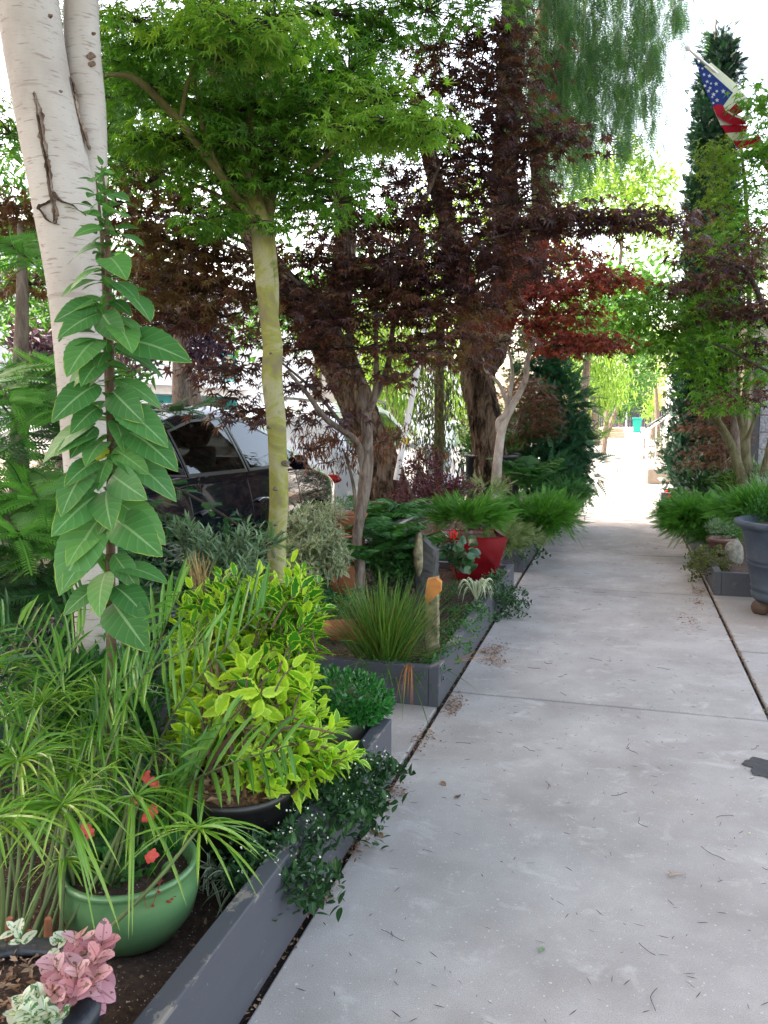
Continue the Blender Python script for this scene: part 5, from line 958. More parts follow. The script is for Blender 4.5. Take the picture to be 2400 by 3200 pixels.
def pot(name, label, c, prof, soilz, soilr, mat, sides=56, group=None, soilmat_=None, thick=.012, sx=1, sy=1, rings=()):
    """prof: (r,z) outer profile bottom to rim; an inner wall is added"""
    t = thing(name, label, 'plant pot', c, group); mb = MB()
    r, z = prof[-1]; inner = [(r-thick, z+.001), (r-thick*1.5, z-.01), (soilr, soilz)]
    lathe(mb, c, [(.0, prof[0][1]), *prof, *inner], sides, sx=sx, sy=sy); mb.build('body', mat, t, smooth=True)
    mb = MB(); lathe(mb, c, [(0, soilz+.012), (soilr*.5, soilz+.008), (soilr*.99, soilz)], sides, sx=sx, sy=sy); mb.build('soil', soilmat_ or M['soil'], t, smooth=True)
    return t
# green glazed pot
gc = G(405, 2695, .315); gc = np.array((gc[0], gc[1], .115)); RG = .178
tp = pot('glazed_pot', 'round belly green glazed pot with red flowers and a hairline crack, beside the plank edge', gc, [(.10, 0), (.13, .02), (.165, .07), (.178, .12), (.176, .16), (.168, .18), (.173, .19), (.178, .195), (.176, .205)], .17, .15, M['greenglaze'])
M['chip'] = plain('rust red clay', (.30, .05, .03), .9)
def on_pot(px, py, c, r):
    d = ray(px, py); o = np.array((0, 0, EYE)); a = d[0]**2+d[1]**2; b = 2*((o[0]-c[0])*d[0]+(o[1]-c[1])*d[1]); e = (o[0]-c[0])**2+(o[1]-c[1])**2-r*r
    q = b*b-4*a*e; tt = (-b-math.sqrt(max(q, 0)))/(2*a); return o+d*tt
for q in ([(505, 2745), (500, 2762), (490, 2790), (482, 2815), (472, 2835)], [(444, 2780), (452, 2800), (455, 2830), (466, 2840)], [(512, 2750), (482, 2765), (470, 2775)]):
    mb = MB(); tube(mb, [on_pot(x, y, gc, .1795) for x, y in q], .0009, 4, 3, cap=False); mb.build('crack', M['chip'], tp)
for x, y, a, b in [(527, 2817, .007, .0035), (538, 2810, .005, .002), (478, 2830, .004, .004), (498, 2788, .004, .003), (548, 2802, .003, .0015)]:
    mb = MB(); blob(mb, on_pot(x, y, gc, .179), (a, a*.5, b), seed=x, nu=10, nv=6, amp=.3); mb.build('chip', M['chip'], tp)
t = thing('impatiens_plant', 'leafy plant with coral red flowers in the green glazed pot', 'flowering plant', gc+(0, 0, .17)); mb = MB(); st = MB()
tips = np.array([P(x, y, tt) for x, y, tt in [(300, 2620, 2.3), (350, 2680, 2.2), (420, 2600, 2.35), (470, 2500, 2.4), (500, 2600, 2.35), (540, 2660, 2.3), (440, 2690, 2.2), (380, 2560, 2.4), (330, 2740, 2.12), (560, 2600, 2.35), (280, 2700, 2.2), (470, 2640, 2.25), (360, 2610, 2.3), (250, 2640, 2.3), (520, 2720, 2.2), (400, 2740, 2.13), (300, 2560, 2.4)]])
tips = np.concatenate((tips, tips+rvec(len(tips), .02), tips+rvec(len(tips), .03))); sprays(mb, tips, tips-(gc+(0, 0, .10)), 7, .07, K['oval'], gap=.25, stem=st); mb.build('leaves', L['fern'], t); st.build('stems', M['greenstem'], t)
for x, y, tt in [(470, 2443, 2.3), (455, 2425, 2.32), (468, 2545, 2.25), (478, 2530, 2.24), (455, 2555, 2.24), (265, 2592, 2.15), (280, 2603, 2.15), (475, 2672, 2.15), (468, 2682, 2.15), (413, 2508, 2.3), (407, 2498, 2.3), (485, 2450, 2.31)]:
    mb = MB(); c = P(x, y, tt); a = np.arange(5)*6.283/5+rng.random(); f = unit(np.array((.2, -1, .5))+rvec(1, .25)[0]); u_ = unit(np.cross(f, (0, 0, 1))); v_ = np.cross(u_, f)
    inst(mb, K['petal'], np.tile(c, (5, 1)), np.cos(a)[:, None]*u_+np.sin(a)[:, None]*v_, np.tile(f, (5, 1)), .016*(.8+.4*rng.random(5))); mb.build('flower', L['coral'], t)
# dark pot at the bottom left corner
e_ = G(385, 3040, .33); bc = np.array((e_[0]-.195, e_[1]-.14, .09)); bc[2] = .1
tp = pot('dark_pot', 'dark blue-black rolled-rim pot with pink speckled leaves, bottom left corner', bc, [(.14, 0), (.17, .03), (.185, .1), (.188, .15), (.182, .17), (.19, .18), (.208, .195), (.212, .21), (.208, .225), (.196, .232)], .205, .17, M['blackpot'], thick=.03)
t = thing('polka_dot_plant', 'pink speckled leaves on the right side of the dark pot at the bottom left', 'foliage plant', bc+(0.05, 0, .2)); mb = MB(); st = MB()
tips = np.array([P(x, y, tt-.2) for x, y, tt in [(250, 2930, 1.95), (320, 2940, 1.95), (220, 2980, 1.92), (300, 2990, 1.9), (170, 3020, 1.88), (240, 3040, 1.86), (200, 3060, 1.86), (290, 3050, 1.86), (165, 3100, 1.83), (230, 3090, 1.84), (280, 2940, 1.97)]])
sprays(mb, tips, unit(tips-P(230, 3080, 1.75))+(0, -.3, .7), 5, .058, K['round'], gap=.22, open_=1.3, stem=st, shrink=.35, sr=.0018); mb.build('leaves', L['pink'], t); st.build('stems', M['woodstem'], t)
t = thing('polka_dot_plant', 'white and green speckled leaves at the front of the dark pot, bottom left', 'foliage plant', bc+(-.05, 0, .2)); mb = MB()
tips = np.array([P(x, y, tt-.2) for x, y, tt in [(70, 3120, 1.82), (120, 3110, 1.82), (90, 3160, 1.79), (50, 3170, 1.8), (140, 3150, 1.8), (180, 3160, 1.8)]])
sprays(mb, tips, np.tile((0, -.3, .8), (6, 1)), 6, .042, K['round'], gap=.2, open_=1.3, shrink=.35); mb.build('leaves', L['white'], t)
t = thing('polka_dot_plant', 'few white dotted leaves at the rear rim of the dark pot', 'foliage plant', P(190, 2910, 1.98)); mb = MB()
tips = np.array([P(x, y, tt-.2) for x, y, tt in [(200, 2925, 1.98), (175, 2945, 1.97), (60, 2930, 2.0), (40, 2900, 2.0)]]); sprays(mb, tips, np.tile((0, -.3, .8), (4, 1)), 4, .035, K['round'], gap=.2, open_=1.3); mb.build('leaves', L['white'], t)

mb = MB(); n = 420; p = bc+(0, 0, .222)+inell(n)*(.165, .165, .008); inst(mb, T_rhomb(.45, .1), p, rvec(n)*(1, 1, .3), rvec(n)*.5+(0, 0, 1), .008+.022*rng.random(n)); tag(mb.build('leaf_mulch', L['drybrown']), 'dry leaf bits lying on the soil of the dark pot at the bottom left', 'mulch', kind='stuff')
# bark-filled black pot and lime shrub
pc = G(745, 2440, .36); pc = np.array((pc[0], pc[1], .11))
pot('black_plastic_pot', 'black plastic nursery pot filled with bark chips under the lime shrub', pc, [(.15, 0), (.175, .22), (.182, .225), (.182, .25)], .235, .17, M['plasticpot'], soilmat_=M['barkchips'], thick=.006)
mb = MB(); n = 260; p = pc+(0, 0, .25)+inell(n)*(.165, .165, .012); inst(mb, T_rhomb(.45, .1), p, rvec(n)*(1, 1, .3), rvec(n)*.5+(0, 0, 1), .02+.03*rng.random(n)); tag(mb.build('bark_mulch', L['drybrown']), 'loose brown bark chips lying in the black plastic pot', 'mulch', kind='stuff')
t = thing('lime_shrub', 'tall lime-green variegated shrub with toothed leaves, in front of the yellow-green trunk', 'shrub', pc+(0, 0, .24))
up = MB(); st = MB()
zones = [((800, 1900, 3.05), (230, 130), 60), ((930, 1790, 3.0), (60, 50), 6), ((760, 2060, 3.0), (170, 110), 34), ((600, 1900, 3.1), (110, 100), 14), ((590, 2060, 3.0), (110, 120), 18), ((830, 2200, 2.95), (100, 100), 14), ((760, 2010, 2.95), (120, 100), 16), ((670, 2220, 2.95), (110, 90), 26), ((600, 2250, 2.85), (110, 90), 18), ((820, 2120, 2.85), (160, 80), 26), ((740, 2290, 2.75), (130, 60), 22), ((930, 2120, 2.8), (80, 60), 12)]
def zone_tips(zones, org, tw=.18, up_=.5):
    T_ = []; D_ = []
    for (x, y, tt), (rx, ry), n in zones:
        v = inell(n); q = np.array([P(x+rx*a, y+ry*b, tt+c*tw) for a, b, c in v]); T_.append(q); D_.append(unit(q-org)+np.array((0, -.15, up_))+rvec(n, .25))
    return np.concatenate(T_), np.concatenate(D_)
org = pc+(0, 0, .6); T1, D1 = zone_tips(zones, org); sprays(up, T1, D1, 9, .088, K['lime'], gap=.22, open_=1.1, stem=st, sr=.003)
zones2 = [((960, 2260, 2.75), (150, 80), 20), ((1040, 2330, 2.65), (90, 90), 14), ((900, 2380, 2.55), (120, 70), 12), ((830, 2420, 2.5), (90, 70), 7), ((1090, 2380, 2.6), (40, 50), 4), ((780, 2330, 2.7), (90, 60), 9), ((600, 2330, 2.75), (80, 50), 6)]
T2, D2 = zone_tips(zones2, pc+(0, 0, .25), .12, .1); sprays(up, T2, D2, 8, .095, K['lime'], gap=.22, open_=1.1, stem=st, sr=.003)
up2 = MB(); T3, D3 = zone_tips([((900, 1880, 2.98), (130, 110), 30), ((960, 1960, 2.95), (80, 100), 18), ((850, 2030, 2.9), (150, 90), 30), ((720, 1850, 3.0), (120, 70), 10)], org); sprays(up2, T3, D3, 9, .085, K['lime'], gap=.22, open_=1.1, stem=st, sr=.003); up2.build('green_leaves', L['limedark'], t)
up.build('leaves', L['lime'], t)
for q in list(T1[::14])+list(T2[::9]):
    b0 = pc+(0, 0, .24)+rvec(1, .05)[0]*(1, 1, 0); tube(st, [b0, (b0+q)/2+(0, 0, .08)+rvec(1, .03)[0], q], (.008, .006, .003), 5, 3)
st.build('stems', M['woodstem'], t)
mb = MB(); n = 70; b0 = P(625, 1830, 3.3); blades(mb, b0+rvec(n, .018), (b0*0+(-.1, 0, 1))+rvec(n, .2), .10+.09*rng.random(n), .0025, .25); tag(mb.build('dry_grass_tuft', L['tan']), 'tuft of straw-coloured dry grass behind the top of the lime shrub', 'grass')

# jade mound in cream pot
jc = P(1070, 2190, 3.42); jz = jc[2]; jb = np.array((jc[0]-.01, jc[1], .13))
pot('cream_pot', 'cream pot under the dark green succulent mound at the end of the near planter', jb, [(.10, 0), (.14, .12), (.155, jz-.16)], jz-.19, .14, M['creampot'])
t = thing('succulent_mound', 'mound of small glossy green succulent rosettes overflowing the cream pot', 'succulent', jb+(0, 0, jz-.14)); mb = MB()
n = 520; v = unit(rvec(n)); v[:, 2] = np.abs(v[:, 2])*1.0-.35; v = unit(v); tips = np.array((jc[0]-.04, jc[1], jc[2]+.0))+v*np.array((.24, .2, .12))*(.9+.15*rng.random((n, 1)))
sprays(mb, tips, v+np.array((0, 0, .4)), 9, .032, K['jade'], gap=.13, open_=1.2, twist=2.4, shrink=.35); mb.build('rosettes', L['jade'], t)
mb = MB(); blob(mb, np.array((jc[0]-.04, jc[1], jc[2])), (.17, .13, .07), 3, amp=.05); mb.build('stems', M['greenstem'], t)

# the tall stem with big leaves
t = thing('tall_leafy_stem', 'tall single stem clothed in big soft green leaves, standing before the pale trunk', 'plant', G(350, 2400, .13))
sp_ = PATH([(352, 2420, 2.45), (350, 2150, 2.45), (346, 1900, 2.45), (346, 1600, 2.45), (347, 1350, 2.45), (344, 1100, 2.45), (338, 850, 2.46), (332, 650, 2.47), (318, 520, 2.48)])
mb = MB(); tube(mb, sp_, [.016, .015, .014, .013, .012, .011, .009, .006, .002], 10, 6); tube(mb, PATH([(350, 1500, 2.5), (335, 1200, 2.5), (326, 900, 2.5), (315, 700, 2.5), (300, 560, 2.52)]), [.008, .008, .007, .005, .002], 8, 5); mb.build('stem', M['woodstem'], t, smooth=True)
rt = np.array((math.cos(YAW), math.sin(YAW), 0)); fw = np.array((-math.sin(YAW), math.cos(YAW), 0)); Z = np.array((0, 0, 1.))
def bigleaf(px, py, tx, ty, L_, face=.5, tt=2.44, rnd=None, nm='leaf', mat=None, tow=.0):
    """root pixel, tip pixel: leaf points from root towards tip; face = how much the blade faces the viewer"""
    a = P(px, py, tt); b = P(tx, ty, tt-tow); d = b-a; Lh = np.linalg.norm(d); d = d/Lh; n_ = -fw*face+Z*(1-face*.5)+rt*(.25 if tx > px else -.25)*(1-face)+rvec(1, .22)[0]
    mb_ = MB(); inst(mb_, K['big'], [a], [d+n_/np.linalg.norm(n_)*.42], [n_], [Lh*1.08], [rng.random() if rnd is None else rnd]); return mb_.build(nm, mat or L['big'], t, smooth=True)
BL = [(352, 1640, 480, 1760, 1.1), (350, 1745, 430, 1880, 1.1), (330, 1620, 160, 1920, .9), (310, 1640, 190, 1800, .9), (350, 1420, 460, 1500, .8), (350, 1240, 405, 1330, 1.2), (352, 1090, 590, 1130, .6), (350, 1120, 520, 1175, .5), (350, 1440, 560, 1590, .6), (380, 1365, 550, 1465, .7),
      (320, 1000, 372, 1090, 1.1), (320, 1150, 185, 1225, .7), (318, 1340, 105, 1465, .7), (310, 1350, 210, 1435, .9), (320, 1500, 175, 1640, .8), (290, 1480, 185, 1590, .8), (300, 1050, 160, 1075, .4), (320, 970, 165, 1010, .6), (330, 955, 190, 948, .3), (345, 930, 485, 965, .4), (345, 905, 435, 925, .5), (330, 860, 225, 880, .4), (335, 830, 375, 850, 1.0),
      (340, 760, 435, 770, .4), (345, 800, 425, 805, .4), (330, 790, 210, 800, .3), (330, 735, 240, 760, .4), (325, 640, 385, 620, .3), (320, 650, 270, 640, .4), (320, 580, 280, 560, .4), (320, 560, 350, 540, .4), (330, 690, 390, 665, .3), (320, 700, 260, 690, .3), (345, 1010, 470, 1080, .5), (350, 1270, 470, 1370, .5), (300, 1240, 150, 1345, .4),
      (350, 1580, 520, 1720, .4), (352, 1800, 520, 1790, .4), (300, 1750, 150, 2010, .9), (340, 1800, 290, 1970, .9), (350, 1900, 430, 2010, .8), (340, 1550, 330, 1680, .6), (345, 1450, 300, 1560, .7), (350, 1290, 520, 1400, .4), (320, 1270, 200, 1390, .5), (318, 1100, 195, 1100, .2), (330, 1180, 250, 1240, .4), (345, 1210, 520, 1300, .3),
      (350, 1330, 400, 1390, .9), (350, 1500, 390, 1580, .9), (335, 1400, 260, 1460, .8), (345, 1650, 300, 1720, .8), (350, 1700, 240, 1850, .5), (335, 1120, 300, 1160, .7), (340, 960, 410, 1010, .6), (350, 1040, 420, 1100, .7),
      (325, 1000, 170, 1035, .9), (322, 1080, 205, 1130, 1.0), (320, 1220, 150, 1300, .9), (318, 1290, 215, 1350, 1.0), (318, 1380, 150, 1420, .8), (322, 1460, 200, 1530, 1.0), (322, 1560, 170, 1660, 1.0), (322, 1660, 210, 1760, .9), (320, 900, 200, 930, .8), (325, 1850, 200, 1960, 1.0), (330, 1900, 300, 2050, 1.0), (350, 1850, 470, 1960, .9), (326, 1150, 250, 1190, 1.0), (322, 1730, 180, 1860, .9)]
for q_, (a, b, c, d, f) in enumerate(BL):
    if q_ % 7 == 3 and b > 1300: continue
    k_ = (.72+.12*rng.random() if b > 900 else .9); bigleaf(a, b-20, a+(c-a)*k_, b-20+(d-b)*k_*(.78 if b > 700 else 1)+rng.normal()*12, 0, min(.85, f*(.55+.35*rng.random())), 2.44-.03*rng.random(), tow=.10*f+.04*rng.normal())
bigleaf(348, 1405, 302, 1430, 0, .8, 2.40, nm='yellow_leaf', mat=L['yellowleaf'])
mb = MB(); tips = np.array([sp_[0]*(1-f)+sp_[-1]*f for f in [0]]); ii = np.linspace(0, 1, 44); q = smoothpath(sp_, 8); idx = (ii*(len(q)-1)).astype(int)
sprays(mb, q[idx[10:]], np.tile((0, 0, 1.), (34, 1))+rvec(34, .3), 6, .07, K['big'], gap=.25, open_=1.3); mb.build('small_leaves', L['big'], t)

# ------------------------------------------------------------------ strappy umbrella plant and palms, bottom left
t = thing('umbrella_plant', 'strappy yellow-green umbrella plants arching over the green pot, front left', 'plant', P(60, 2980, 2.1)); mb = MB(); st = MB()
def umbel(px, py, tt, n, Lpx, upv=.25, droop=.55, wd=.011, side=None, frm=None, m=0):
    n = int(n*1.7)
    c = P(px, py, tt); a = rng.random(n)*6.283; Lw = Lpx*tt/2600
    d = np.cos(a)[:, None]*rt+np.sin(a)[:, None]*fw*.8+Z*(upv+.25*rng.normal(size=n))[:, None]
    if side is not None: d += rt*side
    blades(mb, np.tile(c, (n, 1))+rvec(n, .004), d+rvec(n, .12), Lw*(.5+.65*rng.random(n)), wd*(.5+.45*rng.random(n)), droop*(.4+1.0*rng.random(n)), segs=8, stiff=2.1)
    if frm: b = P(*frm); tube(st, [b, (b+c)/2+rt*.015, c], (.006, .005, .004), 6, 4)
for a in [(190, 2520, 1.98, 34, 300, .35, .75, .012, .0, (40, 2990, 2.0)), (420, 2490, 2.1, 20, 300, .2, .6, .010, .25, (150, 2990, 2.05)), (60, 2380, 2.1, 26, 300, .5, .6, .011, 0, (20, 3000, 2.05)), (620, 2590, 2.02, 20, 260, .25, .7, .010, .2, (280, 2960, 1.98)), (300, 2330, 2.3, 22, 260, .5, .7, .009, .1, (130, 3000, 2.1)),
          (130, 2200, 2.35, 22, 260, .7, .6, .009, 0, (60, 2980, 2.15)), (-20, 2560, 1.9, 22, 300, .3, .7, .012, .3, (0, 3000, 2.0)), (240, 2430, 2.2, 20, 250, .4, .7, .010, 0, (80, 2990, 2.05)), (40, 2250, 2.4, 20, 260, .6, .5, .009, 0, (10, 2960, 2.15)), (200, 2680, 2.1, 12, 160, .1, .6, .009, 0, (90, 3000, 2.05)), (330, 2180, 2.4, 20, 240, .6, .6, .009, 0, (200, 2980, 2.2)), (-30, 2100, 2.4, 18, 240, .6, .6, .009, .2, (0, 2980, 2.2)), (480, 2350, 2.4, 14, 220, .5, .6, .008, 0, (250, 2980, 2.2))]: umbel(*a)
for i in range(7): a = (-20+rng.random()*320, 2960+rng.random()*60, 2.0+.15*rng.random()); b = (-60+rng.random()*600, 2200+rng.random()*400, 2.1+.2*rng.random()); A_, B_ = P(*a), P(*b); tube(st, [A_, (A_+B_)/2+rt*.01, B_], (.006, .005, .003), 6, 4)
mb.build('leaves', L['papyrus'], t); st.build('stalks', M['greenstem'], t, smooth=True)
for x, y in [(30, 2960), (90, 3000), (150, 2960)]:
    m2 = MB(); tube(m2, [P(x, y+60, 2.02), P(x, y-90, 2.0)], [.014, .008], 8, 3); m2.build('sheath', M['terra'], t, smooth=True)
def palm(name, label, base, fronds, mat, cat='palm'):
    t = thing(name, label, cat, base)
    for pts, nl, L_, wd, dr in fronds:
        q = smoothpath(PATH(pts), 10); m1 = MB(); tube(m1, q[::3], np.linspace(.0055, .002, len(q[::3])), 6, 2, cap=False); fo = m1.build('rachis', M['greenstem'], t, smooth=True)
        i0 = np.linspace(len(q)*.18, len(q)-1.01, nl); ii = i0.astype(int); fr = i0-ii; p = q[ii]*(1-fr[:, None])+q[np.minimum(ii+1, len(q)-1)]*fr[:, None]; T = unit(np.gradient(q, axis=0))[ii]
        up_ = unit(np.cross(np.cross(T, Z+(-fw)*.35), T)); sd_ = unit(np.cross(T, up_)); prof = np.sin(np.pi*np.clip(.18+.75*(i0/len(q)), 0, 1))**.6
        m2 = MB()
        for s in (1, -1): blades(m2, p, sd_*s*.85+T*.65+up_*.3+rvec(nl, .05), L_*prof*(.9+.2*rng.random(nl)), wd, dr*(.7+.6*rng.random(nl)), segs=6, stiff=1.8)
        m2.build('leaflets', mat, fo)
    return t
palm('palm', 'feathery palm fronds fanning upward in the middle of the left foreground', P(330, 2700, 2.6), [
  ([(330, 2750, 2.55), (520, 2540, 2.5), (600, 2430, 2.45), (720, 2350, 2.4)][:3]+[(700, 2260, 2.3)], 16, .26, .014, .25),
  ([(350, 2740, 2.6), (430, 2500, 2.55), (560, 2200, 2.5), (820, 1900, 2.4)], 22, .34, .013, .16),
  ([(330, 2740, 2.6), (460, 2560, 2.5), (640, 2420, 2.4), (900, 2330, 2.3), (1000, 2420, 2.25)][:4], 20, .28, .014, .35),
  ([(300, 2740, 2.6), (360, 2400, 2.5), (480, 2050, 2.4), (560, 1850, 2.3)], 22, .27, .013, .2),
  ([(290, 2740, 2.6), (260, 2450, 2.6), (200, 2150, 2.55), (60, 1950, 2.5)], 22, .26, .013, .3), ([(300, 2740, 2.5), (330, 2450, 2.4), (420, 2150, 2.3), (640, 2000, 2.2)], 26, .28, .010, .3),
  ([(280, 2740, 2.5), (250, 2500, 2.45), (300, 2250, 2.35), (420, 2080, 2.3)], 24, .26, .010, .4), ([(260, 2740, 2.4), (180, 2500, 2.35), (100, 2300, 2.3), (-40, 2220, 2.2)], 24, .26, .010, .4), ([(250, 2740, 2.5), (180, 2400, 2.45), (180, 2150, 2.4), (260, 1960, 2.35)], 26, .24, .009, .3)], L['palm'])
palm('palm', 'darker palm fronds behind, rising at the left edge under the pine', P(40, 2700, 2.7), [
  ([(30, 2700, 2.8), (70, 2400, 2.8), (140, 2100, 2.8), (260, 1860, 2.8)], 26, .22, .011, .15),
  ([(10, 2700, 2.8), (-20, 2300, 2.75), (-60, 2000, 2.7)], 20, .24, .012, .25), ([(60, 2700, 2.9), (200, 2350, 2.9), (420, 2080, 2.9)], 22, .2, .011, .2), ([(0, 2650, 2.6), (100, 2300, 2.6), (60, 2050, 2.5), (-60, 1900, 2.4)], 22, .24, .012, .3)], L['fern'])

# ------------------------------------------------------------------ ground-cover vine on the near planter, spider plants
def carpet(name, label, zones, mat, tpl, size, n_leaf=6, kind='stuff', cat='ground cover', gap=.35, open_=1.2, buds=None, upv=.7):
    mb = MB(); st = MB(); T_ = []
    for (x, y, z), (rx, ry, rz), n in zones: T_.append(np.array((x, y, z))+inell(n)*(rx, ry, rz))
    T_ = np.concatenate(T_); sprays(mb, T_, rvec(len(T_))*(1, 1, .4)+(0, 0, upv), n_leaf, size, tpl, gap=gap, open_=open_, stem=st, sr=.0015)
    if buds: nb = buds; p = T_[rng.integers(0, len(T_), nb)]+rvec(nb, .02)+(0, 0, .02); inst(mb, T_rhomb(.9, 0), p, rvec(nb), rvec(nb), .008, np.full(nb, 1.), 1)
    o = mb.build(name, [mat, L['budwhite']], None); tag(o, label, cat, kind=kind); return o
Zs = []
for x, y, n, z, r_ in [(690, 2420, 14, .25, 60), (760, 2540, 22, .26, 80), (900, 2520, 30, .28, 90), (1000, 2470, 30, .3, 80), (1100, 2400, 26, .3, 70), (1180, 2400, 26, .26, 60), (950, 2600, 26, .26, 80), (860, 2640, 26, .26, 80), (800, 2700, 20, .25, 60), (1060, 2540, 20, .24, 70), (1140, 2500, 18, .22, 60), (920, 2720, 16, .22, 60), (1000, 2740, 10, .12, 40), (960, 2780, 8, .12, 40), (870, 2760, 8, .18, 40), (740, 2640, 16, .22, 60), (1160, 2560, 8, .1, 40), (680, 2520, 14, .2, 60)]:
    c = G(x, y, z); Zs.append((tuple(c), (.075, .075, .045), int(n*1.5)))
carpet('trailing_vine', 'dark green trailing vine with tiny white buds spilling over the near planter edge', Zs, L['vine'], K['oval'], .042, 6, buds=420)
mb = MB(); n = 90; b0 = G(690, 2740, .15); blades(mb, b0+rvec(n, .06)*(1, 1, .1), Z+rvec(n, .8)*(1, 1, .2), .14+.1*rng.random(n), .009, .7, segs=6); b1 = G(600, 2620, .15); n = 60; blades(mb, b1+rvec(n, .06)*(1, 1, .1), Z+rvec(n, .8)*(1, 1, .2), .14+.1*rng.random(n), .009, .6, segs=6)
tag(mb.build('spider_plant', L['stripe2']), 'thin-bladed spider plant with pale margins between the green pot and the planter edge', 'spider plant')
# ------------------------------------------------------------------ planter with the grass clump
gb = G(1228, 2070, .15); mb = MB(); n = 620
r0 = rvec(n, .05)*(1, 1, 0); d = Z*1.0+r0*6+rvec(n, .2)*(1, 1, .1); blades(mb, gb+r0*1.2+rt*(-.05), d, .35+.28*rng.random(n), .0055, .12+.3*rng.random(n)**2, segs=7)
n = 60; r0 = rvec(n, .05)*(1, 1, 0); blades(mb, gb+r0, Z*.4+rvec(n, .6)*(1, 1, .1), .4+.2*rng.random(n), .006, .6, segs=8)
o = tag(mb.build('tall_grass_clump', L['grass']), 'tall fine-bladed grass clump fanning up behind the planter end board', 'ornamental grass')
mb = MB(); n = 10; b0 = np.tile(G(1300, 2075, .2), (n, 1))+rvec(n, .006); b0[:, 1] = 4.0-.004*np.arange(n)/n-.01; blades(mb, b0, (0, -.25, .6)+rvec(n, .08), .2+.08*rng.random(n), .004, 1.5, segs=8, nrm=np.array((0, 1., 0)))
n = 7; b1 = np.tile(G(1060, 2090, .28), (n, 1)); blades(mb, b1, rt*-.8+Z*.0+rvec(n, .15), .3, .006, .25, segs=6); b2 = np.tile(G(1420, 2070, .25), (3, 1)); blades(mb, b2, rt*1.0+Z*.3+rvec(3, .1), .36, .005, .4, segs=7)
tag(mb.build('dry_grass', L['red_straw']), 'dry orange grass blades hanging over the planter end board', 'dry grass')
def post(name, label, c, wx, wy, h, slope, mat, top=None, seed=0, lean=(0, 0)):
    t = thing(name, label, 'stone', c); g = np.random.default_rng(seed); mb = MB(); ns = 14; nz = 16; V = []
    for i in range(nz):
        f = i/(nz-1)
        for k in range(ns):
            a = k*6.283/ns+.2; sx_ = np.sign(math.cos(a))*abs(math.cos(a))**.4; sy_ = np.sign(math.sin(a))*abs(math.sin(a))**.4
            hh = h*(1+slope*sx_*.5)*f if i else 0; V.append((c[0]+lean[0]*f+wx*sx_*(1-.12*f)*(1+.05*g.normal()), c[1]+lean[1]*f+wy*sy_*(1-.12*f)*(1+.05*g.normal()), c[2]+hh))
    mb.add(V, [(i*ns+k, i*ns+(k+1) % ns, (i+1)*ns+(k+1) % ns, (i+1)*ns+k) for i in range(nz-1) for k in range(ns)]); mb.add(np.array(V[-ns:]), [tuple(range(ns))]); mb.build('shaft', mat, t); return t, V
sc_ = G(1350, 2055, .13); t, V = post('stone_post', 'slim rough stone post with an orange slanted cut top, beside the grass clump', sc_, .040, .035, .42, .25, M['mossstone'], seed=2)
top = np.array(V[-14:]); mb = MB(); c = top.mean(0); lo = c+(-.012, -.036, -.11)
fr = [P(1335, 1812, 4.62)+0, P(1362, 1808, 4.64), P(1378, 1822, 4.66), P(1377, 1850, 4.62), P(1352, 1872, 4.6), P(1334, 1890, 4.6), P(1327, 1862, 4.6)]
sz = c[1]-.045; q = []
for p_ in fr: s_ = (sz-p_[1])/ray(1355, 1850)[1]; q.append(p_+ray(1355, 1850)*s_)
fq = np.array(q); back = fq+(0, .03, .006); n_ = len(fq); mb.add(np.concatenate((fq, back)), [tuple(range(n_))]+[(i, (i+1) % n_, n_+(i+1) % n_, n_+i) for i in range(n_)]+[tuple(range(2*n_-1, n_-1, -1))]); mb.build('cut_face', M['orangestone'], t)
sc2 = P(1335, 1790, 5.9); sc2[2] = .13; post('standing_stone', 'tall pointed dark standing stone with a mossy left side, behind the grass clump', sc2, .085, .07, P(1335, 1690, 5.9)[2]-.13, -.28, M['stonedark'], seed=5)
mb = MB(); blob(mb, P(1308, 1730, 5.8), (.035, .05, .16), 4, amp=.12); tag(mb.build('mossy_stone', M['mossstone'], smooth=True), 'ochre mossy stone slab leaning against the dark standing stone', 'stone')
mb = MB(); n = 12
for i, (x, y, rx, rz, sd_) in enumerate([(1040, 1975, .10, .03, 1), (1110, 1990, .12, .028, 2)]):
    m2 = MB(); c = P(x, y, 4.6); a = np.linspace(0, math.pi, 9); V = []
    for k in a: V += [c+rt*(-.13)+Z*.045*math.sin(k)+fw*.07*math.cos(k), c+rt*.13+Z*.06*math.sin(k)+fw*.09*math.cos(k)]
    m2.add(V, [(2*k, 2*k+1, 2*k+3, 2*k+2) for k in range(8)]); o = m2.build('terracotta_shard', M['terra'], smooth=True); s_ = o.modifiers.new('t', 'SOLIDIFY'); s_.thickness = .012
    tag(o, ['curved terracotta shard lying left of the grass clump', 'second curved terracotta shard tucked nearer the grass clump'][i], 'shard', 'broken terracotta pieces in the grass planter')
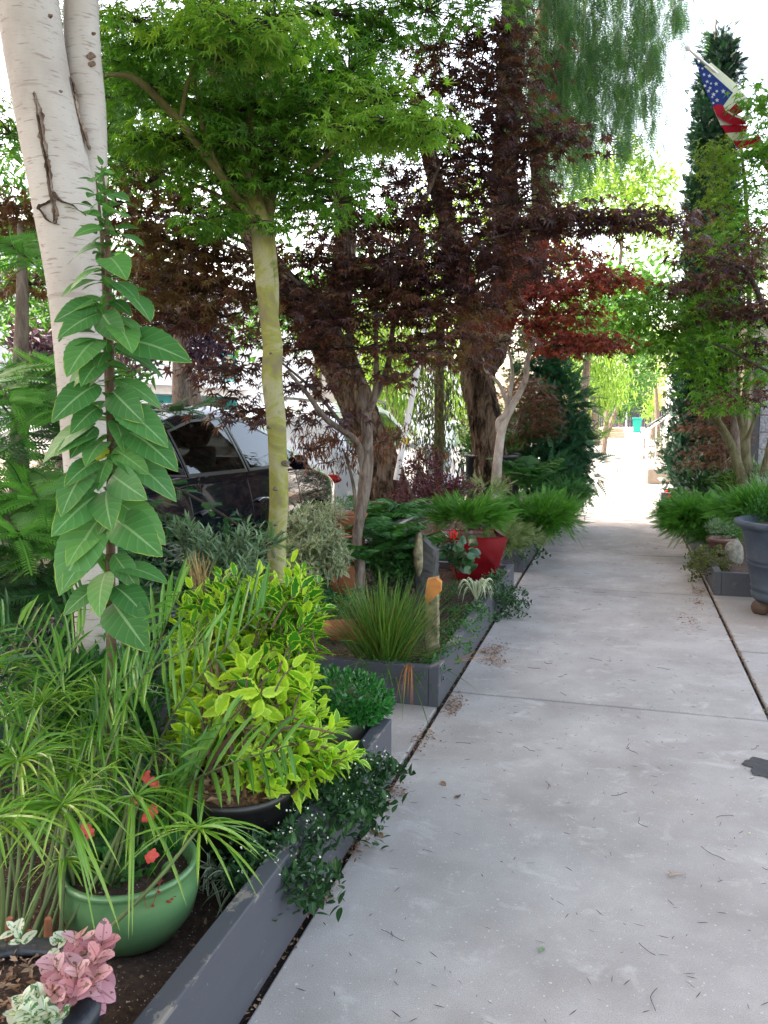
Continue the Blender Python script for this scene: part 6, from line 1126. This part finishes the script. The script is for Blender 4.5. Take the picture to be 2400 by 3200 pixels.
# low greens in planter two
def green(name, label, cat, zones, mat, tpl, size, mode='out', k=5, stem=None, base=None, **kw):
    t = thing(name, label, cat, base if base is not None else (zones[0][0])); mb = MB(); pads(mb, zones, tpl, size, mode=mode, k=k, **kw); mb.build('foliage', mat, t)
    if stem: m2 = MB(); [tube(m2, p, r, 5) for p, r in stem]; m2.build('stem', M['woodstem'], t, smooth=True)
    return t
green('baby_tears', 'bright green creeping cushion at the foot of the dark maple trunk', 'ground cover', [PP(1040, 1890, 5.2, 60, 35, 700), PP(1110, 1900, 5.1, 40, 35, 400), PP(1000, 1850, 5.3, 40, 25, 300), PP(1100, 1860, 5.3, 50, 20, 250)], L['jade'], K['rh'], .02, 'rand')
def fernplant(label, c, n, L_, mat=L['fern'], up_=.7, tpl='fern'):
    t = thing('fern', label, 'fern', c, 'ferns in the planters'); mb = MB(); a = np.linspace(0, 6.283, n, endpoint=False)+rng.random(n)
    d = np.column_stack((np.cos(a), np.sin(a), up_+.5*rng.random(n))); dd = unit(d)
    for k in range(n):
        m = 24; s = np.linspace(.12, 1, m); ln = L_*(.75+.4*rng.random()); q = c+rvec(1, .02)[0]+dd[k]*(s*ln)[:, None]-Z*(.42*ln*s**2.2)[:, None]; T = unit(np.gradient(q, axis=0)); sd_ = unit(np.cross(T, Z)); pr = np.sin(np.pi*np.clip(s*.86+.12, 0, 1))**.7
        tube(mb, q[::4], .002, 4, 2, cap=False)
        for s_ in (1, -1): inst(mb, T_rhomb(.26, .2, .35), q, sd_*s_*1.0+T*.3+rvec(m, .06), np.cross(sd_*s_, T)*s_+rvec(m, .25), ln*.22*pr+.004, np.clip(rng.random()*.6+rng.random(m)*.4, 0, 1))
    mb.build('fronds', mat, t)
fernplant('arching green fern between the dark maple trunk and the standing stone', P(1215, 1700, 5.9), 20, .46)
fernplant('lower fern behind the grass clump', P(1130, 1760, 5.7), 14, .34)
fernplant('upright fern at the foot of the pale slender trunk', P(1650, 1530, 9.2), 20, .75, up_=1.2)
fernplant('fern crowding the left side of the standing stone', P(1275, 1740, 6.0), 16, .4)
fernplant('deep green fern beneath the leaning rough trunk', P(1180, 1640, 6.5), 16, .5)
fernplant('small fern at the left of the feathery red pot plant', P(1260, 1620, 6.6), 14, .42)
t = thing('variegated_shrub', 'rounded cream-edged variegated shrub left of the dark maple trunk', 'shrub', P(970, 1850, 5.4)); mb = MB(); st = MB()
T_, D_ = zone_tips([((930, 1640, 5.4), (60, 50), 60), ((1000, 1680, 5.3), (80, 70), 110), ((950, 1740, 5.3), (70, 60), 80), ((1050, 1740, 5.3), (50, 60), 50), ((1010, 1600, 5.5), (80, 30), 60), ((920, 1690, 5.4), (40, 50), 40), ((980, 1800, 5.3), (60, 40), 30)], P(980, 1800, 5.6), .2); sprays(mb, T_, D_, 8, .062, K['narrow'], gap=.12, open_=1.3, stem=st, sr=.002, shrink=.3); mb.build('leaves', L['varieg'], t); st.build('stems', M['woodstem'], t)
t = thing('silver_shrub', 'airy shrub of narrow silvery leaves left of the yellow-green trunk', 'shrub', P(690, 1850, 3.9)); mb = MB(); st = MB()
T_, D_ = zone_tips([((600, 1660, 3.9), (60, 50), 12), ((680, 1700, 3.9), (90, 50), 26), ((780, 1680, 3.9), (60, 60), 20), ((740, 1760, 3.8), (90, 40), 22), ((640, 1760, 3.8), (60, 40), 12), ((560, 1640, 3.9), (30, 40), 5)], P(690, 1860, 4.0), .12, .8); sprays(mb, T_, D_, 12, .085, K['narrow'], gap=.16, open_=1.2, stem=st, sr=.0025, shrink=.4); mb.build('leaves', L['silver'], t); st.build('stems', M['greenstem'], t)
green('burgundy_shrub', 'burgundy small-leaved shrub behind the standing stone', 'shrub', [PP(x, y, tt, rx, rz, n) for x, y, tt, rx, rz, n in [(1330, 1470, 7.6, 60, 50, 700), (1290, 1530, 7.4, 60, 40, 600), (1370, 1530, 7.4, 80, 40, 800), (1450, 1540, 7.4, 60, 35, 500), (1340, 1420, 7.7, 45, 30, 260), (1280, 1460, 7.6, 40, 30, 200), (1240, 1560, 7.2, 40, 30, 200), (1420, 1500, 7.6, 50, 20, 160)]], L['loro'], K['rh'], .03, 'rand')
green('leafy_mound', 'dark green leafy mound hiding the far end board behind the dark maple trunk', 'plant', [PP(1200, 1755, 6.1, 60, 28, 700), PP(1260, 1770, 6.0, 50, 24, 500), PP(1140, 1740, 6.1, 40, 24, 300)], L['fern'], K['oval2'], .035, 'rand')
# terracotta bowls under the lace maple
bc2 = P(1080, 1610, 6.0); bc2[2] -= .14
pot('terracotta_bowl', 'terracotta bowl holding the small lace-leaf maple, left of the dark maple trunk', bc2, [(.07, 0), (.12, .08), (.15, .13), (.16, .15)], .13, .14, M['terra'])
mb = MB(); b_ = np.array((bc2[0], bc2[1], .1)); lathe(mb, b_, [(0, 0), (.12, 0), (.14, bc2[2]-.13), (0, bc2[2]-.128)], 30); tag(mb.build('terracotta_pot', M['terra'], smooth=True), 'upturned terracotta pot under the bowl of the small lace-leaf maple', 'plant pot')
green('green_cushion', 'low grey-green cushion plant in the terracotta bowl', 'plant', [PP(1090, 1575, 6.0, 60, 12, 260)], L['silver'], K['rhm'], .03, 'up')
# red square pot
rc = G(1478, 1800, .12); rc = P(1478, 1760, 6.9); rc[2] = .12; topz = P(1478, 1665, 6.9)[2]
t = thing('red_pot', 'glossy red square tapered pot with feathery green plant, behind the geranium', 'plant pot', rc); mb = MB(); a0 = .35; V = []
def sq(c, r, z, a0): return [(c[0]+r*math.cos(a0+math.pi/4+k*math.pi/2)*1.414, c[1]+r*math.sin(a0+math.pi/4+k*math.pi/2)*1.414, z) for k in range(4)]
lv = [(.15, .12), (.238, topz-.012), (.248, topz), (.228, topz+.0), (.218, topz-.04)]
for r_, z in lv: V += sq(rc, r_, z, a0)
mb.add(V, [(i*4+k, i*4+(k+1) % 4, (i+1)*4+(k+1) % 4, (i+1)*4+k) for i in range(4) for k in range(4)]+[(3, 2, 1, 0)]); mb.build('body', M['redpot'], t, bevel=.008)
mb = MB(); mb.add(sq(rc, .219, topz-.035, a0), [(0, 1, 2, 3)]); mb.build('soil', M['barkchips'], t)
def feathery(name, label, cx_, cy, tt, rx, rz, n, mat=None, size=.16, up_=.7, cat='feathery shrub', zb=.12):
    c = P(cx_, cy, tt); s = tt/2600; t = thing(name, label, cat, (c[0], c[1], zb)); mb = MB(); ns = 16+n//130
    v = inell(ns, .1); v[:, 2] *= .8; sub = c+v[:, :1]*rt*rx*s*.85+v[:, 1:2]*fw*rx*s*.7+v[:, 2:3]*Z*rz*s*.7
    k = int(n*2.0/ns); idx = np.repeat(np.arange(ns), k); N = len(idx); o = unit(v*(1, 1, .5)+rvec(ns, .35)); o = (o[:, :1]*rt+o[:, 1:2]*fw+o[:, 2:3]*Z*.4)[idx]
    a = unit(o+Z*up_*(.6+.8*rng.random(ns))[idx][:, None]+rvec(N, .55)); ln = (.3+.7*rng.random(N))*size*1.2
    p = sub[idx]+a*(ln*rng.random(N))[:, None]-Z*(.25*ln*rng.random(N))[:, None]
    inst(mb, K['feath'], p, a+o*.3-Z*.15*rng.random((N, 1)), rvec(N)+Z*.4, size*(.3+.45*rng.random(N)), np.clip(.5*rng.random(ns)[idx]+.5*rng.random(N), 0, 1)); mb.build('foliage', mat or L['feather'], t); return t
feathery('feathery_shrub', 'feathery bright green plant filling the red square pot', 1470, 1610, 6.9, 105, 40, 1500, zb=topz-.03)
feathery('variegated_juniper', 'pale cream-tipped feathery shrub between the red pot and the next planter', 1590, 1680, 7.5, 50, 70, 900, L['feather2'], .12, .4)
feathery('variegated_juniper', 'pale yellowish sprays showing above the red pot plant', 1520, 1530, 8.0, 50, 35, 260, L['feather2'], .14, .9)
feathery('feathery_shrub', 'feathery light green shrub leaning over the left edge of the path', 1690, 1610, 8.2, 105, 50, 2200, size=.2, up_=.35)
feathery('feathery_shrub', 'low green feathery skirt over the third planter edge', 1620, 1670, 7.9, 70, 35, 700, L['feather2'], .13, .2)
feathery('feathery_shrub', 'loose green foliage beside the upright fern', 1770, 1540, 9.6, 70, 50, 800, L['fern'], .18, .5)
# geranium and spider plants
t = thing('geranium', 'round-leaved geranium with one red flower head, before the red square pot', 'flowering plant', P(1430, 1800, 6.2)); mb = MB(); st = MB(); n = 60; v = inell(n); q = P(1435, 1730, 6.1)+v*(.14, .1, .13)
inst(mb, K['round'], q, rvec(n)*(1, 1, .3)-fw*.3, -fw+Z*.9+rvec(n, .4), .06+.03*rng.random(n)); mb.build('leaves', L['dark'], t)
tube(st, [P(1425, 1760, 6.1), P(1418, 1672, 6.0)], .003, 5, 3)
for k in range(10): tube(st, [P(1430, 1790, 6.15), q[k]], .003, 4, 2)
st.build('stems', M['greenstem'], t); mb = MB(); n = 26; c = P(1416, 1668, 6.0); v = unit(rvec(n)); inst(mb, K['petal'], c+v*.018, v+rvec(n, .5), v, .022); mb.build('flower_head', L['red'], t)
mb = MB(); n = 26; b0 = P(1487, 1870, 5.75); a = rng.random(n)*6.283; blades(mb, np.tile(b0, (n, 1))+rvec(n, .012), np.cos(a)[:, None]*rt*.45+np.sin(a)[:, None]*fw*.3+Z, .26+.07*rng.random(n), .017, .75+.2*rng.random(n), segs=9, stiff=3.2)
tag(mb.build('spider_plant', L['stripe']), 'white-striped spider plant with arching leaves near the planter corner', 'spider plant')
def zz(lst, z, r, k=1.5): return [(tuple(G(x, y, z_)), r, int(n*k)) for x, y, n, z_ in [(a[0], a[1], a[2], (a[3] if len(a) > 3 else z)) for a in lst]]
carpet('creeping_vine', 'small-leaved green vine tumbling over the planter corner onto the path', zz([(1540, 1800, 26), (1560, 1850, 30, .2), (1590, 1880, 26, .12), (1600, 1840, 20, .15), (1500, 1900, 14, .22), (1620, 1890, 12, .05), (1560, 1910, 12, .06), (1530, 1840, 20, .28), (1600, 1920, 8, .03)], .3, (.10, .1, .06)), L['vine'], K['oval2'], .034, 6)
carpet('ground_cover', 'low weedy ground cover along the inside of the grass planter edge', zz([(1440, 1900, 26), (1400, 1960, 20), (1460, 1950, 20), (1420, 2010, 18), (1380, 2060, 12), (1500, 1920, 16), (1440, 1830, 20, .3), (1400, 1850, 20, .2), (1200, 2080, 14, .2), (1330, 2080, 10, .2)], .22, (.12, .1, .05)), L['fern'], K['oval2'], .026, 6)
carpet('under_planting', 'dark mixed leaves filling the gaps between pots on the left planters', zz([(700, 2330, 20, .3), (900, 2200, 30, .3), (500, 2400, 30, .2), (1020, 1790, 30, .3), (900, 1880, 40, .25), (1000, 1950, 30, .2), (780, 1850, 30, .3), (1250, 1800, 40, .3), (1180, 1850, 30, .2), (1500, 1720, 20, .3), (1620, 1720, 16, .2), (520, 2100, 30, .3), (1200, 1700, 30, .3), (1330, 1700, 30, .25), (1700, 1650, 24, .25), (1800, 1570, 20, .2), (950, 1830, 30, .4), (1160, 1620, 20, .3)], .2, (.22, .2, .1), 2.2), L['dark'], K['oval2'], .05, 6)

# ------------------------------------------------------------------ third planter and kerb side things
b_ = P(1540, 1480, 10.2); rr_ = 85*10.2/2600; b_[2] = 0
zt_ = P(1540, 1418, 10.2)[2]
pot('black_tub', 'large round black tub behind the upright rough trunk', b_, [(rr_*.8, 0), (rr_*.95, zt_*.5), (rr_, zt_-.05), (rr_*1.05, zt_-.04), (rr_*1.05, zt_)], zt_-.08, rr_*.95, M['plasticpot'])
green('tub_plant', 'light green leafy plant in the round black tub', 'plant', [PP(1590, 1395, 10.2, 35, 20, 160), PP(1480, 1400, 10.2, 25, 25, 160), PP(1540, 1390, 10.3, 60, 20, 200)], L['green_far'], K['rh'], .07, 'up')
mb = MB(); blob(mb, P(1655, 1570, 8.7), (.13, .1, .07), 5, amp=.12); tag(mb.build('grey_rock', M['graniterock'], smooth=True), 'pale flat grey rock among the feathery green in the third planter', 'rock')
# dark carved figure beside the rough trunk
fg = P(1495, 1560, 9.0); fg[2] = .12; t = thing('carved_figure', 'small dark carved stone figure crouching beside the upright rough trunk', 'statue', fg)
mb = MB(); tube(mb, [fg, fg+(0, 0, .22), fg+(.0, -.02, .40), fg+(0, -.04, .52)], [.10, .11, .075, .05], 16, 6, .05); blob(mb, fg+(0, -.06, .57), (.07, .08, .075), 7, amp=.15)
for s in (-1, 1):
    tube(mb, [fg+(s*.06, -.03, .38), fg+(s*.08, -.1, .2), fg+(s*.07, -.13, .02)], [.035, .03, .035], 8, 4); blob(mb, fg+(s*.045, -.04, .64), (.018, .015, .025), 2, 10, 8); tube(mb, [fg+(s*.07, .04, .1), fg+(s*.11, -.02, .12), fg+(s*.1, -.08, .02)], [.05, .05, .035], 8, 4)
blob(mb, fg+(0, -.13, .55), (.03, .03, .025), 9, 10, 8); mb.build('body', M['stonedark'], t, smooth=True)
# white leaning pole with a yellow band
t = thing('guy_pole', 'leaning white metal pole with a yellow band, beside the climber column', 'pole', P(1240, 1500, 8.0)); mb = MB(); tube(mb, PATH([(1238, 1500, 8.0), (1305, 1150, 8.0), (1340, 960, 8)]), .03, 14, 3); mb.build('pole', M['whiteiron'], t, smooth=True)
mb = MB(); tube(mb, PATH([(1262.5, 1386, 8.0), (1266, 1370, 8.0)]), .036, 14, 2); mb.build('band', plain('yellow plastic band', (.75, .55, .02), .5), t, smooth=True)
# norfolk pine at the left
nb_ = P(60, 1900, 4.3); nb_[2] = 0
t = thing('norfolk_pine', 'dark tiered pine with feathery drooping boughs at the left edge', 'pine tree', nb_); tk = MB(); tube(tk, [nb_, P(60, 1500, 4.3), P(70, 900, 4.3), P(60, 700, 4.3)], [.06, .05, .03, .01], 10); tk.build('trunk', M['greybark'], t, smooth=True)
dk = MB(); lt = MB(); br = MB()
def bough(mb, pts, w, n=15, back=.0):
    q = smoothpath(PATH(pts), 8); tube(br, q[::3], np.linspace(.012, .004, len(q[::3])), 6, 2, cap=False); i0 = np.linspace(1, len(q)-1.01, n); ii = i0.astype(int); T = unit(np.gradient(q, axis=0))[ii]; p = q[ii]
    sd_ = unit(np.cross(T, Z)); pr = np.sin(np.pi*np.clip(.15+.7*i0/len(q), 0, 1))**.6
    for s in (1, -1):
        d = sd_*s*.9+T*.7+Z*.12+rvec(n, .14); inst(mb, K['norf'], p, d, Z-fw*.4+rvec(n, .35), w*pr*(.85+.3*rng.random(n)))
        inst(mb, K['norf'], p+T*.02, d+T*.5+Z*.5+rvec(n, .2), Z*.5-fw+rvec(n, .4), w*.55*pr*(.85+.3*rng.random(n)))
    inst(mb, K['norf'], q[-1:], T[-1:], [Z], w*.8)
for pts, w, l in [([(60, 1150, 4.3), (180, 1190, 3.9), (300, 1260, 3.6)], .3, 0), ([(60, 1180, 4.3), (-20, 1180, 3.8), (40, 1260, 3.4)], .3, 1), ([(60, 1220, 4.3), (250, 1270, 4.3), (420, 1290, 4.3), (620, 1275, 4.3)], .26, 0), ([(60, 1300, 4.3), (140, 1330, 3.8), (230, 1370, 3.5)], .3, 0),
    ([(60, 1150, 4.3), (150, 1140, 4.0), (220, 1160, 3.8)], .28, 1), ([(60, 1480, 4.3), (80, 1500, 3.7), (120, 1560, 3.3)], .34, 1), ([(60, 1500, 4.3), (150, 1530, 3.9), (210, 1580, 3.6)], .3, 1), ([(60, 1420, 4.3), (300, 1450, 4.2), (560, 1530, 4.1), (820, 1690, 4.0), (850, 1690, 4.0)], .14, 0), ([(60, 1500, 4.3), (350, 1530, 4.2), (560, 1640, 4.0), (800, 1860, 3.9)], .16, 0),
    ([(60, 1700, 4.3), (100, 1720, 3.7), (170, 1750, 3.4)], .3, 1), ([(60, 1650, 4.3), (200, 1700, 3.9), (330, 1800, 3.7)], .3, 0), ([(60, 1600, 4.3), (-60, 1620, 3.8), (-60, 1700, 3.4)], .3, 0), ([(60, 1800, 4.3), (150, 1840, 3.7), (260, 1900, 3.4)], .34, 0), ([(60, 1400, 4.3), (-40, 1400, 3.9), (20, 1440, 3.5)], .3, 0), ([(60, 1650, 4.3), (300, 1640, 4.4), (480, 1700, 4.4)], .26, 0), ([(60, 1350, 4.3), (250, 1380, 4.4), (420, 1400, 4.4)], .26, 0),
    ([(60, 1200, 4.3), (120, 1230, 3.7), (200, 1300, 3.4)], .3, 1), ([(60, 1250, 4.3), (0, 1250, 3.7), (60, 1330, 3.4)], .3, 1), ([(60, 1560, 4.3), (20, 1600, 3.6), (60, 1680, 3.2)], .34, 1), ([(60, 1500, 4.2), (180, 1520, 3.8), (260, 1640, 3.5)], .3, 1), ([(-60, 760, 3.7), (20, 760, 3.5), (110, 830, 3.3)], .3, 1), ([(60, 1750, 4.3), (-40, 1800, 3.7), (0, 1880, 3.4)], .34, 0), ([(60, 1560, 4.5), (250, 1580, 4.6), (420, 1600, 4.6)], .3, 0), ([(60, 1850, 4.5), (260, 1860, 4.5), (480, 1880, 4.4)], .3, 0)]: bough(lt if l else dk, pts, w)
dk.build('shaded_boughs', L['norfolk'], t); lt.build('lit_boughs', L['norfolklit'], t); br.build('branches', M['darktwig'], t)  # lit and shaded boughs differ only in painted needle colour
green('reflection_block_shrub', 'dense dark shrub added behind the blue-green weeping cypress to block fender reflections', 'shrub', [(np.array((-1.75+.1*rng.normal(), y, .8)), (.35, .4, .8), 900) for y in np.arange(11.5, 14.4, .45)], L['dark'], K['rh'], .08, 'rand')  # added, mostly unseen: keeps bright reflections off the black car's fender
green('base_fern_shrub', 'fine green shrub hiding the foot of the pale-barked trunk', 'shrub', [PP(290, 2130, 2.85, 120, 70, 900), PP(220, 2230, 2.8, 110, 80, 900), PP(380, 2230, 2.8, 110, 80, 800), PP(300, 2330, 2.75, 130, 70, 800)], L['fern'], K['rhm'], .045, 'up')
# low hedge hiding the street side of the beds
green('dark_hedge', 'dark leafy growth along the street side behind the near planters', 'shrub', [(np.array((-2.75+.1*rng.normal(), y, .35 if y > 3.7 else .6)), (.3, .35, .35 if y > 3.7 else .6), 500 if y > 3.7 else 900) for y in np.arange(1.0, 7.2, .45)], L['dark'], K['rh'], .07, 'rand')

# ------------------------------------------------------------------ right side pots and plants
# big blue-grey pot
pb = np.array((1.235, 6.72, .0)); FT = .105
sc_b = 1.0
tp = thing('blue_pot', 'big weathered blue-grey ribbed pot on brown feet at the right edge', 'plant pot', pb); mb = MB()
prof = [(0, FT), (.25, FT), (.262, FT+.02), (.27, FT+.05), (.262, FT+.06), (.268, FT+.08), (.278, FT+.10), (.27, FT+.11), (.30, FT+.26), (.312, FT+.268), (.315, FT+.28), (.306, FT+.29), (.314, FT+.30), (.318, FT+.312), (.31, FT+.322), (.345, FT+.50), (.352, FT+.52), (.348, FT+.53), (.37, FT+.545), (.408, FT+.56), (.415, FT+.58), (.405, FT+.598), (.37, FT+.602), (.35, FT+.56), (.34, FT+.53)]
lathe(mb, pb, prof, 72); mb.build('body', M['bluepot'], tp, smooth=True); mb = MB(); lathe(mb, pb, [(0, FT+.56), (.345, FT+.55)], 40); mb.build('soil', M['soil'], tp)
for k, a in enumerate((3.5, 4.5, 5.6, 1.2)): mb = MB(); c = pb+(.22*math.cos(a), .22*math.sin(a), .05); blob(mb, c, (.07, .06, .055), k+3, amp=.12); blob(mb, c+(.0, 0, .03), (.05, .045, .03), k+9, amp=.2); mb.build('foot', plain('brown foot', (.10, .06, .04), .8, bmp=.5), tp, smooth=True)
feathery('feathery_shrub', 'fresh green feathery plant spilling over the rim of the big blue-grey pot', 2380, 1590, 6.8, 130, 42, 2400, size=.17, up_=.5, zb=.65)
feathery('feathery_shrub', 'wide feathery green shrub over the right edge of the path, left of the big pot', 2180, 1610, 8.6, 95, 48, 2600, size=.2, up_=.25)
feathery('feathery_shrub', 'low feathery green hanging behind the brown pot', 2230, 1660, 8.5, 60, 40, 900, size=.16, up_=.0)
green('leafy_sprig', 'small broad-leaved sprig at the right of the big pot rim', 'plant', [PP(2370, 1610, 6.5, 35, 35, 200), PP(2390, 1570, 6.5, 25, 20, 80)], L['fern'], K['rhm'], .04, 'up')
bp = P(2255, 1700, 8.15); bp[2] = .1; zt_ = P(2255, 1678, 8.15)[2]-.1
pot('brown_pot', 'small brown glazed pot inside the right-hand planter', bp, [(.10, 0), (.125, zt_*.7), (.13, zt_-.05), (.145, zt_-.04), (.15, zt_-.01), (.143, zt_)], zt_-.03, .12, M['brownpot'])
green('pot_sprigs', 'upright green sprigs in the small brown pot', 'plant', [PP(2255, 1650, 8.15, 40, 18, 320), PP(2235, 1640, 8.15, 20, 20, 80)], L['silver'], K['rhm'], .035, 'up')
mb = MB(); blob(mb, P(2292, 1738, 7.75), (.085, .07, .15), 12, amp=.16); tag(mb.build('upright_rock', M['graniterock'], smooth=True), 'speckled pale upright rock between the brown pot and the big blue-grey pot', 'rock')
carpet('creeping_vine', 'yellowish creeping vine spilling from the right-hand planter onto the path', [(tuple(G(x, y, z)), (.09, .1, .05), n) for x, y, z, n in [(2190, 1760, .22, 40), (2175, 1740, .2, 30), (2200, 1720, .3, 40), (2225, 1750, .24, 40), (2260, 1760, .2, 30), (2165, 1770, .1, 24), (2180, 1800, .05, 14), (2240, 1720, .25, 26)]], L['bamboo'], K['oval2'], .034, 6)
# stone bowl with the lace maple
b_ = P(2270, 1550, 9.9); zt_ = P(2270, 1525, 9.9)[2]; b_[2] = zt_-.18; pot('stone_bowl', 'wide dark green shallow bowl under the rust lace-leaf maple', b_, [(.2, 0), (.35, .05), (.45, .14), (.47, .15), (.47, .18)], .14, .43, M['darkbowl'])
mb = MB(); lathe(mb, (b_[0], b_[1], .0), [(0, 0), (.2, 0), (.2, b_[2]-.002), (0, b_[2]-.001)], 24); tag(mb.build('bowl_stand', M['stonedark']), 'dark round stand beneath the wide dark bowl', 'stand')
green('bowl_leaves', 'dark rounded glossy leaves filling the wide dark bowl', 'plant', [PP(2200, 1512, 9.7, 45, 12, 200), PP(2260, 1510, 9.7, 50, 14, 200), PP(2310, 1512, 9.8, 40, 12, 100)], L['dark'], K['round'], .07, 'up')
mb = MB(); n = 200; b0 = np.array((1.75, 9.0, .25)); blades(mb, b0+rvec(n, .1)*(1, 1, .2), Z*.8+rvec(n, .7)*(1, 1, .2), .35+.25*rng.random(n), .007, .4, segs=6); b0 = P(2325, 1530, 9.2); blades(mb, b0+rvec(n, .1), Z*.8+rvec(n, .7)*(1, 1, .2), .35+.2*rng.random(n), .008, .4, segs=6); tag(mb.build('grass_tuft', L['grass']), 'loose dark grass tufts around the foot of the right-hand maple', 'grass', kind='stuff')
green('grey_green_shrub', 'grey-green narrow-leaved shrub at the right edge under the maples', 'shrub', [PP(2380, 1500, 9, 40, 40, 400), PP(2390, 1540, 8.6, 40, 30, 300)], L['silver'], K['rhn'], .09, 'up')
green('red_flowers_plant', 'small plant with red flowers in the little planter below the cypress', 'flowering plant', [PP(2100, 1545, 13.2, 22, 10, 160)], L['dark'], K['rh'], .05, 'up')
for x, y in [(2084, 1535), (2092, 1550), (2108, 1541)]: mb = MB(); blob(mb, P(x, y, 13), (.022, .022, .02), x, 10, 7, .2); o = mb.build('flower', L['red'], bpy.data.objects['red_flowers_plant'])
carpet('weeds', 'pale green weeds at the right edge of the picture beside the path joint', [(tuple(G(2415, 2080, .015)), (.04, .08, .02), 12), (tuple(G(2410, 2215, .015)), (.03, .06, .02), 8)], L['vine'], K['oval2'], .026, 5)

# ------------------------------------------------------------------ litter on the concrete
mb = MB(); n = 1500; y = 1.6+rng.random(n)**.9*11; x = -.83+rng.random(n)*1.54; a = rng.random(n)*6.283; ln = .008+.022*rng.random(n)**1.5
blades(mb, np.column_stack((x, y, np.full(n, .004))), np.column_stack((np.cos(a), np.sin(a), np.zeros(n)+.03)), ln*1.3, .0016+.001*rng.random(n), 0, segs=3); 
for i in range(45):
    p = np.array((-.8+rng.random()*1.5, 1.7+rng.random()*8, .004)); a = rng.random()*6.283; q = [p]
    for k in range(4): a += rng.normal()*.6; p = p+np.array((math.cos(a), math.sin(a), .0))*.012*(1+rng.random()*1.3); p[2] = .003+.003*rng.random(); q.append(p)
    tube(mb, q, .0009, 4, 2, cap=False)
tag(mb.build('fallen_needles', plain('dry needle litter', (.075, .055, .045), .9)), 'scattered dry needles and twiglets on the concrete path', 'litter', kind='stuff')
mb = MB(); n = 2600; e = rng.random(n); y = 1.4+rng.random(n)*12.5; x = np.where(e < .5, -.864, .741)+rng.normal(size=n)*.009; inst(mb, T_rhomb(.6), np.column_stack((x, y, .001+rng.random(n)*.006)), rvec(n)*(1, 1, .2), rvec(n, .4)+Z, .006+.014*rng.random(n)**2)
for cx_, cy, nn_, s_ in [(-.80, 4.1, 160, .05), (-.78, 4.02, 60, .03), (-.74, 5.1, 200, .07), (.66, 7.35, 160, .07), (-.83, 3.0, 120, .05), (-.84, 2.6, 60, .03), (-.85, 2.3, 60, .03), (-.84, 3.6, 80, .05), (.62, 6.9, 90, .06), (.5, 6.3, 70, .06), (-.7, 4.9, 80, .06)]:
    inst(mb, T_rhomb(.4), np.column_stack((cx_+rng.normal(size=nn_)*s_*.6, cy+rng.normal(size=nn_)*s_*1.6, .003+rng.random(nn_)*.012)), rvec(nn_)*(1, 1, .2), rvec(nn_, .4)+Z, .008+.018*rng.random(nn_))
tag(mb.build('leaf_litter', L['drybrown']), 'crumbled leaf litter lying in the joints and along the planters', 'litter', kind='stuff')
for i, (x, y, s_, m_, lb) in enumerate([(1430, 2495, .055, 'drybrown', 'salmon-brown dry leaf lying flat near the planter end'), (1160, 2590, .05, 'rust', 'dark red curled leaf against the planter foot'), (1185, 2600, .04, 'drybrown', 'tan curled leaf beside the dark red one at the planter foot'), (1500, 2035, .06, 'drybrown', 'pinkish curled leaf beside the grass planter edge'), (1730, 1803, .06, 'silver', 'pale crumpled leaf lying on the third slab'), (1885, 2075, .035, 'drybrown', 'small pale leaf in the middle of the fourth slab'), (1380, 2440, .045, 'drybrown', 'lacy dry leaf near the planter end'), (1690, 2975, .035, 'silver', 'narrow green leaf on the nearest slab'), (2340, 2597, .02, 'white', 'tiny white petal on the slab at right')]):
    mb = MB(); p = G(x, y, .006); inst(mb, T_leaf(.45, 6, .25, .2), [p], [rvec(1)[0]*(1, 1, 0)+rt], [Z+rvec(1, .15)[0]], [s_]); tag(mb.build('fallen_leaf', L[m_], smooth=True), lb, 'fallen leaf', 'fallen leaves on the path')
p = G(2115, 2735, .006); mb = MB(); tube(mb, [p+rt*-.025, p+rt*.0+(0, .003, .004), p+rt*.03+(0, .006, 0)], [.004, .0045, .002], 7, 4); tube(mb, [p+rt*-.01, p+rt*-.02+fw*.02+(0, 0, .004)], [.003, .0015], 5, 3); tag(mb.build('twig', M['tanstep'], smooth=True), 'short snapped twig lying on the nearest slab', 'twig')
mb = MB(); n = 500; q = []
while len(q) < n:
    x = -2.4+rng.random()*1.5; y = .9+rng.random()*2.1; q.append((x, y, .133+.012*math.sin(9*x+4*y)))
q = np.array(q); inst(mb, T_rhomb(.6, .1), q+(0, 0, .008), rvec(n)*(1, 1, .3), Z+rvec(n, .5), .006+.02*rng.random(n)**2); tag(mb.build('soil_debris', L['drybrown']), 'bits of bark and dry leaf on the bare soil of the near planter', 'debris', kind='stuff')
